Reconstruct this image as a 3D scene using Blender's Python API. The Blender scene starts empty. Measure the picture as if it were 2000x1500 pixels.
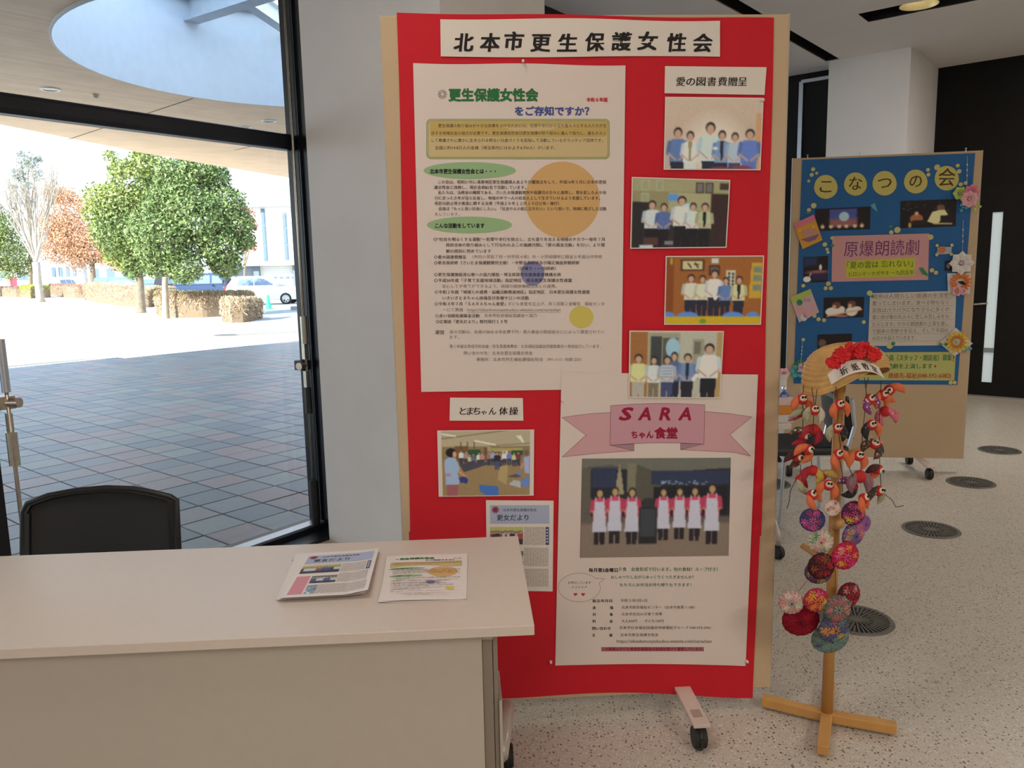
import bpy, bmesh, math, random
import numpy as np
from mathutils import Vector, Matrix, noise as mnoise
random.seed(7); RNG = np.random.RandomState(11)
SC = bpy.context.scene
COL = SC.collection
R = math.radians
# ---------------------------------------------------------------- camera, light, exposure
FPX, PITCH, ROLL, EYE = 1540.0, R(8.5), R(1.25), 1.55
EXPOSURE = 0.0
SKY_STRENGTH = 2.9
SUN_AZ, SUN_EL, SUN_STRENGTH = 220.0, 30.0, 14.0
FILL_POWER = 24.0; FILL_COL = (1.0, 0.88, 0.78)

_f = Vector((0, math.cos(PITCH), -math.sin(PITCH)))
_r0 = Vector((1, 0, 0)); _u0 = Vector((0, math.sin(PITCH), math.cos(PITCH)))
_r = _r0*math.cos(ROLL) - _u0*math.sin(ROLL)
_u = _u0*math.cos(ROLL) + _r0*math.sin(ROLL)
CAM = Vector((0, 0, EYE))
cam_data = bpy.data.cameras.new('camera'); cam = bpy.data.objects.new('camera', cam_data); COL.objects.link(cam)
cam_data.sensor_fit = 'HORIZONTAL'; cam_data.sensor_width = 36.0; cam_data.lens = FPX/2000*36.0
cam_data.clip_start = 0.05; cam_data.clip_end = 400
cam.matrix_world = Matrix(((_r.x, _u.x, -_f.x, CAM.x), (_r.y, _u.y, -_f.y, CAM.y), (_r.z, _u.z, -_f.z, CAM.z), (0, 0, 0, 1)))
SC.camera = cam
SC.view_settings.view_transform = 'Standard'; SC.view_settings.look = 'None'
SC.view_settings.gamma = 1.0; SC.view_settings.use_curve_mapping = False
SC.view_settings.exposure = EXPOSURE
try:
    SC.cycles.use_denoising = True
    SC.cycles.max_bounces = 10; SC.cycles.diffuse_bounces = 5; SC.cycles.transparent_max_bounces = 16
    SC.cycles.caustics_reflective = False; SC.cycles.caustics_refractive = False
    SC.cycles.sample_clamp_indirect = 6.0
except Exception:
    pass
W = bpy.data.worlds.new('sky'); SC.world = W; W.use_nodes = True
nt = W.node_tree; nt.nodes.clear()
_o = nt.nodes.new('ShaderNodeOutputWorld'); _b = nt.nodes.new('ShaderNodeBackground')
_tc = nt.nodes.new('ShaderNodeTexCoord'); _sx = nt.nodes.new('ShaderNodeSeparateXYZ'); _cr = nt.nodes.new('ShaderNodeValToRGB')
nt.links.new(_tc.outputs['Generated'], _sx.inputs[0]); nt.links.new(_sx.outputs['Z'], _cr.inputs[0])
_cr.color_ramp.elements[0].position = 0.0; _cr.color_ramp.elements[0].color = (0.89, 0.94, 1.0, 1)
_cr.color_ramp.elements[1].position = 0.6; _cr.color_ramp.elements[1].color = (0.56, 0.73, 1.0, 1)
nt.links.new(_cr.outputs[0], _b.inputs['Color']); _b.inputs['Strength'].default_value = SKY_STRENGTH
nt.links.new(_b.outputs[0], _o.inputs[0])
sd = bpy.data.lights.new('sun', 'SUN'); sd.energy = SUN_STRENGTH; sd.angle = R(0.6); sd.color = (1.0, 0.93, 0.82)
sun = bpy.data.objects.new('sun', sd); COL.objects.link(sun)
_sd = Vector((math.sin(R(SUN_AZ))*math.cos(R(SUN_EL)), math.cos(R(SUN_AZ))*math.cos(R(SUN_EL)), math.sin(R(SUN_EL))))
sun.rotation_euler = _sd.to_track_quat('Z', 'Y').to_euler(); sun.location = (-20, -20, 30)

# ---------------------------------------------------------------- frames and measuring helpers
def ray(x, y): return (_f*FPX + _r*(x-1000) - _u*(y-750)).normalized()
def onz(x, y, z=0.0):
    d = ray(x, y); return CAM + d*((z-EYE)/d.z)
def onplane(x, y, p, n):
    d = ray(x, y); return CAM + d*((Vector(p)-CAM).dot(n)/d.dot(n))
def ony(x, y, Y): return onplane(x, y, (0, Y, 0), Vector((0, 1, 0)))
def azv(a): return Vector((math.sin(R(a)), math.cos(R(a)), 0))
O = Vector((-1.247, 4.611, 0)); AW = azv(36.5); BW = Vector((-AW.y, AW.x, 0))   # window wall frame
AB = azv(39.7); BB = Vector((-AB.y, AB.x, 0))                                   # building frame
def Wp(a, b, z=0): return O + AW*a + BW*b + Vector((0, 0, z))
def Bp(a, b, z=0): return O + AB*a + BB*b + Vector((0, 0, z))
PE0 = Vector((-8.8, 13.8, 0)); PEN = Vector((-math.cos(R(42.6)), math.sin(R(42.6)), 0))
def gz(x, y):
    t = (Vector((x, y, 0))-PE0).dot(PEN)
    return -0.02 if t < 0 else -0.02-0.007*min(t, 80)
def G(px, py):
    p = onz(px, py, 0)
    for _ in range(12): p = onz(px, py, gz(p.x, p.y))
    return p

# ---------------------------------------------------------------- materials
def lin(c): 
    c = c/255.0
    return c/12.92 if c <= 0.04045 else ((c+0.055)/1.055)**2.4
def C3(r, g, b): return (lin(r), lin(g), lin(b))
MATS = {}
def mat(name, col, rough=0.6, metal=0.0, var=0.0, scale=8.0, bump=0.0, bscale=None, spec=0.5, stretch=None, emit=None, island=0.0, trans=0.0, coord='Object', alpha=1.0):
    if name in MATS: return MATS[name]
    m = bpy.data.materials.new(name); m.use_nodes = True; t = m.node_tree; n = t.nodes; l = t.links
    b = n['Principled BSDF']; b.inputs['Roughness'].default_value = rough; b.inputs['Metallic'].default_value = metal
    b.inputs['Specular IOR Level'].default_value = spec
    b.inputs['Base Color'].default_value = (*col, 1)
    if alpha < 1: b.inputs['Alpha'].default_value = alpha
    if trans: b.inputs['Transmission Weight'].default_value = trans
    if emit: b.inputs['Emission Color'].default_value = (*col, 1); b.inputs['Emission Strength'].default_value = emit
    tc = n.new('ShaderNodeTexCoord'); mp = n.new('ShaderNodeMapping'); l.new(tc.outputs[coord], mp.inputs[0])
    if stretch: mp.inputs['Scale'].default_value = stretch
    if var or island:
        nz = n.new('ShaderNodeTexNoise'); nz.inputs['Scale'].default_value = scale; nz.inputs['Detail'].default_value = 6
        l.new(mp.outputs[0], nz.inputs['Vector'])
        mr = n.new('ShaderNodeMapRange'); mr.inputs[1].default_value = 0.3; mr.inputs[2].default_value = 0.7
        mr.inputs[3].default_value = 1-var; mr.inputs[4].default_value = 1+var
        l.new(nz.outputs['Fac'], mr.inputs[0]); v = mr.outputs[0]
        hs = n.new('ShaderNodeHueSaturation'); hs.inputs['Color'].default_value = (*col, 1)
        if island:
            ge = n.new('ShaderNodeNewGeometry'); m2 = n.new('ShaderNodeMapRange')
            m2.inputs[3].default_value = 1-island; m2.inputs[4].default_value = 1+island
            l.new(ge.outputs['Random Per Island'], m2.inputs[0])
            mu = n.new('ShaderNodeMath'); mu.operation = 'MULTIPLY'; l.new(v, mu.inputs[0]); l.new(m2.outputs[0], mu.inputs[1]); v = mu.outputs[0]
            m3 = n.new('ShaderNodeMapRange'); m3.inputs[3].default_value = 0.5-0.05*island; m3.inputs[4].default_value = 0.5+0.06*island
            l.new(ge.outputs['Random Per Island'], m3.inputs[0]); l.new(m3.outputs[0], hs.inputs['Hue'])
        l.new(v, hs.inputs['Value']); l.new(hs.outputs[0], b.inputs['Base Color'])
    if bump:
        nb = n.new('ShaderNodeTexNoise'); nb.inputs['Scale'].default_value = bscale or scale*4; nb.inputs['Detail'].default_value = 4
        l.new(mp.outputs[0], nb.inputs['Vector'])
        bp = n.new('ShaderNodeBump'); bp.inputs['Strength'].default_value = bump; bp.inputs['Distance'].default_value = 0.01
        l.new(nb.outputs['Fac'], bp.inputs['Height']); l.new(bp.outputs[0], b.inputs['Normal'])
    MATS[name] = m; return m
def pmat(name, rough=0.55, spec=0.4):
    if name in MATS: return MATS[name]
    m = bpy.data.materials.new(name); m.use_nodes = True; t = m.node_tree
    a = t.nodes.new('ShaderNodeVertexColor'); a.layer_name = 'Col'
    b = t.nodes['Principled BSDF']; b.inputs['Roughness'].default_value = rough; b.inputs['Specular IOR Level'].default_value = spec
    t.links.new(a.outputs['Color'], b.inputs['Base Color']); MATS[name] = m; return m
def glassmat(name, tint=(0.93, 0.97, 0.97)):
    m = bpy.data.materials.new(name); m.use_nodes = True; t = m.node_tree; n = t.nodes; n.clear()
    o = n.new('ShaderNodeOutputMaterial'); mx = n.new('ShaderNodeMixShader'); tr = n.new('ShaderNodeBsdfTransparent'); gl = n.new('ShaderNodeBsdfGlossy')
    fr = n.new('ShaderNodeFresnel'); fr.inputs['IOR'].default_value = 1.45; gl.inputs['Roughness'].default_value = 0.02
    tr.inputs['Color'].default_value = (*tint, 1)
    ge = n.new('ShaderNodeNewGeometry'); iv = n.new('ShaderNodeMath'); iv.operation = 'SUBTRACT'; iv.inputs[0].default_value = 1.0; t.links.new(ge.outputs['Backfacing'], iv.inputs[1])
    mu = n.new('ShaderNodeMath'); mu.operation = 'MULTIPLY'; t.links.new(fr.outputs[0], mu.inputs[0]); t.links.new(iv.outputs[0], mu.inputs[1]); t.links.new(mu.outputs[0], mx.inputs[0]); t.links.new(tr.outputs[0], mx.inputs[1]); t.links.new(gl.outputs[0], mx.inputs[2]); t.links.new(mx.outputs[0], o.inputs[0])
    MATS[name] = m; return m

# ---------------------------------------------------------------- mesh building
MW = {}          # world matrices of everything built
class MB:
    def __init__(s): s.v = []; s.f = []
    def add(s, vs, fs):
        k = len(s.v); s.v += [tuple(p) for p in vs]; s.f += [tuple(i+k for i in q) for q in fs]; return s
    def box(s, c, sz, X=None, Y=None, Z=None):
        c = Vector(c); X = X or Vector((1, 0, 0)); Y = Y or Vector((0, 1, 0)); Z = Z or Vector((0, 0, 1))
        vs = [c + X*(sz[0]/2*i) + Y*(sz[1]/2*j) + Z*(sz[2]/2*k) for k in (-1, 1) for j in (-1, 1) for i in (-1, 1)]
        return s.add(vs, [(0, 2, 3, 1), (4, 5, 7, 6), (0, 1, 5, 4), (2, 6, 7, 3), (0, 4, 6, 2), (1, 3, 7, 5)])
    def bar(s, p, q, w, h, up=None):
        p = Vector(p); q = Vector(q); X = (q-p).normalized(); up = Vector(up) if up else Vector((0, 0, 1))
        if abs(X.dot(up)) > .99: up = Vector((0, 1, 0))
        Y = up.cross(X).normalized(); Z = X.cross(Y)
        return s.box((p+q)/2, ((q-p).length, w, h), X, Y, Z)
    def tube(s, pts, r, n=8, caps=True):
        pts = [Vector(p) for p in pts]; rs = r if isinstance(r, (list, tuple)) else [r]*len(pts)
        vs = []; ref = None
        for i, p in enumerate(pts):
            d = (pts[min(i+1, len(pts)-1)]-pts[max(i-1, 0)]).normalized()
            if ref is None: ref = Vector((0, 0, 1)) if abs(d.z) < .9 else Vector((1, 0, 0))
            x = (ref-d*ref.dot(d)).normalized(); y = d.cross(x); ref = x
            vs += [p+(x*math.cos(2*math.pi*k/n)+y*math.sin(2*math.pi*k/n))*rs[i] for k in range(n)]
        fs = [(i*n+k, i*n+(k+1) % n, (i+1)*n+(k+1) % n, (i+1)*n+k) for i in range(len(pts)-1) for k in range(n)]
        if caps: fs += [tuple(range(n))[::-1], tuple((len(pts)-1)*n+k for k in range(n))]
        return s.add(vs, fs)
    def ball(s, c, r, nu=12, nv=8, X=None, Y=None, Z=None):
        c = Vector(c); r = r if isinstance(r, (tuple, list)) else (r, r, r)
        X = X or Vector((1, 0, 0)); Y = Y or Vector((0, 1, 0)); Z = Z or Vector((0, 0, 1))
        vs = []
        for j in range(nv+1):
            t = math.pi*j/nv
            for i in range(nu):
                a = 2*math.pi*i/nu
                vs.append(c+X*(r[0]*math.sin(t)*math.cos(a))+Y*(r[1]*math.sin(t)*math.sin(a))+Z*(r[2]*math.cos(t)))
        return s.add(vs, [(j*nu+i, (j+1)*nu+i, (j+1)*nu+(i+1) % nu, j*nu+(i+1) % nu) for j in range(nv) for i in range(nu)])
    def grid(s, fn, nu, nv):
        vs = [fn(i/nu, j/nv) for j in range(nv+1) for i in range(nu+1)]
        return s.add(vs, [(j*(nu+1)+i, j*(nu+1)+i+1, (j+1)*(nu+1)+i+1, (j+1)*(nu+1)+i) for j in range(nv) for i in range(nu)])
    def prism(s, poly, D):     # poly: world points of a planar outline, D: extrusion vector
        n = len(poly); P = [Vector(p) for p in poly]; D = Vector(D)
        return s.add(P+[p+D for p in P], [tuple(range(n))[::-1], tuple(range(n, 2*n))]+[(i, (i+1) % n, n+(i+1) % n, n+i) for i in range(n)])
    def lathe(s, c, prof, n=24, axis=None):    # prof: (radius, height)
        c = Vector(c); Z = (axis or Vector((0, 0, 1))).normalized(); X = Z.orthogonal().normalized(); Y = Z.cross(X); m = len(prof)
        vs = [c+(X*math.cos(2*math.pi*k/n)+Y*math.sin(2*math.pi*k/n))*r+Z*h for r, h in prof for k in range(n)]
        return s.add(vs, [(i*n+k, i*n+(k+1) % n, (i+1)*n+(k+1) % n, (i+1)*n+k) for i in range(m-1) for k in range(n)])
    def build(s, name, m, parent=None, world=True, smooth=False, bevel=0, cols=None, solid=0, at=None):
        vs = s.v
        if parent is not None:
            M = MW[parent.name]
            if world:
                I = M.inverted(); vs = [I @ Vector(p) for p in vs]
        else:
            if at is None:
                a = np.array(vs); at = Vector(((a[:, 0].min()+a[:, 0].max())/2, (a[:, 1].min()+a[:, 1].max())/2, a[:, 2].min()))
            at = Vector(at); vs = [Vector(p)-at for p in vs]; M = Matrix.Translation(at)
        me = bpy.data.meshes.new(name); me.from_pydata([tuple(p) for p in vs], [], s.f); me.validate()
        if m is not None:
            for q in (m if isinstance(m, (list, tuple)) else [m]): me.materials.append(q)
        if cols is not None:
            ca = me.color_attributes.new('Col', 'FLOAT_COLOR', 'POINT')
            a = np.ones((len(s.v), 4), dtype=np.float32); a[:, :3] = cols; ca.data.foreach_set('color', a.ravel())
        if smooth: me.polygons.foreach_set('use_smooth', [True]*len(me.polygons))
        o = bpy.data.objects.new(name, me); COL.objects.link(o)
        if parent is not None: o.parent = parent
        else: o.location = at
        MW[o.name] = M
        if bevel:
            b = o.modifiers.new('bevel', 'BEVEL'); b.width = bevel; b.segments = 2; b.limit_method = 'ANGLE'
        if solid:
            b = o.modifiers.new('solid', 'SOLIDIFY'); b.thickness = solid; b.offset = 0
        return o
def thing(name, label, cat, loc=(0, 0, 0), rz=0.0, group=None, kind=None):
    o = bpy.data.objects.new(name, None); COL.objects.link(o); o.empty_display_size = 0.1
    o.location = loc; o.rotation_euler = (0, 0, rz)
    MW[o.name] = Matrix.Translation(Vector(loc)) @ Matrix.Rotation(rz, 4, 'Z')
    if label: o['label'] = label
    if cat: o['category'] = cat
    if group: o['group'] = group
    if kind: o['kind'] = kind
    return o
def tag(o, label, cat, group=None, kind=None):
    if label: o['label'] = label
    if cat: o['category'] = cat
    if group: o['group'] = group
    if kind: o['kind'] = kind
    return o
def struct(o): o['kind'] = 'structure'; return o
def dup(root, loc, rz=0, label=None, scale=None):
    def cp(o, par):
        c = o.copy(); COL.objects.link(c)
        if par: c.parent = par
        for ch in [x for x in KIDS.get(o.name, [])]: cp(ch, c)
        return c
    r = cp(root, None); r.location = loc; r.rotation_euler = (0, 0, rz)
    if label: r['label'] = label
    if scale: r.scale = scale
    MW[r.name] = Matrix.Translation(Vector(loc)) @ Matrix.Rotation(rz, 4, 'Z')
    return r
KIDS = {}
def kids(o):
    for x in COL.objects:
        if x.parent is not None: KIDS.setdefault(x.parent.name, [])
        if x.parent is not None and x not in KIDS[x.parent.name]: KIDS[x.parent.name].append(x)
    return o

# ---------------------------------------------------------------- lettering
_fc = {}
def glyphs(txt, bold=0.0, res=2):
    k = (txt, bold, res)
    if k in _fc: return _fc[k]
    cu = bpy.data.curves.new('t', 'FONT'); cu.body = txt; cu.size = 1; cu.resolution_u = res; cu.offset = bold; cu.fill_mode = 'FRONT'
    o = bpy.data.objects.new('t', cu); COL.objects.link(o)
    bpy.context.view_layer.update()
    me = bpy.data.meshes.new_from_object(o.evaluated_get(bpy.context.evaluated_depsgraph_get()))
    n = len(me.vertices); a = np.zeros(n*3); me.vertices.foreach_get('co', a); a = a.reshape(-1, 3)[:, :2] if n else np.zeros((0, 2))
    fs = [tuple(p.vertices) for p in me.polygons]
    bpy.data.objects.remove(o); bpy.data.curves.remove(cu); bpy.data.meshes.remove(me)
    _fc[k] = (a, fs); return _fc[k]
class Sheet:
    """A flat printed thing: coordinates (x,y) of its domain go to 3-D through fn(x,y,off)."""
    def __init__(s, fn, parent): s.fn = fn; s.parent = parent; s.layers = {}; s.n = 0
    def L(s, m, off=0.0004, name='lettering', own=False):
        s.n += 1; k = (m.name, off, name, s.n if own else 0)
        if k not in s.layers: s.layers[k] = (MB(), m, name)
        return s.layers[k][0]
    def text(s, txt, x0, yc, x1, em, m, bold=0.0, shear=0.0, off=0.0008, slope=0.0, jitter=0.0):
        a, fs = glyphs(txt)
        if len(a) == 0: return
        lo = a[:, 0].min(); hi = a[:, 0].max(); k = (x1-x0)/(hi-lo)
        mb = s.L(m, off, 'character' if len(txt) == 1 and em >= 15 else 'lettering', len(txt) == 1 and em >= 15)
        sh = [(0, 0)] if bold < .01 else [(-1, 0), (1, 0)] if bold < .02 else [(-1, -.6), (1, -.6), (-1, .6), (1, .6)] if bold < .035 else [(-1, 0), (1, 0), (0, -1), (0, 1), (-.8, -.8), (.8, .8), (-.8, .8), (.8, -.8)]
        for i, (sx, sy) in enumerate(sh):
            mb.add([s.fn(x0+(x-lo+sx*bold+shear*(y-.35))*k, yc-(y-0.33+sy*bold)*em + slope*(x-lo)*k, off+i*.00002) for x, y in a], fs)
    def poly(s, pts, m, off=0.0004, name='print'):
        n = len(pts)
        if n < 10: s.L(m, off, name, True).add([s.fn(x, y, off) for x, y in pts], [tuple(range(n))]); return
        cx = sum(p[0] for p in pts)/n; cy = sum(p[1] for p in pts)/n; q = 5; vs = [s.fn(cx, cy, off)]
        for r in range(1, q+1): vs += [s.fn(cx+(x-cx)*r/q, cy+(y-cy)*r/q, off) for x, y in pts]
        fs = [(0, 1+i, 1+(i+1) % n) for i in range(n)]+[(1+r*n+i, 1+(r+1)*n+i, 1+(r+1)*n+(i+1) % n, 1+r*n+(i+1) % n) for r in range(q-1) for i in range(n)]
        s.L(m, off, name, True).add(vs, fs)
    def rect(s, x0, y0, x1, y1, m, off=0.0004, name='print', n=8): s.L(m, off, name, True).grid(lambda u, v: s.fn(x0+(x1-x0)*u, y0+(y1-y0)*v, off), n, n)
    def ell(s, cx, cy, rx, ry, m, off=0.0004, n=48, name='print'):
        s.poly([(cx+rx*math.cos(2*math.pi*k/n), cy+ry*math.sin(2*math.pi*k/n)) for k in range(n)], m, off, name)
    def line(s, pts, w, m, off=0.0006, closed=False, name='print_line'):
        P = pts+[pts[0]] if closed else pts
        mb = s.L(m, off, name)
        for (ax, ay), (bx, by) in zip(P, P[1:]):
            d = math.hypot(bx-ax, by-ay) or 1; nx, ny = -(by-ay)/d*w/2, (bx-ax)/d*w/2; ex, ey = (bx-ax)/d*w*.3, (by-ay)/d*w*.3
            mb.add([s.fn(ax+nx-ex, ay+ny-ey, off), s.fn(bx+nx+ex, by+ny+ey, off), s.fn(bx-nx+ex, by-ny+ey, off), s.fn(ax-nx-ex, ay-ny-ey, off)], [(0, 1, 2, 3)])
    def pic(s, p, quad, off=0.0006, name='picture'):
        """paint array p (Pic) on the quad (tl,tr,br,bl) of domain coordinates"""
        h, w = p.a.shape[:2]; tl, tr, br, bl = quad
        def f(u, v):
            x = (tl[0]*(1-u)+tr[0]*u)*(1-v)+(bl[0]*(1-u)+br[0]*u)*v; y = (tl[1]*(1-u)+tr[1]*u)*(1-v)+(bl[1]*(1-u)+br[1]*u)*v
            return s.fn(x, y, off)
        mb = MB().grid(f, w-1, h-1)
        return mb.build(name, pmat('printed_picture'), s.parent, cols=p.lin().reshape(-1, 3))
    def done(s):
        for (mb, m, name) in s.layers.values():
            o = mb.build(name, m, s.parent)
            if name in ('lettering', 'text_column', 'print_line'): o['kind'] = 'stuff'
class Pic:
    """a small painted picture in float sRGB, painted in the coordinates of the photograph"""
    def __init__(s, x0, y0, x1, y1, w, h, bg, ref=(200, 175, 158)):
        s.X, s.Y = np.meshgrid(np.linspace(x0, x1, w), np.linspace(y0, y1, h)); s.a = np.zeros((h, w, 3)); s.a[:] = bg; s.ref = ref; s.px = (x1-x0)/w
    def put(s, m, c):
        m = np.clip(m, 0, 1)[..., None]; s.a = s.a*(1-m)+np.array(c, float)*m
    def ell(s, cx, cy, rx, ry, c, soft=None):
        d = np.sqrt(((s.X-cx)/rx)**2+((s.Y-cy)/ry)**2); k = soft or s.px; s.put((1-d)*min(rx, ry)/k+.5, c)
    def rect(s, x0, y0, x1, y1, c, k=None):
        k = k or s.px; s.put(np.minimum(np.minimum(s.X-x0, x1-s.X), np.minimum(s.Y-y0, y1-s.Y))/k+.5, c)
    def poly(s, pts, c):
        ins = np.zeros(s.X.shape, bool); j = len(pts)-1
        for i in range(len(pts)):
            xi, yi = pts[i]; xj, yj = pts[j]
            if yi != yj: ins ^= ((yi > s.Y) != (yj > s.Y)) & (s.X < (xj-xi)*(s.Y-yi)/(yj-yi)+xi)
            j = i
        s.put(ins.astype(float), c)
    def line(s, x0, y0, x1, y1, w, c):
        L = math.hypot(x1-x0, y1-y0); t = np.clip(((s.X-x0)*(x1-x0)+(s.Y-y0)*(y1-y0))/L**2, 0, 1)
        d = np.hypot(s.X-x0-t*(x1-x0), s.Y-y0-t*(y1-y0)); s.put((w/2-d)/s.px+.5, c)
    def vgrad(s, y0, c0, y1, c1):
        t = np.clip((s.Y-y0)/(y1-y0), 0, 1)[..., None]; s.a = np.array(c0, float)*(1-t)+np.array(c1, float)*t
    def noise(s, k=5):
        k *= .5
        s.a += RNG.normal(0, k, s.a.shape[:2])[..., None]+RNG.normal(0, k*.4, s.a.shape)
    def blur(s):
        a = np.pad(s.a, ((1, 1), (1, 1), (0, 0)), 'edge'); s.a = (a[:-2, 1:-1]+a[2:, 1:-1]+a[1:-1, :-2]+a[1:-1, 2:]+2*a[1:-1, 1:-1])/6
    def lin(s):
        a = np.clip(s.a, 0, 255)/255; r = np.array([lin(c) for c in s.ref])
        a = np.where(a <= .04045, a/12.92, ((a+.055)/1.055)**2.4); return np.clip(a/r*.78, 0, .95)
    def person(s, cx, top, foot, shirt, pants, hair=(35, 28, 26), skin=(190, 140, 110), w=1.0, arms=True, inner=None, face=1):
        h = foot-top; hd = h*.075*(1 if h > 0 else 1)
        s.ell(cx, top+h*.075, hd*.85*w, hd*1.05, hair); s.ell(cx, top+h*.095, hd*.66*w, hd*.85, skin)
        s.rect(cx-hd*.25, top+h*.15, cx+hd*.25, top+h*.2, skin)
        sw = h*.13*w
        s.poly([(cx-sw*.55, top+h*.175), (cx+sw*.55, top+h*.175), (cx+sw, top+h*.22), (cx+sw*.9, top+h*.54), (cx-sw*.9, top+h*.54), (cx-sw, top+h*.22)], shirt)
        if inner: s.poly([(cx-sw*.25, top+h*.18), (cx+sw*.25, top+h*.18), (cx+sw*.12, top+h*.5), (cx-sw*.12, top+h*.5)], inner)
        s.poly([(cx-sw*.8, top+h*.53), (cx+sw*.8, top+h*.53), (cx+sw*.65, foot), (cx+sw*.1, foot), (cx, top+h*.65), (cx-sw*.1, foot), (cx-sw*.65, foot)], pants)
        if arms:
            sh = tuple(np.array(shirt)*.88)
            s.line(cx-sw*.95, top+h*.23, cx-sw*1.1, top+h*.4, sw*.42, sh); s.line(cx+sw*.95, top+h*.23, cx+sw*1.1, top+h*.4, sw*.42, sh)
            s.line(cx-sw*1.05, top+h*.4, cx-sw*.2, top+h*.5, sw*.19, skin); s.line(cx+sw*1.05, top+h*.4, cx+sw*.2, top+h*.5, sw*.19, skin)

# ================================================================ THE ROOM
m_white = mat('painted_wall', (0.78, 0.78, 0.79), .8, var=.03, scale=3, bump=.05, bscale=120)
m_ceil = mat('ceiling_paint', (0.72, 0.70, 0.68), .9, var=.02, scale=2)
m_dark = mat('black_wall_panel', (0.0065, 0.006, 0.006), .55, var=.2, scale=3, spec=.2)
m_frame = mat('black_window_frame', (0.014, 0.017, 0.024), .35, metal=.3, var=.15, scale=4)
m_alu = mat('pale_aluminium', (0.55, 0.60, 0.68), .3, metal=.8)
m_steel = mat('brushed_steel', (0.55, 0.52, 0.45), .35, metal=.9, var=.1, scale=30)
m_copper = mat('satin_knob_metal', (0.62, 0.50, 0.42), .3, metal=.9)
m_blk = mat('black_plastic', (0.015, 0.015, 0.016), .45, var=.1)
m_rub = mat('black_rubber', (0.02, 0.02, 0.02), .7)

def floor_material():
    m = bpy.data.materials.new('speckled_floor'); m.use_nodes = True; t = m.node_tree; n = t.nodes; l = t.links
    b = n['Principled BSDF']; b.inputs['Roughness'].default_value = .38; b.inputs['Specular IOR Level'].default_value = .45
    tc = n.new('ShaderNodeTexCoord'); cur = None
    base = n.new('ShaderNodeTexNoise'); base.inputs['Scale'].default_value = 1.3; l.new(tc.outputs['Object'], base.inputs['Vector'])
    r0 = n.new('ShaderNodeValToRGB'); l.new(base.outputs['Fac'], r0.inputs[0])
    r0.color_ramp.elements[0].color = (0.50, 0.465, 0.40, 1); r0.color_ramp.elements[1].color = (0.60, 0.56, 0.485, 1)
    cur = r0.outputs[0]
    for i, (sc, th, keep, ca, cb) in enumerate([(75, .30, .42, (0.10, 0.08, 0.07, 1), (0.30, 0.22, 0.18, 1)), (130, .30, .5, (0.22, 0.18, 0.15, 1), (0.36, 0.30, 0.26, 1)), (95, .34, .4, (0.72, 0.70, 0.66, 1), (0.62, 0.55, 0.45, 1))]):
        v = n.new('ShaderNodeTexVoronoi'); v.inputs['Scale'].default_value = sc; l.new(tc.outputs['Object'], v.inputs['Vector'])
        lt = n.new('ShaderNodeMath'); lt.operation = 'LESS_THAN'; lt.inputs[1].default_value = th; l.new(v.outputs['Distance'], lt.inputs[0])
        sp = n.new('ShaderNodeSeparateColor'); l.new(v.outputs['Color'], sp.inputs[0])
        k = n.new('ShaderNodeMath'); k.operation = 'LESS_THAN'; k.inputs[1].default_value = keep; l.new(sp.outputs[0], k.inputs[0])
        f = n.new('ShaderNodeMath'); f.operation = 'MULTIPLY'; l.new(lt.outputs[0], f.inputs[0]); l.new(k.outputs[0], f.inputs[1])
        cm = n.new('ShaderNodeMix'); cm.data_type = 'RGBA'; cm.inputs[6].default_value = ca; cm.inputs[7].default_value = cb; l.new(sp.outputs[1], cm.inputs[0])
        mx = n.new('ShaderNodeMix'); mx.data_type = 'RGBA'; l.new(f.outputs[0], mx.inputs[0]); l.new(cur, mx.inputs[6]); l.new(cm.outputs[2], mx.inputs[7]); cur = mx.outputs[2]
    l.new(cur, b.inputs['Base Color']); return m
m_floor = floor_material()
fl = MB().prism([Wp(-9, .06, -.1), Bp(-9.5, -9.5, -.1), Bp(7.6, -9.5, -.1), Bp(7.6, 1.0, -.1), Wp(7.6, .06, -.1)], (0, 0, .1))
struct(fl.build('floor', m_floor, at=(0, 0, -.1)))

def bW(a):   # b (building frame) of the window line at building a
    p0 = Wp(0, 0.04); d = AW; n = AB
    t = (a-(p0-O).dot(n))/d.dot(n); q = p0+d*t
    return (q-O).dot(BB)
CH = 3.6
SLOTS = [(4.60, 4.91, -4.3, -1.70), (1.7, 6.075, -1.10, -.96), (-2.6, -2.3, -3.4, -1.2), (-2.6, -2.3, -8.4, -6.2), (-6.2, -5.9, -6.6, -4.0), (4.6, 4.91, -8.4, -5.7)]  # the slots out of view are added to hold the fill lights
FILLS = [(4.60, 4.91, -4.28, -2.9, 1.3), (-2.6, -2.3, -3.4, -1.2, .55), (-2.6, -2.3, -8.4, -6.2, 1.9), (-6.2, -5.9, -6.6, -4.0, 1.3), (4.6, 4.91, -8.4, -5.7, 1.3)]  # area lights added out of view to brighten the room
aa = sorted({-9.5, 7.6, *[s[0] for s in SLOTS], *[s[1] for s in SLOTS]}); bb = sorted({-9.5, *[s[2] for s in SLOTS], *[s[3] for s in SLOTS]})
mb = MB()
for a0, a1 in zip(aa, aa[1:]):
    for k, b0 in enumerate(bb):
        last = k == len(bb)-1; b1 = None if last else bb[k+1]
        if not last and any(s[0] <= a0 and a1 <= s[1] and s[2] <= b0 and b1 <= s[3] for s in SLOTS): continue
        q = [Bp(a0, b0, CH), Bp(a1, b0, CH), Bp(a1, bW(a1) if last else b1, CH), Bp(a0, bW(a0) if last else b1, CH)]
        mb.prism(q, (0, 0, .01))
struct(mb.build('ceiling', m_ceil, at=(0, 0, CH)))
m_slot = mat('black_slot_lining', (0.008, 0.008, 0.008), .5)
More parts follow.
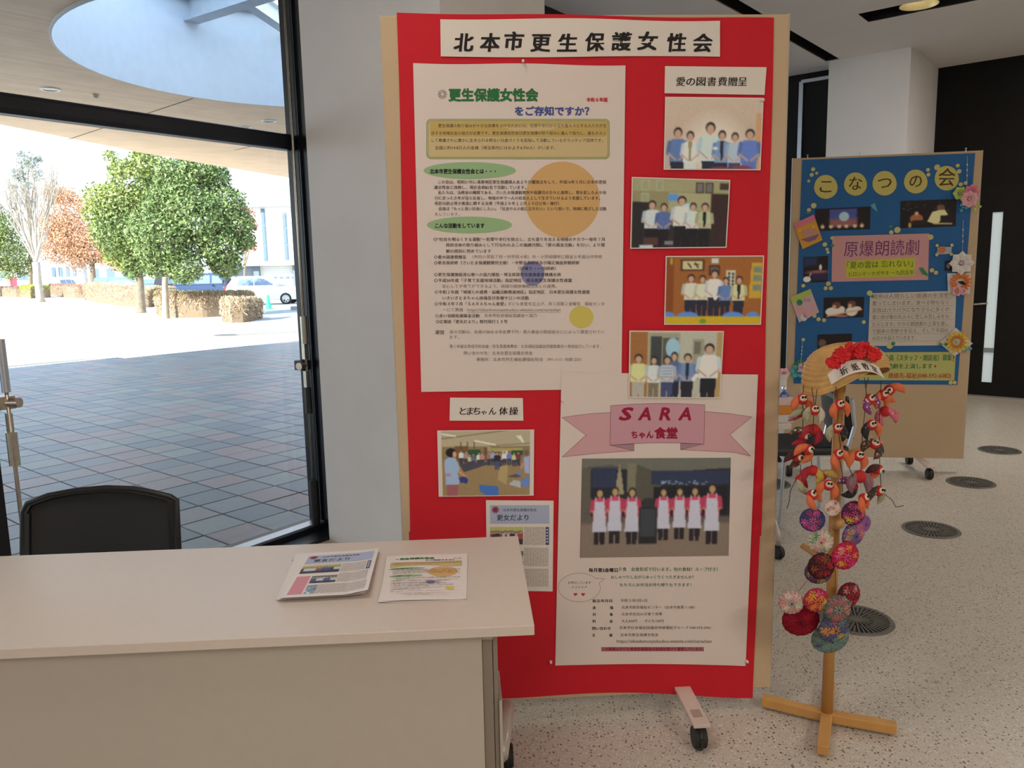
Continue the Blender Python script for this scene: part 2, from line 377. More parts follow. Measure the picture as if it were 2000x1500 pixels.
for i, (a0, a1, b0, b1) in enumerate(SLOTS):
    c = Bp((a0+a1)/2, (b0+b1)/2, CH); t = thing('ceiling_slot', None, None, c, kind='structure')
    m = MB(); hz = .16
    for (x, y, sx, sy) in ((a0-.005, (b0+b1)/2, .01, b1-b0), (a1+.005, (b0+b1)/2, .01, b1-b0), ((a0+a1)/2, b0-.005, a1-a0, .01), ((a0+a1)/2, b1+.005, a1-a0, .01)):
        m.box(Bp(x, y, CH+hz/2+.001), (sx, sy, hz), AB, BB)
    m.box(Bp((a0+a1)/2, (b0+b1)/2, CH+hz), (a1-a0+.03, b1-b0+.03, .01), AB, BB)
    m.build('slot_lining', m_slot, t)
for a0, a1, b0, b1, kp in FILLS:
    ld = bpy.data.lights.new('fill_light', 'AREA'); ld.shape = 'RECTANGLE'; ld.size = a1-a0-.04; ld.size_y = b1-b0-.1
    ld.energy = FILL_POWER*(b1-b0)*kp; ld.color = FILL_COL
    lo = bpy.data.objects.new('fill_light', ld); COL.objects.link(lo); lo.location = Bp((a0+a1)/2, (b0+b1)/2, CH-.005); lo.rotation_euler = (0, 0, -R(39.7))
# the lit downlight in the slot that shows
c = onz(1800, 18, CH); c = Bp(4.755, (c-O).dot(BB), CH+.012)
t = thing('ceiling_downlight', 'small lit downlight in the black slot above the blue board', 'light', c)
MB().lathe(c, [(.03, .13), (.085, .11), (.125, .06), (.145, .0), (.15, 0.0), (.13, .062), (.09, .115), (.03, .136)], 28).build('reflector', mat('gold_reflector', (.70, .62, .38), .4, metal=.5), t)
MB().ball(c+Vector((0, 0, .095)), .026, 12, 8).build('bulb', mat('bulb_glow', (1.0, .86, .58), .4, emit=22), t)
ld = bpy.data.lights.new('downlight', 'SPOT'); ld.energy = 30; ld.spot_size = R(95); ld.color = (1, .86, .62); ld.shadow_soft_size = .03
lo = bpy.data.objects.new('downlight', ld); COL.objects.link(lo); lo.location = c+Vector((0, 0, -.01))

# columns and walls
def bcol(name, P, a0, a1, b0, b1, A, m=None, z1=CH):
    q = [P(a0, b0), P(a1, b0), P(a1, b1), P(a0, b1)]
    return struct(MB().prism(q, (0, 0, z1)).build(name, m or m_white))
C1A0, C1A1, C1B = -.07, .79, -1.24
bcol('wall_pier', Wp, C1A0, C1A1, C1B, -.26, AW)
struct(MB().box(Wp(.42, -.155, CH/2), (.72, .21, CH), AW, BW).build('trim_4', m_frame))
bcol('wall_pier', Bp, 6.085, 7.27, -1.775, -.985, AB)
bcol('wall_right', Bp, 7.27, 7.42, -9.5, -1.775, AB, m_dark)
bcol('wall_far', Bp, 6.45, 6.6, -.985, bW(6.5), AB, m_dark)
m_beige = mat('beige_wall', (0.55, 0.50, 0.44), .8, var=.03)
bcol('wall_near', Bp, -9.6, 7.5, -9.6, -9.45, AB, m_beige)
bcol('wall_left', Bp, -9.6, -9.45, -9.5, bW(-9.5), AB, m_beige)
# pale frame on the dark far wall
t = thing('trim_1', None, None, Bp(6.44, -.6, 0), kind='structure')
p = onplane(1566, 160, Bp(6.44, 0), AB); bF = (p-O).dot(BB); zF = p.z
MB().box(Bp(6.435, bF, zF/2), (.03, .045, zF), AB, BB).build('frame_post', m_alu, t)
MB().box(Bp(6.435, (bF-.985)/2, zF+.0), (.03, abs(bF+.985), .035), AB, BB).build('frame_head', m_alu, t)
# door in the dark wall
DW = Bp(7.27, 0); 
def dwp(x, y): return onplane(x, y, DW, AB)
def bz(p): return (p-O).dot(BB), p.z
b_e, _ = bz(dwp(1880, 700)); tl = bz(dwp(1940, 415)); tr = bz(dwp(1961, 414)); bl = bz(dwp(1916, 745))
t = thing('door_1', None, None, Bp(7.25, tl[0], 0), kind='structure')
gw0, gw1, gz0, gz1 = tl[0], tr[0], bl[1], tl[1]
L0 = gw0+.33; L1 = L0-.95; zt = 2.30
m_leaf = mat('black_door_leaf', (0.0075, 0.007, 0.007), .5, var=.15, spec=.2)
for (b0, b1, z0, z1) in ((L0, gw0, .02, zt), (gw1, L1, .02, zt), (gw0, gw1, .02, gz0), (gw0, gw1, gz1, zt)):
    MB().box(Bp(7.245, (b0+b1)/2, (z0+z1)/2), (.04, abs(b0-b1), z1-z0), AB, BB).build('door_leaf', m_leaf, t)
zs = bz(dwp(1925, 683))[1]
MB().box(Bp(7.25, (gw0+gw1)/2, (gz0+gz1)/2), (.012, abs(gw0-gw1), gz1-gz0), AB, BB).build('door_glass', mat('frosted_door_glass', (.62, .74, .78), .5, emit=.32), t)  # pane glows by emission, standing in for light through the glass
MB().box(Bp(7.235, (gw0+gw1)/2, zs), (.02, abs(gw0-gw1), .05), AB, BB).build('rail', mat('grey_rail', (.25, .30, .32), .4), t)
hp = dwp(1905, 594); hq = dwp(1931, 592)
m = MB(); m.tube([hp, hp-AB*.06, hp-AB*.06+Vector((0, 0, 0)), hq-AB*.06], .011, 8); m.lathe(hp-AB*.03, [(.0, -.012), (.028, -.012), (.028, .004), (0, .004)], 16, AB)
m.build('door_handle', m_steel, t)
kp = dwp(1907, 579); MB().lathe(kp-AB*.03, [(.0, -.01), (.02, -.01), (.02, .004), (0, .004)], 16, AB).build('keyhole', m_steel, t)
bs = MB().box(Bp(7.255, -5.6, .012), (.03, 7.6, .024), AB, BB).build('baseboard_right', mat('pale_floor_trim', (.45, .45, .45), .5)); struct(bs)

# floor grilles
m_gr = mat('grey_cast_grille', (0.17, 0.165, 0.15), .5, metal=.5, var=.1, scale=30)
m_gd = mat('dark_grille_gap', (0.03, 0.03, 0.03), .8)
def grille(px, py, label):
    c = onz(px, py, 0); t = thing('floor_grille', label, 'floor grille', c, group='round grilles in the speckled floor')
    MB().lathe(c, [(0, .001), (.148, .001), (.148, .0025)], 40).build('backing', m_gd, t)
    MB().lathe(c, [(.132, .001), (.134, .006), (.15, .006), (.154, .0005)], 40).build('rim', m_gr, t)
    m = MB()
    for k in range(40):
        a = 2*math.pi*k/40; d = Vector((math.cos(a), math.sin(a), 0)); e = Vector((-d.y, d.x, 0))
        r0 = .02 if k % 2 == 0 else .07
        m.bar(c+d*r0+Vector((0, 0, .0035)), c+d*.134+Vector((0, 0, .0035)), .0068 if k % 2 == 0 else .007, .004)
    m.lathe(c, [(0, .006), (.024, .006), (.026, .002)], 20)
    m.build('slats', m_gr, t)
grille(1818, 1035, 'round floor grille midway between cloth strings and blue board feet')
grille(1896, 943, 'round floor grille just right of the blue board caster')
grille(1952, 880, 'farthest round floor grille, near the black door')
grille(1672, 1211, 'nearest round floor grille, partly behind the lowest cloth discs')
t_ = onz(1500, 935); grille(1500, 945, 'round floor grille seen beside the red board edge under the far table')

# ---------------------------------------------------------------- glazed wall
m_glass = glassmat('clear_window_glass')
def window(i, a0, a1):
    t = thing('window_%d' % i, None, None, Wp((a0+a1)/2, 0, 0), kind='structure')
    MB().box(Wp(a0, 0, CH/2), (.085, .10, CH), AW, BW).build('mullion', m_frame, t, bevel=.004)
    w = a1-a0; mid = (a0+a1)/2
    MB().box(Wp(mid, 0, 2.268), (w-.085, .10, .085), AW, BW).build('transom', m_frame, t, bevel=.02)
    MB().box(Wp(mid, 0, CH-.03), (w-.085, .10, .07), AW, BW).build('head_rail', m_frame, t)
    MB().box(Wp(mid, -.03, .024), (w-.085, .16, .048), AW, BW).build('bottom_rail', m_frame, t)
    MB().box(Wp(mid, -.055, .052), (w-.087, .075, .008), AW, BW).build('sill_strip', m_alu, t)
    MB().box(Wp(mid, -.18, .010), (w-.0, .15, .020), AW, BW).build('floor_track', m_frame, t)
    MB().box(Wp(mid, .0, 1.143), (w-.09, .008, 2.17), AW, BW).build('pane', m_glass, t)
    MB().box(Wp(mid, .0, 2.93), (w-.09, .008, 1.24), AW, BW).build('pane', m_glass, t)
    return t
wins = {}
bays = [(-9.04, -7.54), (-7.54, -6.04), (-6.04, -4.54), (-4.54, -3.10), (-3.10, -1.675), (-1.675, .085), (.80, 2.6), (2.6, 4.1), (4.1, 5.6), (5.6, 7.1)]
for i, (a0, a1) in enumerate(bays): wins[i] = window(i+1, a0, a1)
# closing mullion at the pier
struct(MB().box(Wp(.085, 0, CH/2), (.085, .10, CH), AW, BW).build('trim_2', m_frame, bevel=.004))
struct(MB().box(Wp(.085, -.03, CH/2), (.08, .06, CH), AW, BW).build('trim_3', m_frame))
# spandrel above the glazing
struct(MB().box(Wp(-1, .03, 3.85), (17, .12, .5), AW, BW).build('wall_header', mat('grey_spandrel', (.35, .36, .38), .6)))
# bolt rods on the sliding doors
def boltrod(win, px_pts, knob, full):
    """hardware standing proud of the frame; z values measured from the picture on the plane b=-.09"""
    P0 = Wp(0, -.085); zz = lambda y, x: onplane(x, y, P0, BW).z
    aof = lambda x, y: (onplane(x, y, P0, BW)-O).dot(AW)
    return zz, aof
P0 = Wp(0, -.085)
def hz_(x, y): q = onplane(x, y, P0, BW); return (q-O).dot(AW), q.z
def hardware(win, spec):
    rod = None; a_r = spec['a']
    r = MB()
    z0, z1 = spec['rod']
    r.tube([Wp(a_r, -.085, z0), Wp(a_r, -.085, z1)], .0085, 10)
    rod = r.build('bolt_rod', m_steel, win, smooth=True)
    for (s0, s1, rr, mm) in spec['sleeves']:
        MB().tube([Wp(a_r, -.085, s0), Wp(a_r, -.085, s1)], rr, 16).build('sleeve', mm, rod)
    for (s0, s1, w, mm) in spec['blocks']:
        MB().box(Wp(a_r, -.08, (s0+s1)/2), (w, w, abs(s1-s0)), AW, BW).build('latch_block', mm, rod)
    kz = spec['knob']
    m = MB(); m.tube([Wp(a_r, -.07, kz), Wp(a_r+spec['kd'][0]*.055, -.075-spec['kd'][1]*.055, kz)], .021, 20)
    m.build('knob', m_copper, rod)
    MB().box(Wp(a_r, -.05, kz), (.06, .07, .055), AW, BW).build('knob_bracket', spec['kb'], rod)
za = lambda x, y: hz_(x, y)[1]
aR = hz_(583, 460)[0]
m_drk = mat('dark_bronze', (.05, .048, .045), .4, metal=.6)
hardware(wins[5], dict(a=aR, rod=(0.1, 3.5), sleeves=[(za(590, 672), za(590, 618), .02, m_steel), (za(600, 808), za(600, 757), .02, m_drk), (.03, za(612, 938), .026, m_blk)],
     blocks=[(za(593, 702), za(593, 672), .026, m_steel), (za(597, 757), za(597, 725), .026, m_steel)], knob=za(595, 714), kd=(-1, .2), kb=m_blk))
aL, _ = hz_(12, 760)
hardware(wins[4], dict(a=aL, rod=(0.1, za(5, 662)), sleeves=[(za(12, 766), za(8, 662), .017, m_alu), (za(18, 911), za(14, 845), .022, m_steel)],
     blocks=[(za(12, 845), za(12, 808), .022, m_steel)], knob=za(15, 787), kd=(.55, .9), kb=m_steel))

# ================================================================ OUTSIDE SHELL
SZ = 4.0
outline = [Wp(-16, .1), Wp(-12, .1), Wp(-8, .1), Wp(-4, .1), Wp(0, .1), Wp(4, .1), Wp(8, .1), Wp(14, .1), Wp(20, 2), Vector((9, 30, 0)), Vector((0, 34, 0)), Vector((-3.4, 28, 0)), Vector((-4.6, 24.6, 0)),
           onz(570, 348, SZ), onz(430, 325, SZ), onz(285, 300, SZ), onz(140, 271, SZ), onz(0, 243, SZ), Vector((-8.75, 12.4, 0)), Vector((-10.2, 11.3, 0)), Vector((-13.6, 8.6, 0)), Vector((-17, 4, 0)), Vector((-18, 0, 0)), Vector((-17, -5, 0))]  # unseen left corners shaped so the canopy shadow covers the paving
DC = Vector((-2.25, 9.75, 0)); DR = 2.7
def hit(a):
    d = Vector((math.cos(a), math.sin(a), 0)); best = None
    for i in range(len(outline)):
        p, q = outline[i].copy(), outline[(i+1) % len(outline)].copy(); p.z = q.z = 0; e = q-p; den = d.x*e.y-d.y*e.x
        if abs(den) < 1e-9: continue
        w = p-DC; t = (w.x*e.y-w.y*e.x)/den; u = (w.x*d.y-w.y*d.x)/den
        if t > 0 and -1e-6 <= u <= 1+1e-6 and (best is None or t > best): best = t
    return DC+d*best
angs = sorted({round(2*math.pi*k/96, 5) for k in range(96)} | {round(math.atan2((p-DC).y, (p-DC).x) % (2*math.pi), 5) for p in outline})
n = len(angs); vs = []
for z in (SZ, SZ+.45):
    for a in angs: vs.append(Vector((DC.x+DR*math.cos(a), DC.y+DR*math.sin(a), z)))
    for a in angs: h = hit(a); vs.append(Vector((h.x, h.y, z)))
fs = []
for i in range(n):
    j = (i+1) % n
    fs += [(i, n+i, n+j, j), (2*n+j, 3*n+j, 3*n+i, 2*n+i), (n+i, 3*n+i, 3*n+j, n+j)]
m_soff = mat('timber_soffit', (0.86, 0.65, 0.48), .6, var=.07, scale=2.2, stretch=(1, 1, 1))
def wood_lines(m, ang, scale, depth=.86):
    t = m.node_tree; n = t.nodes; l = t.links; b = n['Principled BSDF']; src = b.inputs['Base Color'].links[0].from_socket
    tc = n.new('ShaderNodeTexCoord'); mp = n.new('ShaderNodeMapping'); mp.vector_type = 'TEXTURE'; mp.inputs['Rotation'].default_value = (0, 0, ang); mp.inputs['Scale'].default_value = (4, 1/scale, 1)
    l.new(tc.outputs['Object'], mp.inputs[0]); nz = n.new('ShaderNodeTexNoise'); nz.inputs['Scale'].default_value = 1.0; nz.inputs['Detail'].default_value = 3; l.new(mp.outputs[0], nz.inputs['Vector'])
    mr = n.new('ShaderNodeMapRange'); mr.inputs[1].default_value = .35; mr.inputs[2].default_value = .65; mr.inputs[3].default_value = depth; mr.inputs[4].default_value = 1.08; l.new(nz.outputs['Fac'], mr.inputs[0])
    hs = n.new('ShaderNodeHueSaturation'); l.new(src, hs.inputs['Color']); l.new(mr.outputs[0], hs.inputs['Value']); l.new(hs.outputs[0], b.inputs['Base Color'])
wood_lines(m_soff, R(50.3), 14, .93)
canopy = thing('canopy', None, None, Wp(0, .2, 4.0), kind='structure')
MB().add(vs, fs).build('soffit', m_soff, canopy)
m_joint = mat('dark_joint', (0.16, 0.12, 0.09), .8)
for (x0, y0, x1, y1) in ((380, 191, 140, 270),):
    p, q = onz(x0, y0, SZ), onz(x1, y1, SZ); d = (q-p).normalized()
    for k in range(-4, 7):
        c = p + AB*(2.9*k)
        s = c-d*5; e = c+d*9
        if k == 0: s, e = c+d*.05, q+d*.2
        elif k > 0: s = c+d*.2-AB*0; e = c+d*(4.0 if k == 1 else 6)
        else: continue
        MB().bar(s+Vector((0, 0, -.002)), e+Vector((0, 0, -.002)), .02, .004).build('panel_joint', m_joint, canopy)
DT = 6.5  # drum carried up out of view to keep sun off its wall
m_drum = mat('white_drum_paint', (0.60, 0.65, 0.72), .7, var=.03)
drum = MB().lathe(Vector((DC.x, DC.y, SZ-.03)), [(DR-.02, 0), (DR+.0, 0), (DR+.0, DT-SZ), (DR-.02, DT-SZ), (DR-.02, 0)], 96)
drum.build('drum', m_drum, canopy, smooth=True)
m_beam = mat('painted_steel_beam', (0.62, 0.66, 0.68), .5, var=.05)
def cyl_hit(px, py, r=DR-.02):
    d = ray(px, py); o = CAM-DC; A_ = d.x*d.x+d.y*d.y; B_ = o.x*d.x+o.y*d.y; C_ = o.x*o.x+o.y*o.y-r*r
    t = (-B_+math.sqrt(max(B_*B_-A_*C_, 0)))/A_; return CAM+d*t
pw = cyl_hit(373, 44); zb = pw.z
def beam(p, q, h=.34, w=.22):
    m = MB(); p = Vector(p); q = Vector(q); up = Vector((0, 0, 1))
    for dz in (.01, h-.01): m.bar(p+up*dz, q+up*dz, w, .02)
    m.bar(p+up*h/2, q+up*h/2, .02, h-.03)
    return m
q1 = onz(520, -2, zb); d1 = (q1-pw).normalized()
beam(pw, pw+d1*4.4).build('steel_beam', m_beam, canopy)
pe = cyl_hit(566, 22); c2 = pw+d1*1.15
beam(c2+Vector((0, 0, .02)), Vector((pe.x, pe.y, zb+.02)), .26, .16).build('steel_beam', m_beam, canopy)
zr = cyl_hit(560, 32).z
MB().lathe(Vector((DC.x, DC.y, zr)), [(DR-.02, 0), (DR-.1, 0), (DR-.1, .07), (DR-.02, .07)], 96).build('rim_ring', m_alu, canopy)
# downlights in the soffit
for (x, y, lb) in ((98, 174, 'round soffit downlight above the left end of the window bar, nearer one'), (60, 192, 'round soffit downlight touching the window bar at left'), (525, 236, 'round soffit downlight beside the window mullion'), (477, 248, 'round soffit downlight just above the window bar on the right')):
    c = onz(x, y, SZ); t = thing('soffit_downlight', lb, 'downlight', c-Vector((0, 0, .012)), group='downlights in the timber soffit')
    MB().lathe(c-Vector((0, 0, .012)), [(.085, .004), (.09, 0), (.125, 0), (.13, .012)], 28).build('ring', mat('white_ring', (.8, .78, .74), .4), t)
    MB().lathe(c-Vector((0, 0, .012)), [(0, .011), (.088, .006)], 28).build('lens', mat('dark_lens', (.16, .14, .15), .2), t)
c = onz(186, 185, SZ); tag(MB().lathe(c-Vector((0, 0, .05)), [(0, 0), (.03, .0), (.05, .05)], 16).build('soffit_sensor', mat('cream_plastic', (.75, .66, .45), .4)), 'tiny cream sensor on the soffit between joint and downlights', 'sensor')

# pavers
PO = Vector((-1.729, 5.241, 0)); PX = azv(39.5); PY = Vector((-PX.y, PX.x, 0)); PS = .3
pal = [(0.13, 0.17, 0.24), (0.17, 0.20, 0.26), (0.20, 0.24, 0.27), (0.24, 0.19, 0.23), (0.11, 0.155, 0.215), (0.21, 0.20, 0.245)]
m_pv = [mat('paver_%s' % w, c, .42, var=.07, scale=25, bump=.1, bscale=150) for w, c in zip(('blue', 'grey', 'green_grey', 'rose', 'slate', 'warm_grey'), pal)]
paving = thing('plaza_paving', None, None, (-4, 9, -.06), kind='structure')
struct(MB().grid(lambda u, v: Vector((0, 0, -.07))+(PE0-AB*40+AB*90*u)+PEN*(-16+16*v), 4, 2).build('paving_bed', mat('dark_mortar', (.07, .07, .075), .9))) 
def paver_mesh(m):
    h = .146; c = .004; vs = [(-h, -h, -.04), (h, -h, -.04), (h, h, -.04), (-h, h, -.04), (-h, -h, -c), (h, -h, -c), (h, h, -c), (-h, h, -c), (-h+c, -h+c, 0), (h-c, -h+c, 0), (h-c, h-c, 0), (-h+c, h-c, 0)]
    fs = [(0, 1, 5, 4), (1, 2, 6, 5), (2, 3, 7, 6), (3, 0, 4, 7), (4, 5, 9, 8), (5, 6, 10, 9), (6, 7, 11, 10), (7, 4, 8, 11), (8, 9, 10, 11)]
    me = bpy.data.meshes.new('paver'); me.from_pydata(vs, [], fs); me.materials.append(m); return me, vs, fs
pm = [paver_mesh(m) for m in m_pv]
from random import Random
rp = Random(5); cells = []
for i in range(-45, 75):
    for j in range(-6, 60):
        c = PO+PX*(PS*(i+.5))+PY*(PS*(j+.5)); cb = (c-O).dot(BW); te = (c-PE0).dot(PEN)
        if cb < .24 or te > -.16 or (c-O).dot(AW) < -11: continue
        v = c-CAM; zf = v.dot(_f); vis = False
        if zf > .5:
            X = 1000+FPX*v.dot(_r)/zf; Y = 750-FPX*v.dot(_u)/zf; vis = -20 < X < 650 and Y < 1075
        cells.append((not vis, v.length, c, rp.choices(range(6), (3, 3, 2, 3, 2, 2))[0]))
cells.sort(key=lambda c: (c[0], c[1]))
zrot = math.atan2(PX.y, PX.x)
rest = MB(); rmi = []
for k, (nv, d, c, mi) in enumerate(cells):
    if k < 300:
        o = bpy.data.objects.new('paver', pm[mi][0]); COL.objects.link(o); o.parent = paving
        o.location = c+Vector((0, 0, -.02+rp.uniform(-.001, .001)))-Vector((-4, 9, -.06)); o.rotation_euler = (0, 0, zrot)
    elif nv is False or d < 14:
        rest.add([c+PX*p[0]+PY*p[1]+Vector((0, 0, p[2]-.02)) for p in pm[mi][1]], pm[mi][2]); rmi += [mi]*len(pm[mi][2])
o = rest.build('paver_field', m_pv, paving); o['kind'] = 'stuff'
o.data.polygons.foreach_set('material_index', rmi)

# ground beyond the paving
m_ground = mat('pale_sandy_ground', (0.66, 0.58, 0.47), .9, var=.06, scale=.5)
def gfn(u, v):
    p = PE0-AB*70+AB*170*u+PEN*(110*v**2); p.z = gz(p.x, p.y) if v > 0 else -.02; return p
struct(MB().grid(gfn, 20, 24).build('ground', m_ground))
m_asph = mat('grey_asphalt', (0.30, 0.31, 0.33), .9, var=.08, scale=1)
q = [G(462, 655), G(520, 610), G(600, 600), G(900, 604), G(900, 655), G(600, 648)]
struct(MB().prism([p+Vector((0, 0, .004)) for p in q], (0, 0, .012)).build('asphalt_apron', m_asph))

# ================================================================ GARDEN, CARS, BUILDINGS
def scale_at(p): return FPX/(p-CAM).dot(_f)     # pixels per metre at p
def at_depth(px, py, p):  # point seen at (px,py) on the camera-facing plane through p
    d = ray(px, py); n = Vector((_f.x, _f.y, 0)); return onplane(px, py, p, n)
def leaves(n, fn, size, seed=1, aspect=.45):
    """n small quads; fn(rng, n) gives centres (n,3) and outward normals (n,3)"""
    r = np.random.RandomState(seed); c, nr = fn(r, n)
    a = r.normal(size=(n, 3))+nr*.8; a /= np.linalg.norm(a, axis=1)[:, None]
    b = np.cross(a, r.normal(size=(n, 3))); b /= np.linalg.norm(b, axis=1)[:, None]+1e-9; d = np.cross(a, b)
    s = size*r.uniform(.6, 1.3, (n, 1)); w = s*aspect
    V = np.stack([c-b*s, c+d*w, c+b*s, c-d*w], 1).reshape(-1, 3); F = [(4*i, 4*i+1, 4*i+2, 4*i+3) for i in range(n)]
    return V.tolist(), F
def crown_fn(blobs, hollow=.55):
    P = np.array([b[:3] for b in blobs]); Rr = np.array([b[3:] for b in blobs]); wv = (Rr[:, 0]**2); wv = wv/wv.sum()
    def f(r, n):
        k = r.choice(len(blobs), n, p=wv); u = r.normal(size=(n, 3)); u /= np.linalg.norm(u, axis=1)[:, None]
        rad = hollow+(1-hollow)*r.uniform(0, 1, (n, 1))**.6
        # clumps
        cl = r.normal(size=(n, 3))*.06
        return P[k]+(u+cl)*Rr[k]*rad, u
    return f
def tree_trunk(base, top, r0, r1, forks, mt, parent, seed=0):
    r = Random(seed); m = MB(); base = Vector(base); top = Vector(top); L = (top-base).length
    pts = [base+(top-base)*t+Vector((r.uniform(-.03, .03), r.uniform(-.03, .03), 0))*L*.15*t for t in (0, .04, .2, .45, .7, 1)]
    m.tube(pts, [r0*1.35, r0*1.08, r0, r0*.93, r0*.85, r1], 12)
    for (q, rr) in forks:
        q = Vector(q); p = pts[-1]; mid = (p+q)/2+Vector((r.uniform(-.1, .1), r.uniform(-.1, .1), .1))
        m.tube([pts[-2], p, mid, q], [r1*.8, r1*.8, rr*1.3, rr*.6], 7)
    return m.build('trunk', mt, parent, smooth=True)
m_bark = mat('grey_bark', (0.22, 0.175, 0.13), .9, var=.25, scale=6, bump=.4, bscale=25)
m_bark2 = mat('pale_bark', (0.36, 0.31, 0.26), .9, var=.15, scale=6, bump=.3, bscale=25)
def leafmat(name, c, isl=.45):
    m = mat(name, c, .5, island=isl, spec=.4, var=.1, scale=1.2); b = m.node_tree.nodes['Principled BSDF']
    b.inputs['Subsurface Weight'].default_value = 0.0
    return m
m_lg = leafmat('evergreen_leaves', (0.17, 0.23, 0.075)); m_ly = leafmat('yellow_green_leaves', (0.28, 0.33, 0.09)); m_lo = leafmat('orange_autumn_leaves', (0.60, 0.33, 0.20), .35)
m_ldk = leafmat('dark_leaves', (0.09, 0.12, 0.04))
def px_blobs(base, lst, depth=.0, ratio=.9):
    out = []
    for (x, y, r, *dz) in lst:
        p = at_depth(x, y, base); s = 1/scale_at(p); p = p+Vector((0, (dz[0] if dz else 0), 0)); out.append((p.x, p.y, p.z, r*s, r*s*1.0, r*s*ratio))
    return out
def tree(name, label, base_px, fork_px, r_px, blobs, n, size, ml, mb_, seed, hollow=.45, second=None):
    base = G(*base_px); base.z -= .02; s = 1/scale_at(base); t = thing(name, label, 'tree', base)
    fk = at_depth(*fork_px, base); bl = px_blobs(base, blobs)
    tree_trunk(base, fk, r_px*s, r_px*s*.75, [((b[0], b[1], b[2]), r_px*s*.3) for b in bl[:7]], mb_, t, seed)
    V, F = leaves(n, crown_fn(bl, hollow), size, seed); o = MB().add(V, F).build('foliage', ml, t); o['kind'] = 'stuff'
    if second:
        ml2, bl2, n2 = second; V, F = leaves(n2, crown_fn(px_blobs(base, bl2), hollow), size, seed+5); o = MB().add(V, F).build('foliage', ml2, t); o['kind'] = 'stuff'
    return t
tree('broadleaf_tree', 'dense dark green tree with a slim pale trunk, nearest the doors', (324, 622), (322, 530), 6.5,
     [(395, 430, 62, -.5), (340, 470, 55, -1), (430, 480, 50, -.3), (365, 375, 55), (440, 400, 42), (345, 345, 42), (395, 330, 38), (300, 450, 40, -.6), (460, 440, 38), (380, 520, 38, -1), (330, 515, 30, -1), (440, 515, 32), (310, 400, 35), (425, 345, 26), (478, 470, 22)],
     30000, .075, m_lg, m_bark2, 3)
tree('broadleaf_tree', 'yellow-green tree with a thick leaning trunk left of the dense dark green one', (276, 611), (272, 530), 8.5,
     [(225, 400, 50), (260, 360, 50), (215, 450, 42), (265, 470, 48), (300, 400, 45), (250, 510, 30), (190, 385, 30), (285, 320, 36), (180, 420, 22), (235, 330, 25), (225, 500, 24), (310, 330, 30), (215, 305, 14), (280, 300, 22)],
     14000, .08, m_ly, m_bark, 5, second=(m_lg, [(240, 460, 50, -.3), (290, 440, 55), (275, 500, 42), (300, 370, 40), (225, 420, 40), (260, 530, 20)], 12000))
tree('autumn_tree', 'orange-leaved autumn tree standing behind the yellow-green tree', (183, 575), (180, 515), 6,
     [(120, 430, 42), (150, 460, 46), (110, 480, 40), (190, 480, 42), (150, 500, 34), (105, 380, 24), (215, 500, 28), (130, 385, 26), (230, 515, 18), (95, 440, 26), (165, 400, 24)],
     22000, .13, m_lo, m_bark, 9, hollow=.2)
tree('evergreen_tree', 'dark evergreen at the left window edge behind the bare tree', (-20, 580), (-15, 520), 8,
     [(0, 480, 45), (25, 500, 38), (-30, 470, 50), (45, 520, 22), (10, 440, 30), (-20, 420, 35), (20, 530, 22)], 12000, .13, leafmat('olive_leaves', (0.17, 0.22, 0.06)), m_bark, 12)
tree('pine_tree', 'tall thin bluish tree far behind the bare tree', (60, 572), (58, 420), 4,
     [(55, 315, 22), (35, 340, 18), (70, 340, 16), (50, 360, 14), (25, 365, 10), (60, 395, 12), (40, 300, 8), (75, 310, 8)], 1500, .2, leafmat('blue_green_needles', (0.30, 0.33, 0.30), .3), m_bark, 14, hollow=.1)
tree('sparse_tree', 'thin half-bare reddish tree behind the dense green tree, beside the white hall', (478, 590), (478, 520), 3,
     [(478, 420, 20), (492, 440, 16), (470, 460, 22), (490, 480, 14), (465, 400, 10)], 700, .14, leafmat('reddish_leaves', (0.42, 0.22, 0.15), .3), m_bark, 15, hollow=.1)
# the bare pollarded tree
base = G(79, 590); t = thing('bare_tree', 'leafless pale tree with fanning branches left of the orange tree', 'tree', base)
s = 1/scale_at(base); r = Random(4); m = MB(); fk = at_depth(70, 512, base)
tr_ = MB().tube([base+Vector((0, 0, -.1)), base+(fk-base)*.1, base+(fk-base)*.5, fk], [10*s, 7.5*s, 6.5*s, 7*s], 12).build('trunk', m_bark2, t, smooth=True)
def twig(p, d, L, rad, depth):
    q = p+d*L; mid = (p+q)/2+Vector((r.uniform(-1, 1), r.uniform(-1, 1), 0))*L*.04
    m.tube([p, mid, q], [rad, rad*.8, rad*.55], 4 if depth else 6, caps=False)
    if depth < 3:
        for k in range(3 if depth < 2 else 2):
            e = (d+Vector((r.uniform(-.35, .35), r.uniform(-.35, .35), r.uniform(-.05, .3)))).normalized(); twig(q if k else p+d*L*.7, e, L*r.uniform(.55, .8), rad*.55, depth+1)
for k in range(15):
    tx = -30+k*12+r.uniform(-4, 4); tp = at_depth(tx, r.uniform(300, 360), base)+Vector((0, r.uniform(-1, 1), 0)); d = (tp-fk); twig(fk+d.normalized()*.05, d.normalized(), d.length*.42, 2.3*s, 0)
m.build('branches', m_bark2, t)['kind'] = 'stuff'

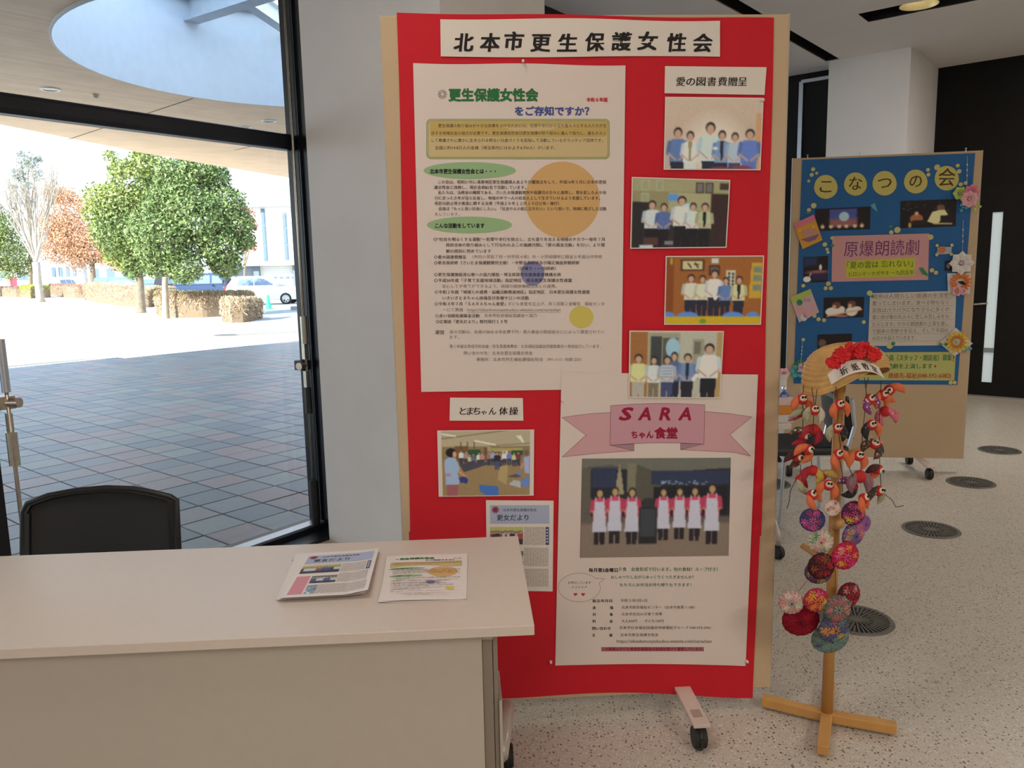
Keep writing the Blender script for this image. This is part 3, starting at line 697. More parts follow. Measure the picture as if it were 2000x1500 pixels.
# hedges: twiggy clipped bushes
def hedge(label, foot, top_y, thick, cols, n, seed, roundness=.5, twigs=True):
    """foot: pixel points along the front foot of the hedge, left to right"""
    P = [G(*p) for p in foot]; h = (at_depth(foot[0][0], top_y[0], P[0]).z-P[0].z); h2 = (at_depth(foot[-1][0], top_y[1], P[-1]).z-P[-1].z)
    t = thing('hedge', label, 'hedge', P[0], group=None)
    path = P; L = [0]
    for a, b in zip(P, P[1:]): L.append(L[-1]+(b-a).length)
    def at(u):
        d = u*L[-1]; i = max(k for k in range(len(L)-1) if L[k] <= d+1e-9) if d > 0 else 0
        e = (P[i+1]-P[i]).normalized(); return P[i]+e*(d-L[i]), e
    ee = (P[-1]-P[0]).normalized(); NR = Vector((-ee.y, ee.x, 0)); NR = NR if NR.y > 0 else -NR
    Lt = L[-1]; pw = max(2.5, 2.2*Lt/thick)
    def surf(u, a):    # a: angle round the section, front foot to back foot; the ends close in
        u = min(max(u, 0), 1); p, e = at(u); nrm = NR
        H = h+(h2-h)*u; en = max(0.0, 1-abs(2*u-1)**pw)**(1/2.5)
        sa, ca = math.sin(a), math.cos(a); k = .38
        x = -(abs(ca)**k)*math.copysign(1, ca)*.5*thick*en+thick*.5; z = (abs(sa)**k)*H*(.72+.28*en)
        z += .05*mnoise.noise(Vector((u*Lt*2, a*2, 0)))
        return p+nrm*x+Vector((0, 0, z))
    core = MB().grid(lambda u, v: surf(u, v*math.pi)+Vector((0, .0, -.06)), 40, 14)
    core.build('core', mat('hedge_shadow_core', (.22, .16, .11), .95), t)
    for ci, (mt, share, lo, hi) in enumerate(cols):
        r = np.random.RandomState(seed+ci); k = int(n*share); V = []; F = []
        for i in range(k):
            u = r.uniform(0, 1); u = u if r.uniform() < .55 else (.5-.5*math.cos(math.pi*u)); u = u if r.uniform() < .75 else (.5-.5*math.cos(math.pi*(.5-.5*math.cos(math.pi*u)))); a = r.uniform(lo, hi)*math.pi; p = surf(u, a); c = surf(u, math.pi/2); c = Vector((c.x, c.y, p.z*.6))
            o = (p-c).normalized(); d = (o*.6+Vector(r.normal(size=3))*.45+Vector((0, 0, .55))).normalized(); e = d.cross(Vector(r.normal(size=3))).normalized()
            l = r.uniform(.10, .24); w = .014 if twigs else .035; b = p-d*l*.6+Vector(r.normal(size=3))*.015
            j = len(V); V += [b-e*w, b+e*w, b+d*l+e*w*.4, b+d*l-e*w*.4]; F.append((j, j+1, j+2, j+3))
        o = MB().add(V, F).build('twigs' if twigs else 'leaves', mt, t); o['kind'] = 'stuff'
    return t
def tw(name, c): return mat(name, c, .9, island=.4, var=.1)
hb = tw('brown_twigs', (.42, .29, .21)); hr = tw('rusty_twigs', (.40, .22, .17)); hg = tw('green_shoots', (.26, .30, .09)); hp_ = tw('pale_twigs', (.62, .49, .33)); hy = tw('yellow_green_shoots', (.42, .46, .07))
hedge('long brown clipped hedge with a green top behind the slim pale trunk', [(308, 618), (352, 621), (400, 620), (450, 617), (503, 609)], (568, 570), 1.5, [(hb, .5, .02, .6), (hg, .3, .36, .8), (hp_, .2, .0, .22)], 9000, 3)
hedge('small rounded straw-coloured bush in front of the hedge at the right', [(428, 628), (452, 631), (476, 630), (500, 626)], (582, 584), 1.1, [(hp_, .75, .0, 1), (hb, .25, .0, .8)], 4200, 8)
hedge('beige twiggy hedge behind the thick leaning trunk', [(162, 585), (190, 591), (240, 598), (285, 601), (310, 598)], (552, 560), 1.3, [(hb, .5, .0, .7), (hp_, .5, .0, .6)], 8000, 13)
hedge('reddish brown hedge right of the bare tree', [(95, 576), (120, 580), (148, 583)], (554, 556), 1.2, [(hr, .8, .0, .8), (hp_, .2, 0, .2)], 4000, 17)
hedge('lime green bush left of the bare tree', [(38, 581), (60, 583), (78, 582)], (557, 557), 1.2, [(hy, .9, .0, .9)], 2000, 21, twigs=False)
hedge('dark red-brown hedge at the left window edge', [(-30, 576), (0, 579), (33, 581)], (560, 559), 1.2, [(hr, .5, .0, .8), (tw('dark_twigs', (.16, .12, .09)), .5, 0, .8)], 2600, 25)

# cars
m_cg = mat('car_glass', (0.16, 0.22, 0.32), .08, spec=.8); m_tyre = mat('tyre_rubber', (.02, .02, .022), .8); m_rim = mat('wheel_metal', (.6, .62, .65), .3, metal=.8)
def car(label, px, yaw, paint, prof, length, width=1.68, kind='car'):
    """px: pixel of the ground under the near side's middle; prof: side outline (x 0..1, z m) for body and cabin"""
    base = G(*px); t = thing('car', label, 'car', base, R(yaw))
    body, cab, glass = prof; hw = width/2
    def loft(poly, inset_top, z0, z1, nm, mt, off=0.0, bev=.05):
        m = MB(); n = len(poly); A = []; B = []
        for x, z in poly:
            k = inset_top*max(0, (z-z0)/(z1-z0)); A.append(Vector(((x-.5)*length, -hw+k-off, z))); B.append(Vector(((x-.5)*length, hw-k+off, z)))
        m.add(A+B, [tuple(range(n))[::-1], tuple(range(n, 2*n))]+[(i, (i+1) % n, n+(i+1) % n, n+i) for i in range(n)])
        return m.build(nm, mt, t, world=False, bevel=bev)
    loft(body, .04, .2, 1.0, 'body', paint)
    zt = max(z for x, z in cab); z0 = min(z for x, z in cab)
    loft(cab, .22, z0, zt, 'cabin', paint, -.01)
    for g in glass:
        loft(g, .22, z0, zt, 'side_window', m_cg, .008, 0)
    # windscreen and rear window, slightly proud
    c = sorted(cab); 
    def slab(p, q, nm):
        x0, a = p; x1, b = q; m = MB(); dx = -.012 if x0 < .5 else .012
        ka = .22*(a-z0)/(zt-z0); kb = .22*(b-z0)/(zt-z0)
        X0 = (x0-.5)*length+dx; X1 = (x1-.5)*length+dx
        vs = [(X0, -hw+ka+.1, a+.01), (X0, hw-ka-.1, a+.01), (X1, hw-kb-.1, b+.01), (X1, -hw+kb+.1, b+.01)]
        m.add(vs+[(v[0]-dx*1.5, v[1], v[2]-.01) for v in vs], [(0, 1, 2, 3), (7, 6, 5, 4), (0, 4, 5, 1), (1, 5, 6, 2), (2, 6, 7, 3), (3, 7, 4, 0)]); m.build(nm, m_cg, t, world=False)
    fr = sorted([p for p in cab if p[0] > .5]); re = sorted([p for p in cab if p[0] <= .5])
    slab((fr[-1][0]-.01, fr[-1][1]+.04), (fr[0][0]+.0, fr[0][1]-.05), 'windscreen'); slab((re[0][0]+.005, re[0][1]+.04), (re[-1][0], re[-1][1]-.05), 'rear_window')
    for x in (.17, .80):
        for sgn in (-1, 1):
            c = Vector(((x-.5)*length, sgn*(hw-.08), .3)); m = MB(); ax = Vector((0, sgn, 0))
            w = m.lathe(c, [(.16, .085), (.26, .1), (.3, .07), (.3, -.1), (.1, -.1)], 24, ax).build('wheel', m_tyre, t, world=False, smooth=True)
            MW[w.name] = MW[t.name]
            m = MB().lathe(c, [(0, .075), (.05, .08), (.06, .06)], 16, ax)
            for k in range(7):
                a = 2*math.pi*k/7; d = Vector((math.cos(a), 0, math.sin(a))); m.bar(c+ax*.07+d*.04, c+ax*.085+d*.19, .04, .02, up=ax)
            m.lathe(c, [(.17, .09), (.2, .095), (.2, .05)], 24, ax); m.build('wheel_rim', m_rim, w, world=False)
    for sgn in (-1, 1):
        MB().box((-.5*length+.06, sgn*(hw-.18), .88), (.14, .28, .22)).build('tail_light', mat('red_tail_lamp', (.65, .03, .05), .25), t, world=False, bevel=.02)
        MB().box((.5*length-.12, sgn*(hw-.2), .72), (.2, .3, .12)).build('headlight', mat('headlamp', (.8, .82, .85), .15), t, world=False, bevel=.03)
        MB().box((.16*length, sgn*(hw+.06), 1.0), (.1, .16, .12)).build('mirror', paint, t, world=False, bevel=.03)
    MB().box((-.5*length-.01, 0, .5), (.02, .33, .165)).build('number_plate', mat('plate_white', (.8, .8, .78), .4), t, world=False)
    return t
HATCH = ([(0, .25), (0.01, .62), (.02, .95), (.10, 1.02), (.66, 1.0), (.86, .88), (.985, .70), (1, .45), (.99, .25)],
         [(.03, .98), (.11, 1.43), (.22, 1.50), (.45, 1.49), (.55, 1.42), (.74, .98)], [[(.17, 1.03), (.20, 1.33), (.38, 1.41), (.385, 1.03)], [(.40, 1.03), (.395, 1.41), (.52, 1.36), (.66, 1.03)]])
VAN = ([(0, .25), (0, .9), (.02, 1.02), (.9, 1.02), (.99, .8), (1, .5), (.99, .25)], [(.01, 1.0), (.03, 1.75), (.08, 1.82), (.72, 1.82), (.78, 1.74), (.93, 1.0)],
       [[(.05, 1.1), (.07, 1.65), (.34, 1.68), (.34, 1.1)], [(.37, 1.1), (.37, 1.68), (.62, 1.66), (.62, 1.1)], [(.65, 1.1), (.65, 1.65), (.75, 1.6), (.84, 1.1)]])
SEDAN = ([(0, .25), (0, .8), (.03, .98), (.2, 1.0), (.7, .98), (.95, .82), (1, .5), (.99, .25)], [(.12, .97), (.26, 1.40), (.35, 1.45), (.5, 1.44), (.58, 1.38), (.76, .97)],
         [[(.24, 1.03), (.30, 1.32), (.42, 1.37), (.42, 1.03)], [(.44, 1.03), (.44, 1.37), (.55, 1.33), (.68, 1.03)]])
pw_ = mat('white_car_paint', (.8, .8, .8), .25, spec=.6); pb_ = mat('navy_car_paint', (.03, .06, .14), .2, spec=.7); pk_ = mat('black_car_paint', (.012, .014, .02), .2, spec=.7); pbl = mat('blue_grey_car_paint', (.12, .22, .38), .25, spec=.6); psv = mat('silver_car_paint', (.55, .58, .62), .25, metal=.4)
car('white hatchback with red tail light parked beside the green cone', (522, 594), 3, pw_, HATCH, 3.95)
car('navy car behind the hedge, left of the walking person', (405, 584), 4, pb_, VAN, 4.2)
car('black van with a red lamp behind the slim pale trunk', (352, 580), 60, pk_, VAN, 3.6)
car('blue-grey van behind the beige hedge', (232, 576), 8, pbl, VAN, 4.3)
car('white sedan low in front of the blue-grey van', (244, 579), 6, psv, SEDAN, 4.4)
car('small white car with dark rear window behind the reddish hedge', (128, 573), 82, pw_, VAN, 3.4, 1.5)
car('pale blue car between the two green tree trunks', (309, 572), 14, pbl, HATCH, 3.9)

# person behind the hedge
def person_far():
    base = G(447, 594); t = thing('person', 'distant person in a dark jacket walking behind the long hedge', 'person', base, R(25))
    J = dict(pel=(0, 0, .92), wa=(0, 0, 1.1), ch=(0, .01, 1.32), nk=(0, .01, 1.46), hd0=(0, -.01, 1.54), hd1=(0, -.01, 1.68), sl=(-.17, 0, 1.40), el=(-.25, .03, 1.14), hl=(-.22, -.12, .93), sr=(.17, 0, 1.40), er=(.25, .05, 1.14), hr=(.23, -.02, .90),
             hpl=(-.09, 0, .86), kl=(-.1, -.12, .48), al=(-.1, .02, .1), tl=(-.1, -.15, .04), hpr=(.09, 0, .86), kr=(.1, .04, .48), ar=(.1, .18, .12), tr=(.1, .04, .04))
    E = 'pel-wa wa-ch ch-nk nk-hd0 hd0-hd1 ch-sl sl-el el-hl ch-sr sr-er er-hr pel-hpl hpl-kl kl-al al-tl pel-hpr hpr-kr kr-ar ar-tr'.split()
    Rr = dict(pel=.15, wa=.14, ch=.165, nk=.06, hd0=.085, hd1=.085, sl=.08, el=.05, hl=.035, sr=.08, er=.05, hr=.035, hpl=.1, kl=.065, al=.045, tl=.04, hpr=.1, kr=.065, ar=.045, tr=.04)
    ks = list(J); me = bpy.data.meshes.new('b'); me.from_pydata([J[k] for k in ks], [tuple(ks.index(x) for x in e.split('-')) for e in E], [])
    o = bpy.data.objects.new('b', me); COL.objects.link(o); md = o.modifiers.new('s', 'SKIN'); o.modifiers.new('u', 'SUBSURF').levels = 1
    for i, k in enumerate(ks): o.data.skin_vertices[0].data[i].radius = (Rr[k], Rr[k]*.8); o.data.skin_vertices[0].data[i].use_root = (k == 'pel')
    bpy.context.view_layer.update(); m2 = bpy.data.meshes.new_from_object(o.evaluated_get(bpy.context.evaluated_depsgraph_get()))
    bpy.data.objects.remove(o); m2.name = 'body'; m2.materials.clear()
    for q in (mat('navy_jacket', (.03, .035, .06), .8), mat('dark_trousers', (.04, .04, .05), .8), mat('skin', (.55, .36, .27), .5), mat('shoe_black', (.02, .02, .02), .5)): m2.materials.append(q)
    for p in m2.polygons: z = p.center.z; p.material_index = 2 if z > 1.47 or (abs(p.center.x) > .17 and z < .97) else 0 if z > .84 else 3 if z < .09 else 1; p.use_smooth = True
    b = bpy.data.objects.new('body', m2); COL.objects.link(b); b.parent = t; MW[b.name] = MW[t.name]
    MB().ball((0, .015, 1.64), (.1, .105, .1), 14, 8).build('hair', mat('black_hair', (.02, .018, .016), .7), t, world=False, smooth=True)
    MB().ball((0, -.1, 1.595), (.014, .02, .02), 8, 6).build('nose', MATS['skin'], t, world=False)
person_far()

# cone, manholes, kerb block, banners
c = G(525, 604); t = thing('traffic_cone', 'green traffic cone in front of the white hatchback', 'cone', c)
m_cone = mat('green_cone_plastic', (.05, .50, .30), .5)
MB().box(c+Vector((0, 0, .02)), (.36, .36, .04)).build('base', m_cone, t, bevel=.01); MB().lathe(c+Vector((0, 0, .04)), [(.14, 0), (.045, .58), (.03, .60), (0, .60)], 20).build('cone_body', m_cone, t, smooth=False)
for (x, y, lb) in ((443, 655, 'nearer manhole cover on the pale ground'), (500, 643, 'farther manhole cover on the pale ground, close to the bush')):
    c = G(x, y); t = thing('manhole_cover', lb, 'manhole cover', c); mm = mat('iron_cover', (.16, .15, .14), .6, metal=.4)
    MB().lathe(c, [(0, .010), (.27, .010), (.28, .004)], 28).build('cover', mm, t); MB().lathe(c, [(.29, .001), (.29, .012), (.35, .012), (.36, .0)], 28).build('frame_ring', mat('iron_ring', (.24, .23, .21), .6, metal=.3), t)
c = G(585, 606); tag(MB().box(c+Vector((0, 0, .09)), (.7, .25, .18)).build('kerb_block', mat('concrete_block', (.36, .35, .34), .9, var=.1), bevel=.015), 'low concrete block on the ground beside the window mullion', 'kerb block')
for (x, y0, y1, w, colr, lb) in ((22, 540, 574, 14, (.75, .04, .08), 'red banner behind the dark hedge at the left window edge'), (8, 538, 574, 12, (.8, .8, .8), 'white banner beside the red banner at the left window edge')):
    b = G(x, 573); tp = at_depth(x, y0, b); t = thing('banner_flag', lb, 'banner', b); s = 1/scale_at(b)
    MB().tube([b, Vector((b.x, b.y, tp.z))], .018, 6).build('pole', m_alu, t)
    MB().grid(lambda u, v: Vector((b.x+.02+u*w*s, b.y+.05*math.sin(5*u), tp.z-.05-v*(tp.z-b.z-.35))), 6, 4).build('cloth', mat('banner_%d' % x, colr, .8), t, solid=.004)

# buildings
m_bw = mat('white_cladding', (.74, .75, .77), .6, var=.03, scale=1); m_bg = mat('grey_cladding', (.34, .38, .44), .6, var=.05); m_bd = mat('dark_grey_column', (.14, .18, .24), .6)
m_win = mat('blue_grey_glazing', (.12, .18, .26), .12, spec=.8)
b0 = G(500, 590); dist = b0.y+14
def far(px, py, Y): return ony(px, py, Y)
BY = 58.0
zg = gz(-18, BY)
L0_, R0_ = far(430, 550, BY).x, far(760, 550, BY).x
zr0 = far(500, 405, BY).z; zmid = far(520, 516, BY).z
bt = thing('hall_building', 'white two-storey hall with tall dark window strips and a roller shutter', 'building', (0.5*(L0_+R0_), BY, zg))
MB().box(((L0_+R0_)/2, BY+6, (zmid+zr0)/2), (R0_-L0_, 12, zr0-zmid)).build('upper_wall', m_bw, bt)
MB().box(((L0_+R0_)/2, BY+6.4, (zg+zmid)/2), (R0_-L0_-.3, 12, zmid-zg)).build('lower_wall', m_bg, bt)
MB().box(((L0_+R0_)/2, BY+5.7, zr0+.08), (R0_-L0_+.4, 12.6, .16)).build('roof', mat('roof_edge', (.45, .47, .5), .5), bt)
MB().box(((L0_+R0_)/2, BY-.1, zmid), (R0_-L0_+.3, .9, .22)).build('canopy_ledge', mat('ledge_grey', (.38, .40, .43), .5), bt)
for k, (x, y0, y1, w) in enumerate(((513, 408, 510, 7), (555, 416, 508, 7), (597, 416, 508, 7), (640, 416, 508, 7), (684, 416, 508, 7), (470, 416, 508, 7))):
    p, q = far(x, y0, BY), far(x+2, y1, BY); ww = w/FPX*BY; f = thing
    fr = MB().box((p.x, BY-.03, (p.z+q.z)/2), (ww, .1, p.z-q.z)).build('window', m_bd, bt)
    for z0, z1 in ((.04, .30), (.33, .66), (.69, .97)):
        MB().box((p.x, BY-.085, p.z-(p.z-q.z)*(z0+z1)/2), (ww*.75, .03, (p.z-q.z)*(z1-z0))).build('pane', m_win, fr)
for x in (500, 577, 690):
    p = far(x, 520, BY); MB().box((p.x, BY+.2, (zg+zmid)/2), (.38, .5, zmid-zg)).build('column', m_bd, bt)
p, q = far(504, 518, BY), far(573, 590, BY); sh = MB()
nS = 16
for k in range(nS):
    z = p.z-(k+.5)*(p.z-zg)/nS; sh.box(((p.x+q.x)/2, BY+.36, z), (q.x-p.x, .06, (p.z-zg)/nS*.93))
sh = sh.build('roller_shutter', mat('shutter_white', (.72, .74, .76), .5), bt)
for x in (535, 547, 559, 570):
    w_ = far(x, 542, BY); MB().box((w_.x, BY+.31, w_.z), (.24, .05, .14)).build('shutter_window', m_win, sh)
# pale buildings behind the orange tree and cars
def block(label, x0, x1, ytop, Y, mw, wins=3, roof=None):
    p, q = far(x0, ytop, Y), far(x1, ytop, Y); z = gz(p.x, Y); t = thing('building', label, 'building', ((p.x+q.x)/2, Y, z))
    MB().box(((p.x+q.x)/2, Y+4, (p.z+z)/2), (q.x-p.x, 8, p.z-z)).build('wall', mw, t)
    MB().box(((p.x+q.x)/2, Y+4, p.z+.1), (q.x-p.x+.5, 8.5, .2)).build('roof', mat('far_roof', (.5, .52, .55), .6), t)
    for k in range(wins):
        cx = p.x+(q.x-p.x)*(k+.5)/wins; w = (q.x-p.x)/wins*.55; h = (p.z-z)*.35
        fr = MB().box((cx, Y-.02, z+(p.z-z)*.62), (w, .1, h)).build('window', m_alu, t); MB().box((cx, Y-.09, z+(p.z-z)*.62), (w*.86, .04, h*.84)).build('pane', m_win, fr)
    return t
block('low pale building behind the small white car', 96, 150, 508, 108, m_bw, 4)
block('long white building behind the parked vans', 168, 322, 512, 108, m_bw, 5)
block('white building behind the navy car and person', 342, 428, 524, 108, m_bw, 3)
block('white building at the left behind the banners', -120, 70, 524, 108, m_bw, 4)

# ================================================================ DISPLAY BOARDS
class Board:
    def __init__(s, p, deg):
        s.p = Vector(p); s.U = Vector((math.cos(R(deg)), math.sin(R(deg)), 0)); s.N = Vector((math.sin(R(deg)), -math.cos(R(deg)), 0))
    def at(s, x, y, off=0.0): return onplane(x, y, s.p, s.N)+s.N*off
    def uz(s, x, y): q = s.at(x, y); return (q-s.p).dot(s.U), q.z
    def w(s, u, z, off=0.0): return Vector((s.p.x, s.p.y, 0))+s.U*u+Vector((0, 0, z))+s.N*off
RB = Board((.1, 2.52, 0), 3.2)
BBD = Board((2.955, 5.60, 0), -9.5)
m_panel = mat('beige_board_cloth', (.56, .43, .28), .85, var=.04, scale=3, bump=.08, bscale=300)
m_edge = mat('grey_board_edge', (.45, .44, .40), .5)
m_foot = mat('cream_metal_foot', (.66, .55, .50), .45, var=.04, scale=10)
def caster(c, parent, r=.033, ax=Vector((1, 0, 0)), top=.09):
    ax = ax.normalized()
    m = MB().lathe(c+Vector((0, 0, r))-ax*.012, [(0, -.008), (r*.9, -.008), (r, -.004), (r, .006), (r*.85, .009), (0, .009)], 20, ax)
    m.lathe(c+Vector((0, 0, r))+ax*.012, [(0, -.009), (r*.85, -.009), (r, -.006), (r, .004), (r*.9, .008), (0, .008)], 20, ax)
    w = m.build('caster_wheel', m_rub, parent, smooth=False)
    h = MB(); f = ax.cross(Vector((0, 0, 1))); h.lathe(c+Vector((0, 0, r)), [(r*1.12, -.006), (r*1.18, 0), (r*1.12, .006)], 16, ax)
    h.box(c+Vector((0, 0, r*1.55))-f*.006, (.03, .04, .028), ax, f); h.tube([c+Vector((0, 0, r*1.4)), c+Vector((0, 0, top))], .008, 8)
    h.build('caster_fork', m_blk, w)
    return w
def display_board(B, label, tl, tr, br, feet_u, thick=.03):
    u0, z1 = B.uz(*tl); u1, z1b = B.uz(*tr); u1b, z0 = B.uz(*br); z1 = (z1+z1b)/2; u1 = (u1+u1b)/2
    c = B.w((u0+u1)/2, 0); t = thing('display_board', label, 'display board', c)
    MB().box(B.w((u0+u1)/2, (z0+z1)/2, -thick/2), (u1-u0, thick, z1-z0), B.U, -B.N).build('panel', m_panel, t, bevel=.003)
    for u in (u0-.0, u1+.0): MB().box(B.w(u, (z0+z1)/2, -thick/2), (.006, thick-.006, z1-z0+.004), B.U, -B.N).build('edge_trim', m_edge, t)
    for u in feet_u:
        f = MB().box(B.w(u, .092, -thick/2), (.055, .50, .012), B.U, -B.N).build('foot', m_foot, t, bevel=.002)
        MB().box(B.w(u, (z0+.1)/2+.0, -thick/2), (.05, .024, max(z0-.1, .01)+.01), B.U, -B.N).build('foot_post', m_foot, f)
        for s in (-1, 1): 
            k = caster(B.w(u, 0, -thick/2+s*.215), t, .036, B.U, .09)
    return t, (u0, u1, z0, z1)
uR = (onz(1383, 1436, .1)-RB.p).dot(RB.U)
rb, rbx = display_board(RB, 'tall wheeled display board covered in red paper, beside the reception table', (742, 27), (1549, 31), (1499, 1343), (uR, -.40))
ub = (onz(1818, 938)-BBD.p).dot(BBD.U)
bb_, bbx = display_board(BBD, 'wheeled display board with the blue poster, behind the wooden stand', (1549, 309), (1921, 294), (1880, 896), (ub, ub-.95))
MB().box(RB.w(uR, .1, .17), (.03, .04, .001), RB.U, -RB.N).build('sticker', mat('tan_sticker', (.42, .32, .25), .6), rb)

def paper(name, label, cat, B, quad, m, base, bulge=None, bx=10, by=10, edge=None):
    xs = [q[0] for q in quad]; ys = [q[1] for q in quad]; cb = B.at((quad[2][0]+quad[3][0])/2, (quad[2][1]+quad[3][1])/2, base)
    t = thing(name, label, cat, cb)
    tl, tr, br, bl = quad; x0, x1, y0, y1 = min(xs), max(xs), min(ys), max(ys)
    bf = bulge or (lambda u, v: 0)
    def fn(x, y, off): return B.at(x, y, base+off+bf((x-x0)/(x1-x0), (y-y0)/(y1-y0)))
    def g(u, v):
        x = (tl[0]*(1-u)+tr[0]*u)*(1-v)+(bl[0]*(1-u)+br[0]*u)*v; y = (tl[1]*(1-u)+tr[1]*u)*(1-v)+(bl[1]*(1-u)+br[1]*u)*v
        if edge: dx, dy = edge(u, v); x += dx; y += dy
        return fn(x, y, 0)
    MB().grid(g, bx, by).build('sheet', m, t, smooth=True)
    return Sheet(fn, t)
def ink(name, c, r=.6): return mat(name, c, r, spec=.2)
K = ink('black_ink', (.02, .018, .02)); KG = ink('grey_ink', (.24, .20, .19)); KS = ink('soft_black_ink', (.07, .055, .055)); KGR = ink('green_ink', (.03, .18, .06)); KBL = ink('blue_ink', (.06, .09, .32)); KRD = ink('red_ink', (.55, .03, .04))
m_red = mat('red_poster_paper', (.60, .016, .030), .75, var=.04, scale=3, spec=.25)
m_wp = mat('white_paper', (.76, .72, .66), .75, spec=.25); m_pp = mat('pinkish_white_paper', (.75, .67, .63), .75, spec=.25); m_ph = mat('photo_paper', (.76, .72, .68), .35, spec=.4)
wv = lambda a, k, p=0: (lambda u, v: a*(1+math.sin(k*u*6.28+p)*.5+math.sin(k*1.3*v*6.28+p)*.5))
paper('red_backing_paper', 'large upper sheet of red paper covering the tall board', 'paper', RB, [(775, 25), (1511, 36), (1486, 1046), (801, 1052)], m_red, .0015, wv(.0006, 1.5), 30, 30, lambda u, v: (1.2*math.sin(v*9), 1.5*math.sin(u*11) if v == 0 else 0))
paper('red_backing_paper', 'lower sheet of red paper hanging below the tall board edge', 'paper', RB, [(799, 1038), (1484, 1038), (1469, 1362), (812, 1364)], m_red, .0022, lambda u, v: .0008+.02*max(0, v-.9)*max(0, u-.6)*10*.4, 24, 14,
      lambda u, v: (0, (-11*math.sin(min(1, max(0, (u-.25)/.72))*math.pi)**1.5)*(v > .8)*(v-.8)*5))

# --- title banner
S = paper('title_banner', 'white title banner lettered in brush writing at the top of the red board', 'banner', RB, [(860, 37), (1405, 41), (1405, 112), (861, 111)], m_wp, .0045, wv(.0012, 2.2), 40, 4, lambda u, v: (0, 2.2*math.sin(u*8+1) if v < .5 else 1.5*math.sin(u*6)))
for ch, x, y in zip('北本市更生保護女性会', (906, 957, 1003, 1056, 1108, 1161, 1213, 1264, 1320, 1371), (86, 86, 83, 86, 87, 85, 84, 83, 86, 87)):
    S.text(ch, x-18, y, x+18, 38, K, .034, .10)
S.done()
S = paper('caption_card', 'white caption card in brush writing above the top right photo', 'card', RB, [(1298, 130), (1496, 132), (1492, 186), (1297, 183)], m_wp, .0045, wv(.0008, 1), 8, 4)
for ch, x in zip('愛の図書費贈呈', (1328.5, 1348, 1368, 1389, 1410, 1430, 1449)): S.text(ch, x-8.5, 161, x+8.5, 19, K, .019, .08)
S.done()
S = paper('caption_card', 'white caption card in brush writing above the exercise class photo', 'card', RB, [(879, 776), (1021, 777), (1022, 821), (878, 821)], m_wp, .0045, wv(.0008, 1), 8, 4)
for ch, x, r in zip('とまちゃん体操', (904, 918, 931, 945, 962, 983, 1003), (6, 6, 7, 5, 7, 8, 8.5)): S.text(ch, x-r, 803 if r > 5.5 else 805, x+r, 17 if r > 5.5 else 11, K, .019, .08)
S.done()

# --- the big information poster (also drawn small on the flyers)
m_gold = mat('gold_print', (.56, .42, .13), .7); m_goldl = mat('pale_gold_print', (.62, .50, .26), .7); m_grn = mat('green_print', (.30, .50, .26), .7); m_org = mat('orange_print', (.66, .42, .17), .7); m_bl = mat('blue_print', (.22, .24, .46), .7); m_yl = mat('yellow_print', (.64, .56, .12), .7); m_gl = mat('green_line', (.06, .26, .08), .7)
def rrect(x0, y0, x1, y1, r, n=6):
    P = []
    for cx, cy, a in ((x1-r, y0+r, -90), (x1-r, y1-r, 0), (x0+r, y1-r, 90), (x0+r, y0+r, 180)):
        for k in range(n+1): P.append((cx+r*math.cos(R(a+90*k/n)), cy+r*math.sin(R(a+90*k/n))))
    return P
def flower_mark(S, cx, cy, r, m, n=12, m2=None):
    for k in range(n):
        a = 2*math.pi*k/n; S.ell(cx+r*.62*math.cos(a), cy+r*.62*math.sin(a), r*.36, r*.36, m, .0006+.0001*(k % 2), 8)
    S.ell(cx, cy, r*.3, r*.3, m2 or m, .0009, 10)
ZA = lambda X, Y: (800+X/3.26, 300+Y/3.26)
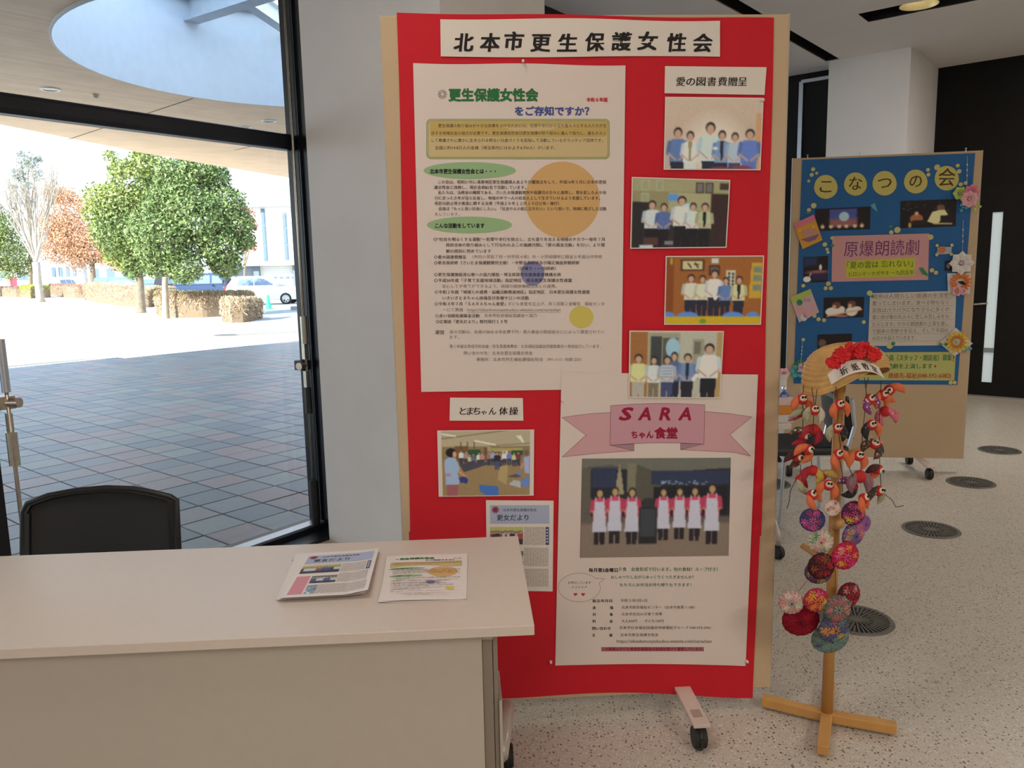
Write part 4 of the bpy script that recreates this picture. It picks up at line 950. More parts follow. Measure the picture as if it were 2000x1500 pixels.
def draw_info(S):
    S.poly(rrect(833, 233, 1190, 311, 9), m_gl, .0004); S.poly(rrect(834, 234, 1189, 310, 8.5), m_goldl, .0005); S.poly(rrect(835.7, 236, 1187.3, 308.3, 7.5), m_gl, .0006); S.poly(rrect(836.6, 237, 1186.4, 307.4, 7), m_goldl, .0007); S.poly(rrect(840, 238, 1185, 268, 6), m_gold, .0008)
    S.ell(1098, 390, 73, 74, m_org, .0004, 64); S.ell(1040, 534, 23, 23.5, m_bl, .0004); S.ell(1135, 619, 23.5, 21.5, m_yl, .0004)
    S.ell(917.5, 333.5, 90, 16.5, m_grn, .0005); S.ell(917, 439.5, 83, 16.3, m_grn, .0005)
    for k in range(10):
        a = 2*math.pi*k/10; S.line([(864+3*math.cos(a), 185+3*math.sin(a)), (864+8.5*math.cos(a+.15), 185+8.5*math.sin(a+.15)), (864+8.5*math.cos(a-.15), 185+8.5*math.sin(a-.15))], .7, KG, .0006, True)
    S.text('更生保護女性会', 877, 187.5, 1050, 26, KGR, .045, off=.0008)
    S.text('令和６年版', 1145, 196, 1186, 8.6, KRD, .035, off=.0008)
    S.text('をご存知ですか？', 1006, 218.5, 1150, 19, KBL, .035, off=.0008)
    for t, x0, y, x1 in (('更生保護の取り組みが十分な効果を上げるためには、犯罪や非行から立ち直ろうとする人たちが生', 856, 246.5, 1184), ('活する地域社会の協力が必要です。更生保護女性会は更生保護の取り組みに進んで協力し、誰もが人と', 842, 261, 1183),
                         ('して尊重され心豊かに生きられる明るい社会づくりを目指して活動しているボランティア団体です。', 843, 275, 1177), ('全国に約14.8万人の会員（埼玉県内にはおよそ4,700人）がいます。', 849.5, 289.5, 1084)):
        S.text(t, x0, y, x1, 7.6, KS, .008, off=.0011)
    S.text('北本市更生保護女性会とは・・・', 840, 335.6, 968, 10, K, .035, off=.0009); S.text('こんな活動をしています', 850, 441.4, 946, 10, K, .035, off=.0009)
    for t, X0, Y, X1, g in (
        ('この会は、昭和51年に鴻巣地区更生保護婦人会より分離独立をして、平成16年５月に北本市更保', 182, 183, 1250, 0), ('護女性会と改称し、現在会員82名で活動しています。', 157, 217, 740, 0),
        ('私たちは、法務省の機関である、さいたま保護観察所や保護司の方々と連携し、罪を犯した人や非', 182, 250, 1250, 0), ('行に走った少年が自ら反省し、地域の中で一人の社会人として生きていけるよう支援しています。', 160, 285, 1210, 0),
        ('再犯の防止等の推進に関する法律（平成２８年１２月１４日公布・施行）', 160, 319, 950, 0), ('会員は「もっと良い社会にしたい」「社会や人の役に立ちたい」という思いで、地域に根ざした活動', 185, 353, 1250, 0), ('をしています。', 162, 387, 318, 1),
        ('◇“社会を明るくする運動”～犯罪や非行を防止し、立ち直りを支える地域のチカラ～毎年７月', 152, 547, 1240, 0), ('政府全体の取り組みとして行なわれるこの強調月間に「愛の募金活動」を行い、より理', 232, 583, 1240, 0), ('解の周知に努めています', 232, 622, 518, 0),
        ('◇愛の図書費贈呈', 155, 660, 360, 0), ('（市内小学校７校・中学校４校）中・小学校隔年に贈呈８年度は中学校', 400, 658, 1225, 1), ('◇新会員研修（さいたま保護観察所主催）・中堅会員研修及び矯正施設参観研修', 155, 696, 1080, 0), ('（日帰り・一泊研修）', 692, 732, 930, 0),
        ('◇更生保護施設清心寮への協力援助・埼玉県就労支援事業者機構会員', 155, 771, 962, 0), ('◇平成30年度「子育て支援地域活動」指定地区　埼玉県更生保護女性連盟', 155, 808, 1032, 0), ('安心して子育てができるよう、地域の関係機関団体との連携。', 208, 845, 935, 1),
        ('◇令和２年度「地域との連携・協働活動推進地区」指定地区　日本更生保護女性連盟', 158, 882, 1145, 0), ('いきいきとまちゃん体操及び各種サロンの活動', 210, 920, 757, 0), ('◇令和３年７月「ＳＡＲＡちゃん食堂」', 158, 957, 610, 0),
        ('子ども食堂を立上げ、月１回第２金曜日　福祉センタ', 625, 957, 1238, 1), ('ーにて実施', 212, 994, 340, 1), ('https://sikodomosyokudou.wixsite.com/sarachan', 368, 994, 960, 1), ('◇赤い羽根街頭募金活動', 162, 1033, 445, 0), ('北本市社会福祉協議会へ協力', 475, 1031, 808, 1),
        ('◇広報誌「更女だより」既刊発行１３号', 165, 1070, 622, 0), ('運営', 163, 1138, 220, 0), ('会の活動は、会員の納める年会費千円・愛の募金の助成金などによって運営されてい', 255, 1135, 1238, 1), ('ます。', 255, 1168, 315, 1),
        ('青少年健全育成市民会議・民生委員推薦会：社会福祉協議会評議委員会へ参加協力しています。', 255, 1227, 1215, 1), ('問い合わせ先：北本市更生保護女性会', 345, 1270, 782, 1), ('事務所：北本市共生福祉課福祉担当　591-1111 内線 2331', 425, 1310, 1092, 1)):
        x0, y = ZA(X0, Y); x1, _ = ZA(X1, Y); S.text(t, x0, y, x1, 7.6 if Y != 1138 else 8.6, KG if g else KS, .0 if g else .012, off=.0009)
    x0, y = ZA(368, 1010); x1, _ = ZA(960, 1010); S.line([(x0, y), (x1, y)], .5, KG, .0008)
S = paper('information_poster', 'large pinkish-white information poster filling the left of the red board', 'poster', RB, [(807, 124), (1221, 128), (1213, 759), (823, 765)], m_pp, .0045, wv(.0004, 1.2), 16, 20, lambda u, v: (0, 1.5*math.sin(u*9) if v == 0 else 0))
draw_info(S); S.done()

# --- the SARA poster
m_rib = mat('pink_ribbon_print', (.60, .33, .41), .7); m_ribs = mat('pink_ribbon_end_print', (.64, .38, .42), .7); m_ribd = mat('mauve_fold_print', (.40, .25, .30), .7); m_cr = ink('crimson_ink', (.33, .015, .05)); m_ol = ink('ribbon_outline', (.18, .05, .08))
S = paper('canteen_poster', 'pinkish-white poster with a pink ribbon heading and a group photo of aprons', 'poster', RB, [(1096, 727), (1479, 731), (1455, 1299), (1084, 1298)], m_pp, .0062, wv(.0004, 1.1, 1), 16, 20, lambda u, v: (0, -3.5*math.sin(u*3.1) if v > .99 else 0))
ZS = lambda X, Y: (1080+X/3.75, 720+Y/3.75); ZT = lambda X, Y: (1070+X/4.651, 1080+Y/4.651)
def curve(p, q, h, n=10): return [(p[0]+(q[0]-p[0])*k/n, p[1]+(q[1]-p[1])*k/n+h*math.sin(math.pi*k/n)) for k in range(n+1)]
lt = [ZS(65, 355)]+[ZS(*p) for p in ((160, 340), (290, 325), (420, 318), (420, 600), (300, 610), (65, 643), (240, 483))]
rt = [ZS(*p) for p in ((1105, 312), (1280, 325), (1452, 350), (1290, 480), (1442, 637), (1330, 610), (1105, 595))]
ltl = [ZS(*p) for p in ((420, 318), (290, 325), (160, 340), (65, 355), (240, 483), (65, 643), (300, 618), (590, 598))]
rtl = [ZS(*p) for p in ((1105, 312), (1280, 325), (1452, 350), (1290, 480), (1442, 637), (1330, 610), (930, 590))]
S.poly([ZS(*p) for p in ((65, 355), (160, 340), (290, 325), (420, 318), (420, 500), (240, 483))], m_ribs, .0004); S.poly([ZS(*p) for p in ((240, 483), (420, 483), (590, 560), (590, 598), (300, 618), (65, 643))], m_ribs, .0004)
S.poly([ZS(*p) for p in ((1105, 312), (1280, 325), (1452, 350), (1290, 480), (1105, 480))], m_ribs, .0004); S.poly([ZS(*p) for p in ((1105, 480), (1290, 480), (1442, 637), (1330, 610), (930, 590), (930, 545))], m_ribs, .0004)
S.line(ltl, .6, m_ol, .0006); S.line(rtl, .6, m_ol, .0006)
for tri in (((415, 557), (590, 548), (590, 598)), ((930, 543), (1100, 548), (930, 590))): S.poly([ZS(*p) for p in tri], m_ribd, .0006); S.line([ZS(*p) for p in tri], .6, m_ol, .0008, True)
main = curve(ZS(420, 268), ZS(1107, 262), -3.5)+curve(ZS(1100, 548), ZS(415, 557), -3.5)
S.poly(main, m_rib, .0008); S.line(main, .6, m_ol, .001, True)
for ch, X in zip('SARA', (535, 676, 825, 970)): x, y = ZS(X, 326); S.text(ch, x-(10 if ch != 'A' else 11.5), y+1, x+(10 if ch != 'A' else 11.5), 34, m_cr, .035, .22, off=.0012)
for t, X0, Y, X1, em in (('ちゃん', 572, 483, 730, 15.5), ('食堂', 742, 472, 905, 23)): x, y = ZS(X0, Y); S.text(t, x, y, ZS(X1, Y)[0], em, m_cr, .04, off=.0012)
TX = [('毎月第2金曜日', 370, 150, 630, K, .03), ('夕食　会食形式で行います。旬の食材！スープ付き！', 638, 142, 1535, KGR, .015), ('おしゃべりしながらゆっくりくつろぎませんか？', 570, 213, 1320, KGR, .012), ('もちろんお弁当お持ち帰りもできます！', 650, 283, 1295, KGR, .012),
      ('お待ちしています', 180, 263, 388, KS, 0), ('♪♪♪♪♪', 212, 300, 352, KG, 0), ('設立年月日', 403, 428, 580, K, .02), ('令和３年7月1日', 655, 425, 897, KS, .005), ('会　　　　場', 403, 490, 590, K, .02), ('北本市総合福祉センター（北本市高尾 1-180）', 665, 486, 1330, KS, .005),
      ('対　　　　象', 403, 551, 588, K, .02), ('北本市在住の子育て世帯', 665, 548, 1033, KS, .005), ('料　　　　金', 403, 613, 586, K, .02), ('大人300円　　子ども100円', 665, 611, 1047, KS, .005), ('問い合わせ', 400, 678, 568, K, .02),
      ('北本市社会福祉協議会地域福祉グループ 048-593-2961', 645, 671, 1473, KS, .005), ('主　　　　催', 400, 739, 583, K, .02), ('北本市更生保護女性会', 655, 736, 1000, KS, .005), ('https://sikodomosyokudou.wixsite.com/sarachan', 622, 793, 1482, KS, 0)]
for t, X0, Y, X1, m, b in TX: x, y = ZT(X0, Y); S.text(t, x, y, ZT(X1, Y)[0], (8.4 if Y < 160 else 7.6 if Y < 300 and X0 > 500 else 5.5 if X0 < 300 else 6.6) if 'http' not in t else 9, m, b, off=.0008)
x0, y0 = ZT(483, 846); x1, y1 = ZT(1412, 884); S.rect(x0, y0, x1, y1, mat('mauve_band', (.36, .16, .20), .7), .0005); S.text('この事業は子ども食堂応援基金の助成を受けて運営しています。', x0+.5, (y0+y1)/2, x1-.5, 7, m_cr, .03, off=.0009)
bx, by = ZT(283, 305); e = [(bx+41*math.cos(2*math.pi*k/40), by+28*math.sin(2*math.pi*k/40)) for k in range(40)]
e = e[:36]+[ZT(432, 222), ZT(512, 225), ZT(462, 266)]; e = [p for i, p in enumerate(e) if not (i in (35,))]
S.line(e, .6, KG, .0006, True)
for X in (248, 317):
    hx, hy = ZT(X, 368); S.poly([(hx+3.6*(math.sin(a)**3), hy-.22*(13*math.cos(a)-5*math.cos(2*a)-2*math.cos(3*a)-math.cos(4*a))) for a in [2*math.pi*k/24 for k in range(24)]], KRD, .0006)
# group photo printed on it
P = Pic(1132, 893, 1426, 1088, 170, 112, (70, 62, 58))
P.vgrad(893, (110, 100, 85), 920, (62, 55, 52)); P.rect(1132, 915, 1430, 1015, (38, 34, 40)); P.poly([(1132, 893), (1430, 893), (1430, 912), (1250, 925), (1190, 905), (1132, 912)], (104, 94, 80)); P.poly([(1132, 912), (1150, 912), (1152, 1014), (1132, 1014)], (92, 78, 64)); P.rect(1222, 903, 1240, 960, (118, 104, 80)); P.poly([(1240, 905), (1290, 925), (1290, 980), (1240, 975)], (84, 72, 58))
P.rect(1153, 912, 1200, 950, (45, 48, 66)); P.rect(1270, 918, 1425, 945, (44, 48, 66)); P.rect(1275, 950, 1420, 1010, (28, 25, 30)); P.rect(1132, 1014, 1430, 1090, (128, 102, 84)); P.rect(1132, 1008, 1430, 1022, (96, 78, 66), 6)
P.poly([(1202, 930), (1207, 903), (1212, 930), (1217, 965), (1198, 965)], (150, 128, 95)); 
for k in range(30): P.ell(RNG.uniform(1290, 1380), RNG.uniform(938, 946), 1.6, .9, (190, 195, 205))
for x, tp, ft in ((1169, 952, 1063), (1199, 949, 1060), (1233, 951, 1063), (1295, 952, 1056), (1327, 951, 1054), (1357, 950, 1057), (1391, 944, 1064)):
    P.person(x, tp, ft, (196, 62, 84), (38, 30, 34), hair=(44, 34, 32), skin=(176, 132, 84), w=1.05); h = ft-tp
    P.poly([(x-h*.085, tp+h*.24), (x+h*.085, tp+h*.24), (x+h*.13, tp+h*.78), (x-h*.13, tp+h*.78)], (190, 172, 176)); P.line(x-h*.07, tp+h*.16, x-h*.07, tp+h*.26, 2, (200, 180, 180)); P.line(x+h*.07, tp+h*.16, x+h*.07, tp+h*.26, 2, (200, 180, 180))
P.rect(1247, 990, 1283, 1062, (34, 32, 32)); P.rect(1250, 993, 1280, 1048, (58, 58, 58)); P.rect(1256, 972, 1275, 990, (48, 44, 44)); P.noise(5); P.blur()
S.pic(P, ((1136, 894.7), (1426, 893), (1421.7, 1084), (1132, 1088)), .0006); S.done()

# --- photographs on the red board
def photo(label, quad, pic, brd=2.2, off=.0058, brdx=None):
    S = paper('photo_print', label, 'photo', RB, quad, m_ph, off, wv(.0012, .7), 6, 6)
    bx = brdx or brd; tl, tr, br, bl = quad
    S.pic(pic, ((tl[0]+bx, tl[1]+brd), (tr[0]-bx, tr[1]+brd), (br[0]-bx, br[1]-brd), (bl[0]+bx, bl[1]-brd)), .0006); S.done(); return S
NV = (34, 34, 48); WH = (205, 200, 195)
P = Pic(1297, 191, 1489, 332, 120, 88, (200, 168, 138)); P.vgrad(191, (196, 160, 132), 332, (186, 150, 128)); P.rect(1478, 220, 1490, 332, (196, 140, 95)); P.ell(1395, 290, 60, 60, (214, 184, 158), 40)
for x, tp, sh, pa, w, inn in ((1322, 250, (92, 108, 145), NV, 1.05, None), (1347, 257, (212, 204, 196), (200, 190, 176), 1.0, (150, 126, 84)), (1387, 239, (196, 202, 220), NV, 1.05, None), (1411, 255, (116, 134, 164), NV, 1, (40, 40, 46)), (1437, 259, (170, 172, 182), (60, 62, 84), 1, None), (1467, 252, (96, 112, 165), (90, 104, 155), 1.15, None)):
    P.person(x, tp, tp+(333-tp)*1.55, sh, pa, w=w, inner=inn)
P.ell(1398, 291, 5, 3, (225, 220, 215)); P.ell(1408, 331, 20, 3.5, (120, 50, 60)); P.ell(1452, 330, 20, 5, (130, 56, 66)); P.noise(5); P.blur()
photo('top right photo of six people before a bare wall', [(1298, 190), (1490, 192), (1484, 333), (1295, 332)], P)
P = Pic(1231, 347, 1424, 485, 120, 86, (140, 122, 84)); P.rect(1231, 347, 1430, 372, (156, 138, 98)); P.rect(1231, 394, 1265, 486, (34, 30, 30)); P.rect(1390, 375, 1426, 486, (52, 30, 28)); P.rect(1262, 440, 1400, 486, (46, 34, 30)); P.rect(1304, 374, 1388, 410, (162, 146, 104))
for x0, y0, x1, y1 in ((1248, 349, 1265, 371), (1278, 349, 1292, 371), (1248, 376, 1264, 394)): P.rect(x0, y0, x1, y1, (172, 152, 112)); P.rect(x0+2, y0+2, x1-2, y1-2, (150, 140, 104))
for x0 in (1358, 1377): P.rect(x0, 352, x0+16, 374, (60, 40, 30)); P.rect(x0+2, 354, x0+14, 372, (110, 98, 92))
P.rect(1303, 377, 1323, 391, (92, 132, 186)); P.rect(1406, 352, 1424, 366, (60, 46, 36)); P.rect(1330, 396, 1348, 404, (176, 196, 214))
for x, tp, sh, w, inn in ((1271, 391, (192, 184, 182), 1.1, None), (1295, 396, (84, 96, 134), 1.0, None), (1331, 381, (206, 196, 186), 1.1, None), (1354, 394, (200, 190, 180), 1.0, None), (1378, 394, (176, 166, 122), 1.05, (30, 26, 26))):
    P.person(x, tp, tp+(484-tp)*1.12, sh, (24, 20, 24), w=w*1.1, inner=inn)
P.rect(1255, 465, 1285, 480, (78, 46, 40)); P.rect(1247, 480, 1275, 486, (190, 184, 180)); P.rect(1298, 472, 1316, 480, (120, 110, 110)); P.noise(6); P.blur()
photo('photo of five people in an office lined with framed pictures', [(1233, 346), (1425, 352), (1418, 484), (1230, 486)], P)
P = Pic(1297, 500, 1490, 634, 120, 84, (150, 84, 36)); P.rect(1297, 500, 1312, 620, (128, 62, 26)); P.rect(1304, 502, 1309, 515, (170, 140, 40)); P.rect(1325, 505, 1373, 528, (72, 44, 26)); P.rect(1329, 508, 1369, 525, (196, 168, 120)); P.line(1340, 513, 1346, 521, 2.4, (46, 30, 24)); P.line(1354, 512, 1360, 521, 2.4, (46, 30, 24)); P.line(1352, 515, 1362, 515, 1.6, (46, 30, 24))
P.rect(1382, 517, 1404, 537, (60, 40, 32)); P.rect(1385, 520, 1401, 535, (104, 78, 64)); P.rect(1387, 503, 1401, 513, (196, 186, 170)); P.rect(1417, 527, 1436, 580, (196, 180, 150)); 
for y in range(531, 570, 7): P.rect(1421, y, 1425, y+5, (60, 40, 40)); P.rect(1429, y+1, 1433, y+6, (60, 40, 40))
P.poly([(1468, 512), (1490, 512), (1490, 583), (1464, 583)], (190, 140, 42)); 
for y in (520, 537, 556): P.rect(1472, y, 1488, y+12, (120, 116, 100))
for x, tp, sh, pa, w, inn in ((1347, 535, (206, 188, 160), NV, 1.1, None), (1370, 537, (206, 192, 156), NV, 1, None), (1394, 526, (214, 200, 186), (40, 34, 46), 1.05, None), (1417, 541, (92, 112, 150), NV, 1.0, None), (1444, 539, (200, 182, 132), NV, 1.05, (30, 26, 26))):
    P.person(x, tp, tp+(622-tp)*1.1, sh, pa, w=w*1.1, inner=inn)
P.ell(1397, 582, 4, 5, (225, 215, 210)); P.rect(1297, 619, 1490, 634, (196, 150, 26))
for x in (1303, 1342, 1434, 1474): P.ell(x, 620, 22 if x in (1342, 1434) else 13, 10, (88, 122, 190))
P.rect(1297, 620, 1490, 634, (196, 150, 26)); P.ell(1373, 629, 7, 5, (110, 130, 30)); P.noise(5); P.blur()
photo('photo of five people before an orange wooden wall', [(1299, 500), (1491, 499), (1485, 634), (1296, 634)], P)
P = Pic(1227, 646, 1411, 776, 116, 82, (186, 158, 122)); P.rect(1227, 646, 1262, 776, (150, 92, 48)); P.rect(1264, 648, 1330, 740, (150, 136, 110)); P.rect(1268, 655, 1290, 735, (60, 58, 56)); P.rect(1292, 658, 1322, 730, (84, 76, 60)); P.ell(1312, 678, 14, 20, (150, 172, 196)); P.rect(1326, 646, 1410, 776, (176, 160, 136)); P.rect(1352, 660, 1375, 740, (150, 134, 108)); P.rect(1355, 665, 1368, 690, (110, 96, 80)); P.rect(1400, 646, 1412, 776, (170, 130, 80))
for x, tp, sh, pa, w, inn in ((1316, 686, (80, 92, 120), NV, .9, None), (1244, 691, (206, 186, 124), (170, 150, 130), 1.15, None), (1275, 695, (200, 190, 176), (120, 100, 80), 1, None), (1302, 694, (176, 172, 170), (64, 66, 90), 1.1, None), (1343, 689, (110, 124, 152), (36, 32, 40), 1.05, (40, 40, 50)), (1386, 669, (214, 206, 202), (28, 26, 32), 1.1, None)):
    P.person(x, tp, tp+(776-tp)*1.22, sh, pa, w=w*1.1, inner=inn)
for y in range(712, 740, 6): P.line(1292, y, 1312, y, 1.5, (120, 116, 124))
P.poly([(1352, 740), (1362, 728), (1368, 734), (1356, 746)], (225, 220, 215)); P.noise(6); P.blur()
photo('photo of six people by a pale doorway, overlapping the canteen poster', [(1228, 645), (1412, 646), (1405, 777), (1226, 776)], P, off=.0095)
P = Pic(862, 842, 1035, 965, 150, 108, (150, 116, 76)); ZP = lambda X, Y: (840+X/9.524, 830+Y/9.524)
P.rect(862, 842, 1036, 875, (176, 148, 108)); P.poly([ZP(215, 250), ZP(560, 300), ZP(900, 380), ZP(1850, 420), ZP(1850, 100), ZP(215, 100)], (172, 146, 112)); P.line(*ZP(215, 250), *ZP(560, 210), 1.2, (90, 66, 50)); P.line(*ZP(560, 210), *ZP(1500, 100), 1.2, (90, 66, 50)); P.line(*ZP(1100, 390), *ZP(1850, 345), 1, (100, 74, 54))
for a in (((215, 165), (470, 205)), ((830, 290), (1210, 370)), ((1310, 400), (1440, 415))): P.line(*ZP(*a[0]), *ZP(*a[1]), 2.4, (226, 214, 190))
P.poly([ZP(1590, 210), ZP(1690, 200), ZP(1760, 340), ZP(1710, 330)], (214, 196, 166)); P.rect(*ZP(215, 395), *ZP(1850, 680), (134, 106, 70)); P.rect(*ZP(450, 385), *ZP(690, 660), (112, 74, 44)); P.rect(*ZP(700, 450), *ZP(930, 620), (46, 74, 44)); P.rect(*ZP(1000, 420), *ZP(1060, 650), (108, 72, 46)); P.rect(*ZP(1060, 400), *ZP(1135, 660), (160, 134, 98))
for X in (560, 685, 810): P.rect(*ZP(X, 310), *ZP(X+14, 430), (60, 50, 40))
P.rect(*ZP(1140, 430), *ZP(1720, 490), (168, 140, 84)); P.rect(*ZP(1510, 475), *ZP(1725, 560), (44, 70, 42)); P.rect(*ZP(1340, 480), *ZP(1440, 640), (214, 196, 176))
P.poly([ZP(220, 900), ZP(620, 820), ZP(1150, 740), ZP(1500, 640), ZP(1860, 720), ZP(1860, 1300), ZP(220, 1300)], (146, 112, 74)); P.poly([ZP(1290, 760), ZP(1450, 700), ZP(1420, 1100), ZP(1250, 1000)], (166, 134, 84))
for X, Y, c in ((570, 490, (206, 196, 180)), (665, 500, (160, 120, 110)), (735, 560, (190, 170, 120)), (800, 550, (96, 92, 110)), (905, 530, (206, 200, 170)), (960, 530, (176, 120, 100)), (1090, 520, (150, 104, 90)), (1170, 510, (150, 150, 170)), (1300, 540, (180, 120, 116)), (1380, 520, (210, 190, 180)), (1560, 540, (190, 180, 110)), (1640, 530, (120, 50, 50)), (1470, 520, (110, 110, 160))):
    x, y = ZP(X, Y); P.person(x, y-3, y+24, c, (60, 54, 66), w=1.5, arms=False)
P.poly([ZP(520, 700), ZP(1080, 680), ZP(1080, 720), ZP(620, 860)], (70, 62, 66)); x, y = ZP(1245, 500); P.person(x, y, y+34, (44, 38, 42), (76, 72, 92), w=1.5, arms=False)
x, y = ZP(380, 430); P.ell(x, y+7.5, 10, 8.5, (26, 22, 24)); P.ell(x+7, y+11, 4, 6, (206, 140, 100)); P.poly([ZP(260, 640), ZP(330, 590), ZP(470, 600), ZP(540, 790), ZP(500, 850), ZP(530, 1080), ZP(270, 1080)], (150, 158, 180)); P.line(*ZP(520, 840), *ZP(640, 940), 4, (206, 130, 90)); P.poly([ZP(290, 1080), ZP(520, 1080), ZP(480, 1300), ZP(290, 1300)], (150, 80, 78)); P.rect(*ZP(280, 880), *ZP(370, 930), (180, 110, 130))
x, y = ZP(1790, 500); P.ell(x, y+2, 5, 5.5, (110, 84, 70)); P.poly([ZP(1740, 600), ZP(1850, 580), ZP(1850, 900), ZP(1760, 880)], (160, 152, 172)); P.line(*ZP(1750, 700), *ZP(1690, 800), 3, (196, 130, 100))
P.poly([ZP(520, 950), ZP(640, 940), ZP(690, 990), ZP(680, 1060), ZP(550, 1050)], (44, 52, 108)); P.poly([ZP(900, 1090), ZP(1240, 1120), ZP(1270, 1150), ZP(1260, 1290), ZP(1020, 1280), ZP(910, 1200)], (64, 96, 150)); P.poly([ZP(1690, 1000), ZP(1850, 960), ZP(1850, 1120), ZP(1720, 1150)], (96, 116, 160)); P.poly([ZP(1460, 1090), ZP(1560, 1010), ZP(1690, 1040), ZP(1680, 1160)], (170, 160, 150)); P.poly([ZP(1430, 950), ZP(1600, 900), ZP(1700, 950), ZP(1600, 970)], (84, 72, 66)); P.rect(*ZP(1610, 850), *ZP(1680, 920), (100, 112, 160)); P.noise(5); P.blur()
photo('photo of an exercise class in a hall, lower left of the red board', [(854, 840), (1043, 838), (1042, 967), (857, 969)], P, 1.6, brdx=8)

# --- newsletter (on the board and on the table)
m_nb = mat('pale_blue_print', (.40, .47, .66), .7); m_navy = mat('navy_print', (.05, .05, .18), .6); m_npk = mat('pink_print', (.66, .30, .36), .7); m_mark = mat('dark_red_print', (.26, .03, .05), .7)
ZN = lambda X, Y: (840+X/3.572, 760+Y/3.572)
def draw_news(S, rich=False):
    q = lambda a, b, c, d, m, o=.0004: S.rect(*ZN(a, b), *ZN(c, d), m, o)
    q(418, 806, 830, 935, m_nb)
    x, y = ZN(455, 838)
    for k in range(10): a = 2*math.pi*k/10; S.line([(x, y), (x+6.6*math.cos(a), y+6.6*math.sin(a))], 2.2, m_mark, .0006)
    S.text('北本市更生保護女性会', *ZN(508, 840), ZN(742, 840)[0], 6.2, KS, .0, off=.0008); S.text('更女だより', *ZN(465, 894), ZN(685, 894)[0], 13, K, .01, off=.0008)
    q(805, 958, 828, 1083, m_navy, .0006)
    wht = mat('reversed_letter', (.7, .7, .72), .7)
    for k in range(5): x, y = ZN(816, 978+k*21); S.rect(x-1.6, y-1.8, x+1.6, y+1.2, wht, .0009)
    for (x0, x1, y0, y1) in ((655, 800, 958, 1083), (655, 828, 1103, 1230), (655, 828, 1250, 1372), (420, 500, 1103, 1230)) if not rich else ((655, 800, 958, 1083), (655, 828, 1103, 1230), (560, 828, 1250, 1372)):
        X = x0+4
        while X < x1:
            Y = y0; rr = random.Random(int(X*7+y0))
            while Y < y1-6:
                L = rr.uniform(10, 40); a = ZN(X, Y); b = ZN(X, min(Y+L, y1)); S.line([a, b], .75, KG, .0006, name='text_column'); Y += L+rr.uniform(3, 6)
            X += 8.5
    x0, y0 = ZN(418, 958); x1, y1 = ZN(648, 1080); P = Pic(x0, y0, x1, y1, 56, 32, (150, 130, 96)); P.rect(x0, y0, x1, y0+8, (170, 150, 90)); P.rect(x0, y1-12, x1, y1, (96, 76, 62))
    for k in range(12): P.person(x0+4+k*5, y0+8+random.uniform(-1, 2), y1+4, random.choice([(60, 40, 44), (150, 60, 60), (60, 70, 100), (170, 160, 150)]), (50, 44, 50), w=1.4, arms=False)
    P.noise(6); P.blur(); S.pic(P, ((x0, y0), (x1, y0), (x1, y1), (x0, y1)), .0006)
    x0, y0 = ZN(505, 1125); x1, y1 = ZN(650, 1228); P = Pic(x0, y0, x1, y1, 40, 28, (110, 96, 80)); 
    for k in range(7): P.person(x0+3+k*5.6, y0+5+random.uniform(-1, 2), y1+6, random.choice([(150, 40, 50), (60, 70, 100), (170, 160, 150)]), (60, 50, 50), w=1.5, arms=False)
    P.noise(6); P.blur(); S.pic(P, ((x0, y0), (x1, y0), (x1, y1), (x0, y1)), .0006)
    if rich:
        q(418, 1120, 495, 1372, m_npk); x0, y0 = ZN(505, 1255); x1, y1 = ZN(560, 1370)
        P = Pic(x0, y0, x1, y1, 20, 34, (120, 116, 120)); 
        for k in range(10): P.ell(random.uniform(x0, x1), random.uniform(y0, y1), 3, 3, (random.randint(60, 190),)*3)
        P.noise(12); S.pic(P, ((x0, y0), (x1, y0), (x1, y1), (x0, y1)), .0006)
S = paper('newsletter_sheet', 'printed newsletter page pinned on the red board, partly behind the table edge', 'newsletter', RB, [(949, 976), (1081, 977), (1079, 1154), (951, 1152)], m_ph, .0045, wv(.0006, 1), 6, 8)
draw_news(S); S.done()
# pins
m_pin = mat('clear_pin_plastic', (.8, .75, .7), .15, spec=.8)
def pin(B, x, y, off, label, mm=m_pin):
    c = B.at(x, y, off); tag(MB().lathe(c, [(0, .009), (.004, .009), (.0045, .006), (.0025, .004), (.005, .001), (.005, 0)], 12, B.N).build('push_pin', mm, smooth=True), label, 'push pin')
for x, y, lb in ((1021, 121, 'clear push pin just above the large information poster'), (1075, 1290, 'clear push pin at the lower left corner of the canteen poster'), (1487, 197, 'clear push pin in the corner of the top right photo'), (1457, 1289, 'clear push pin at the lower right corner of the canteen poster'), (1098, 781, 'clear push pin on red paper left of the ribbon heading')): pin(RB, x, y, .008 if x != 1487 else .009, lb)

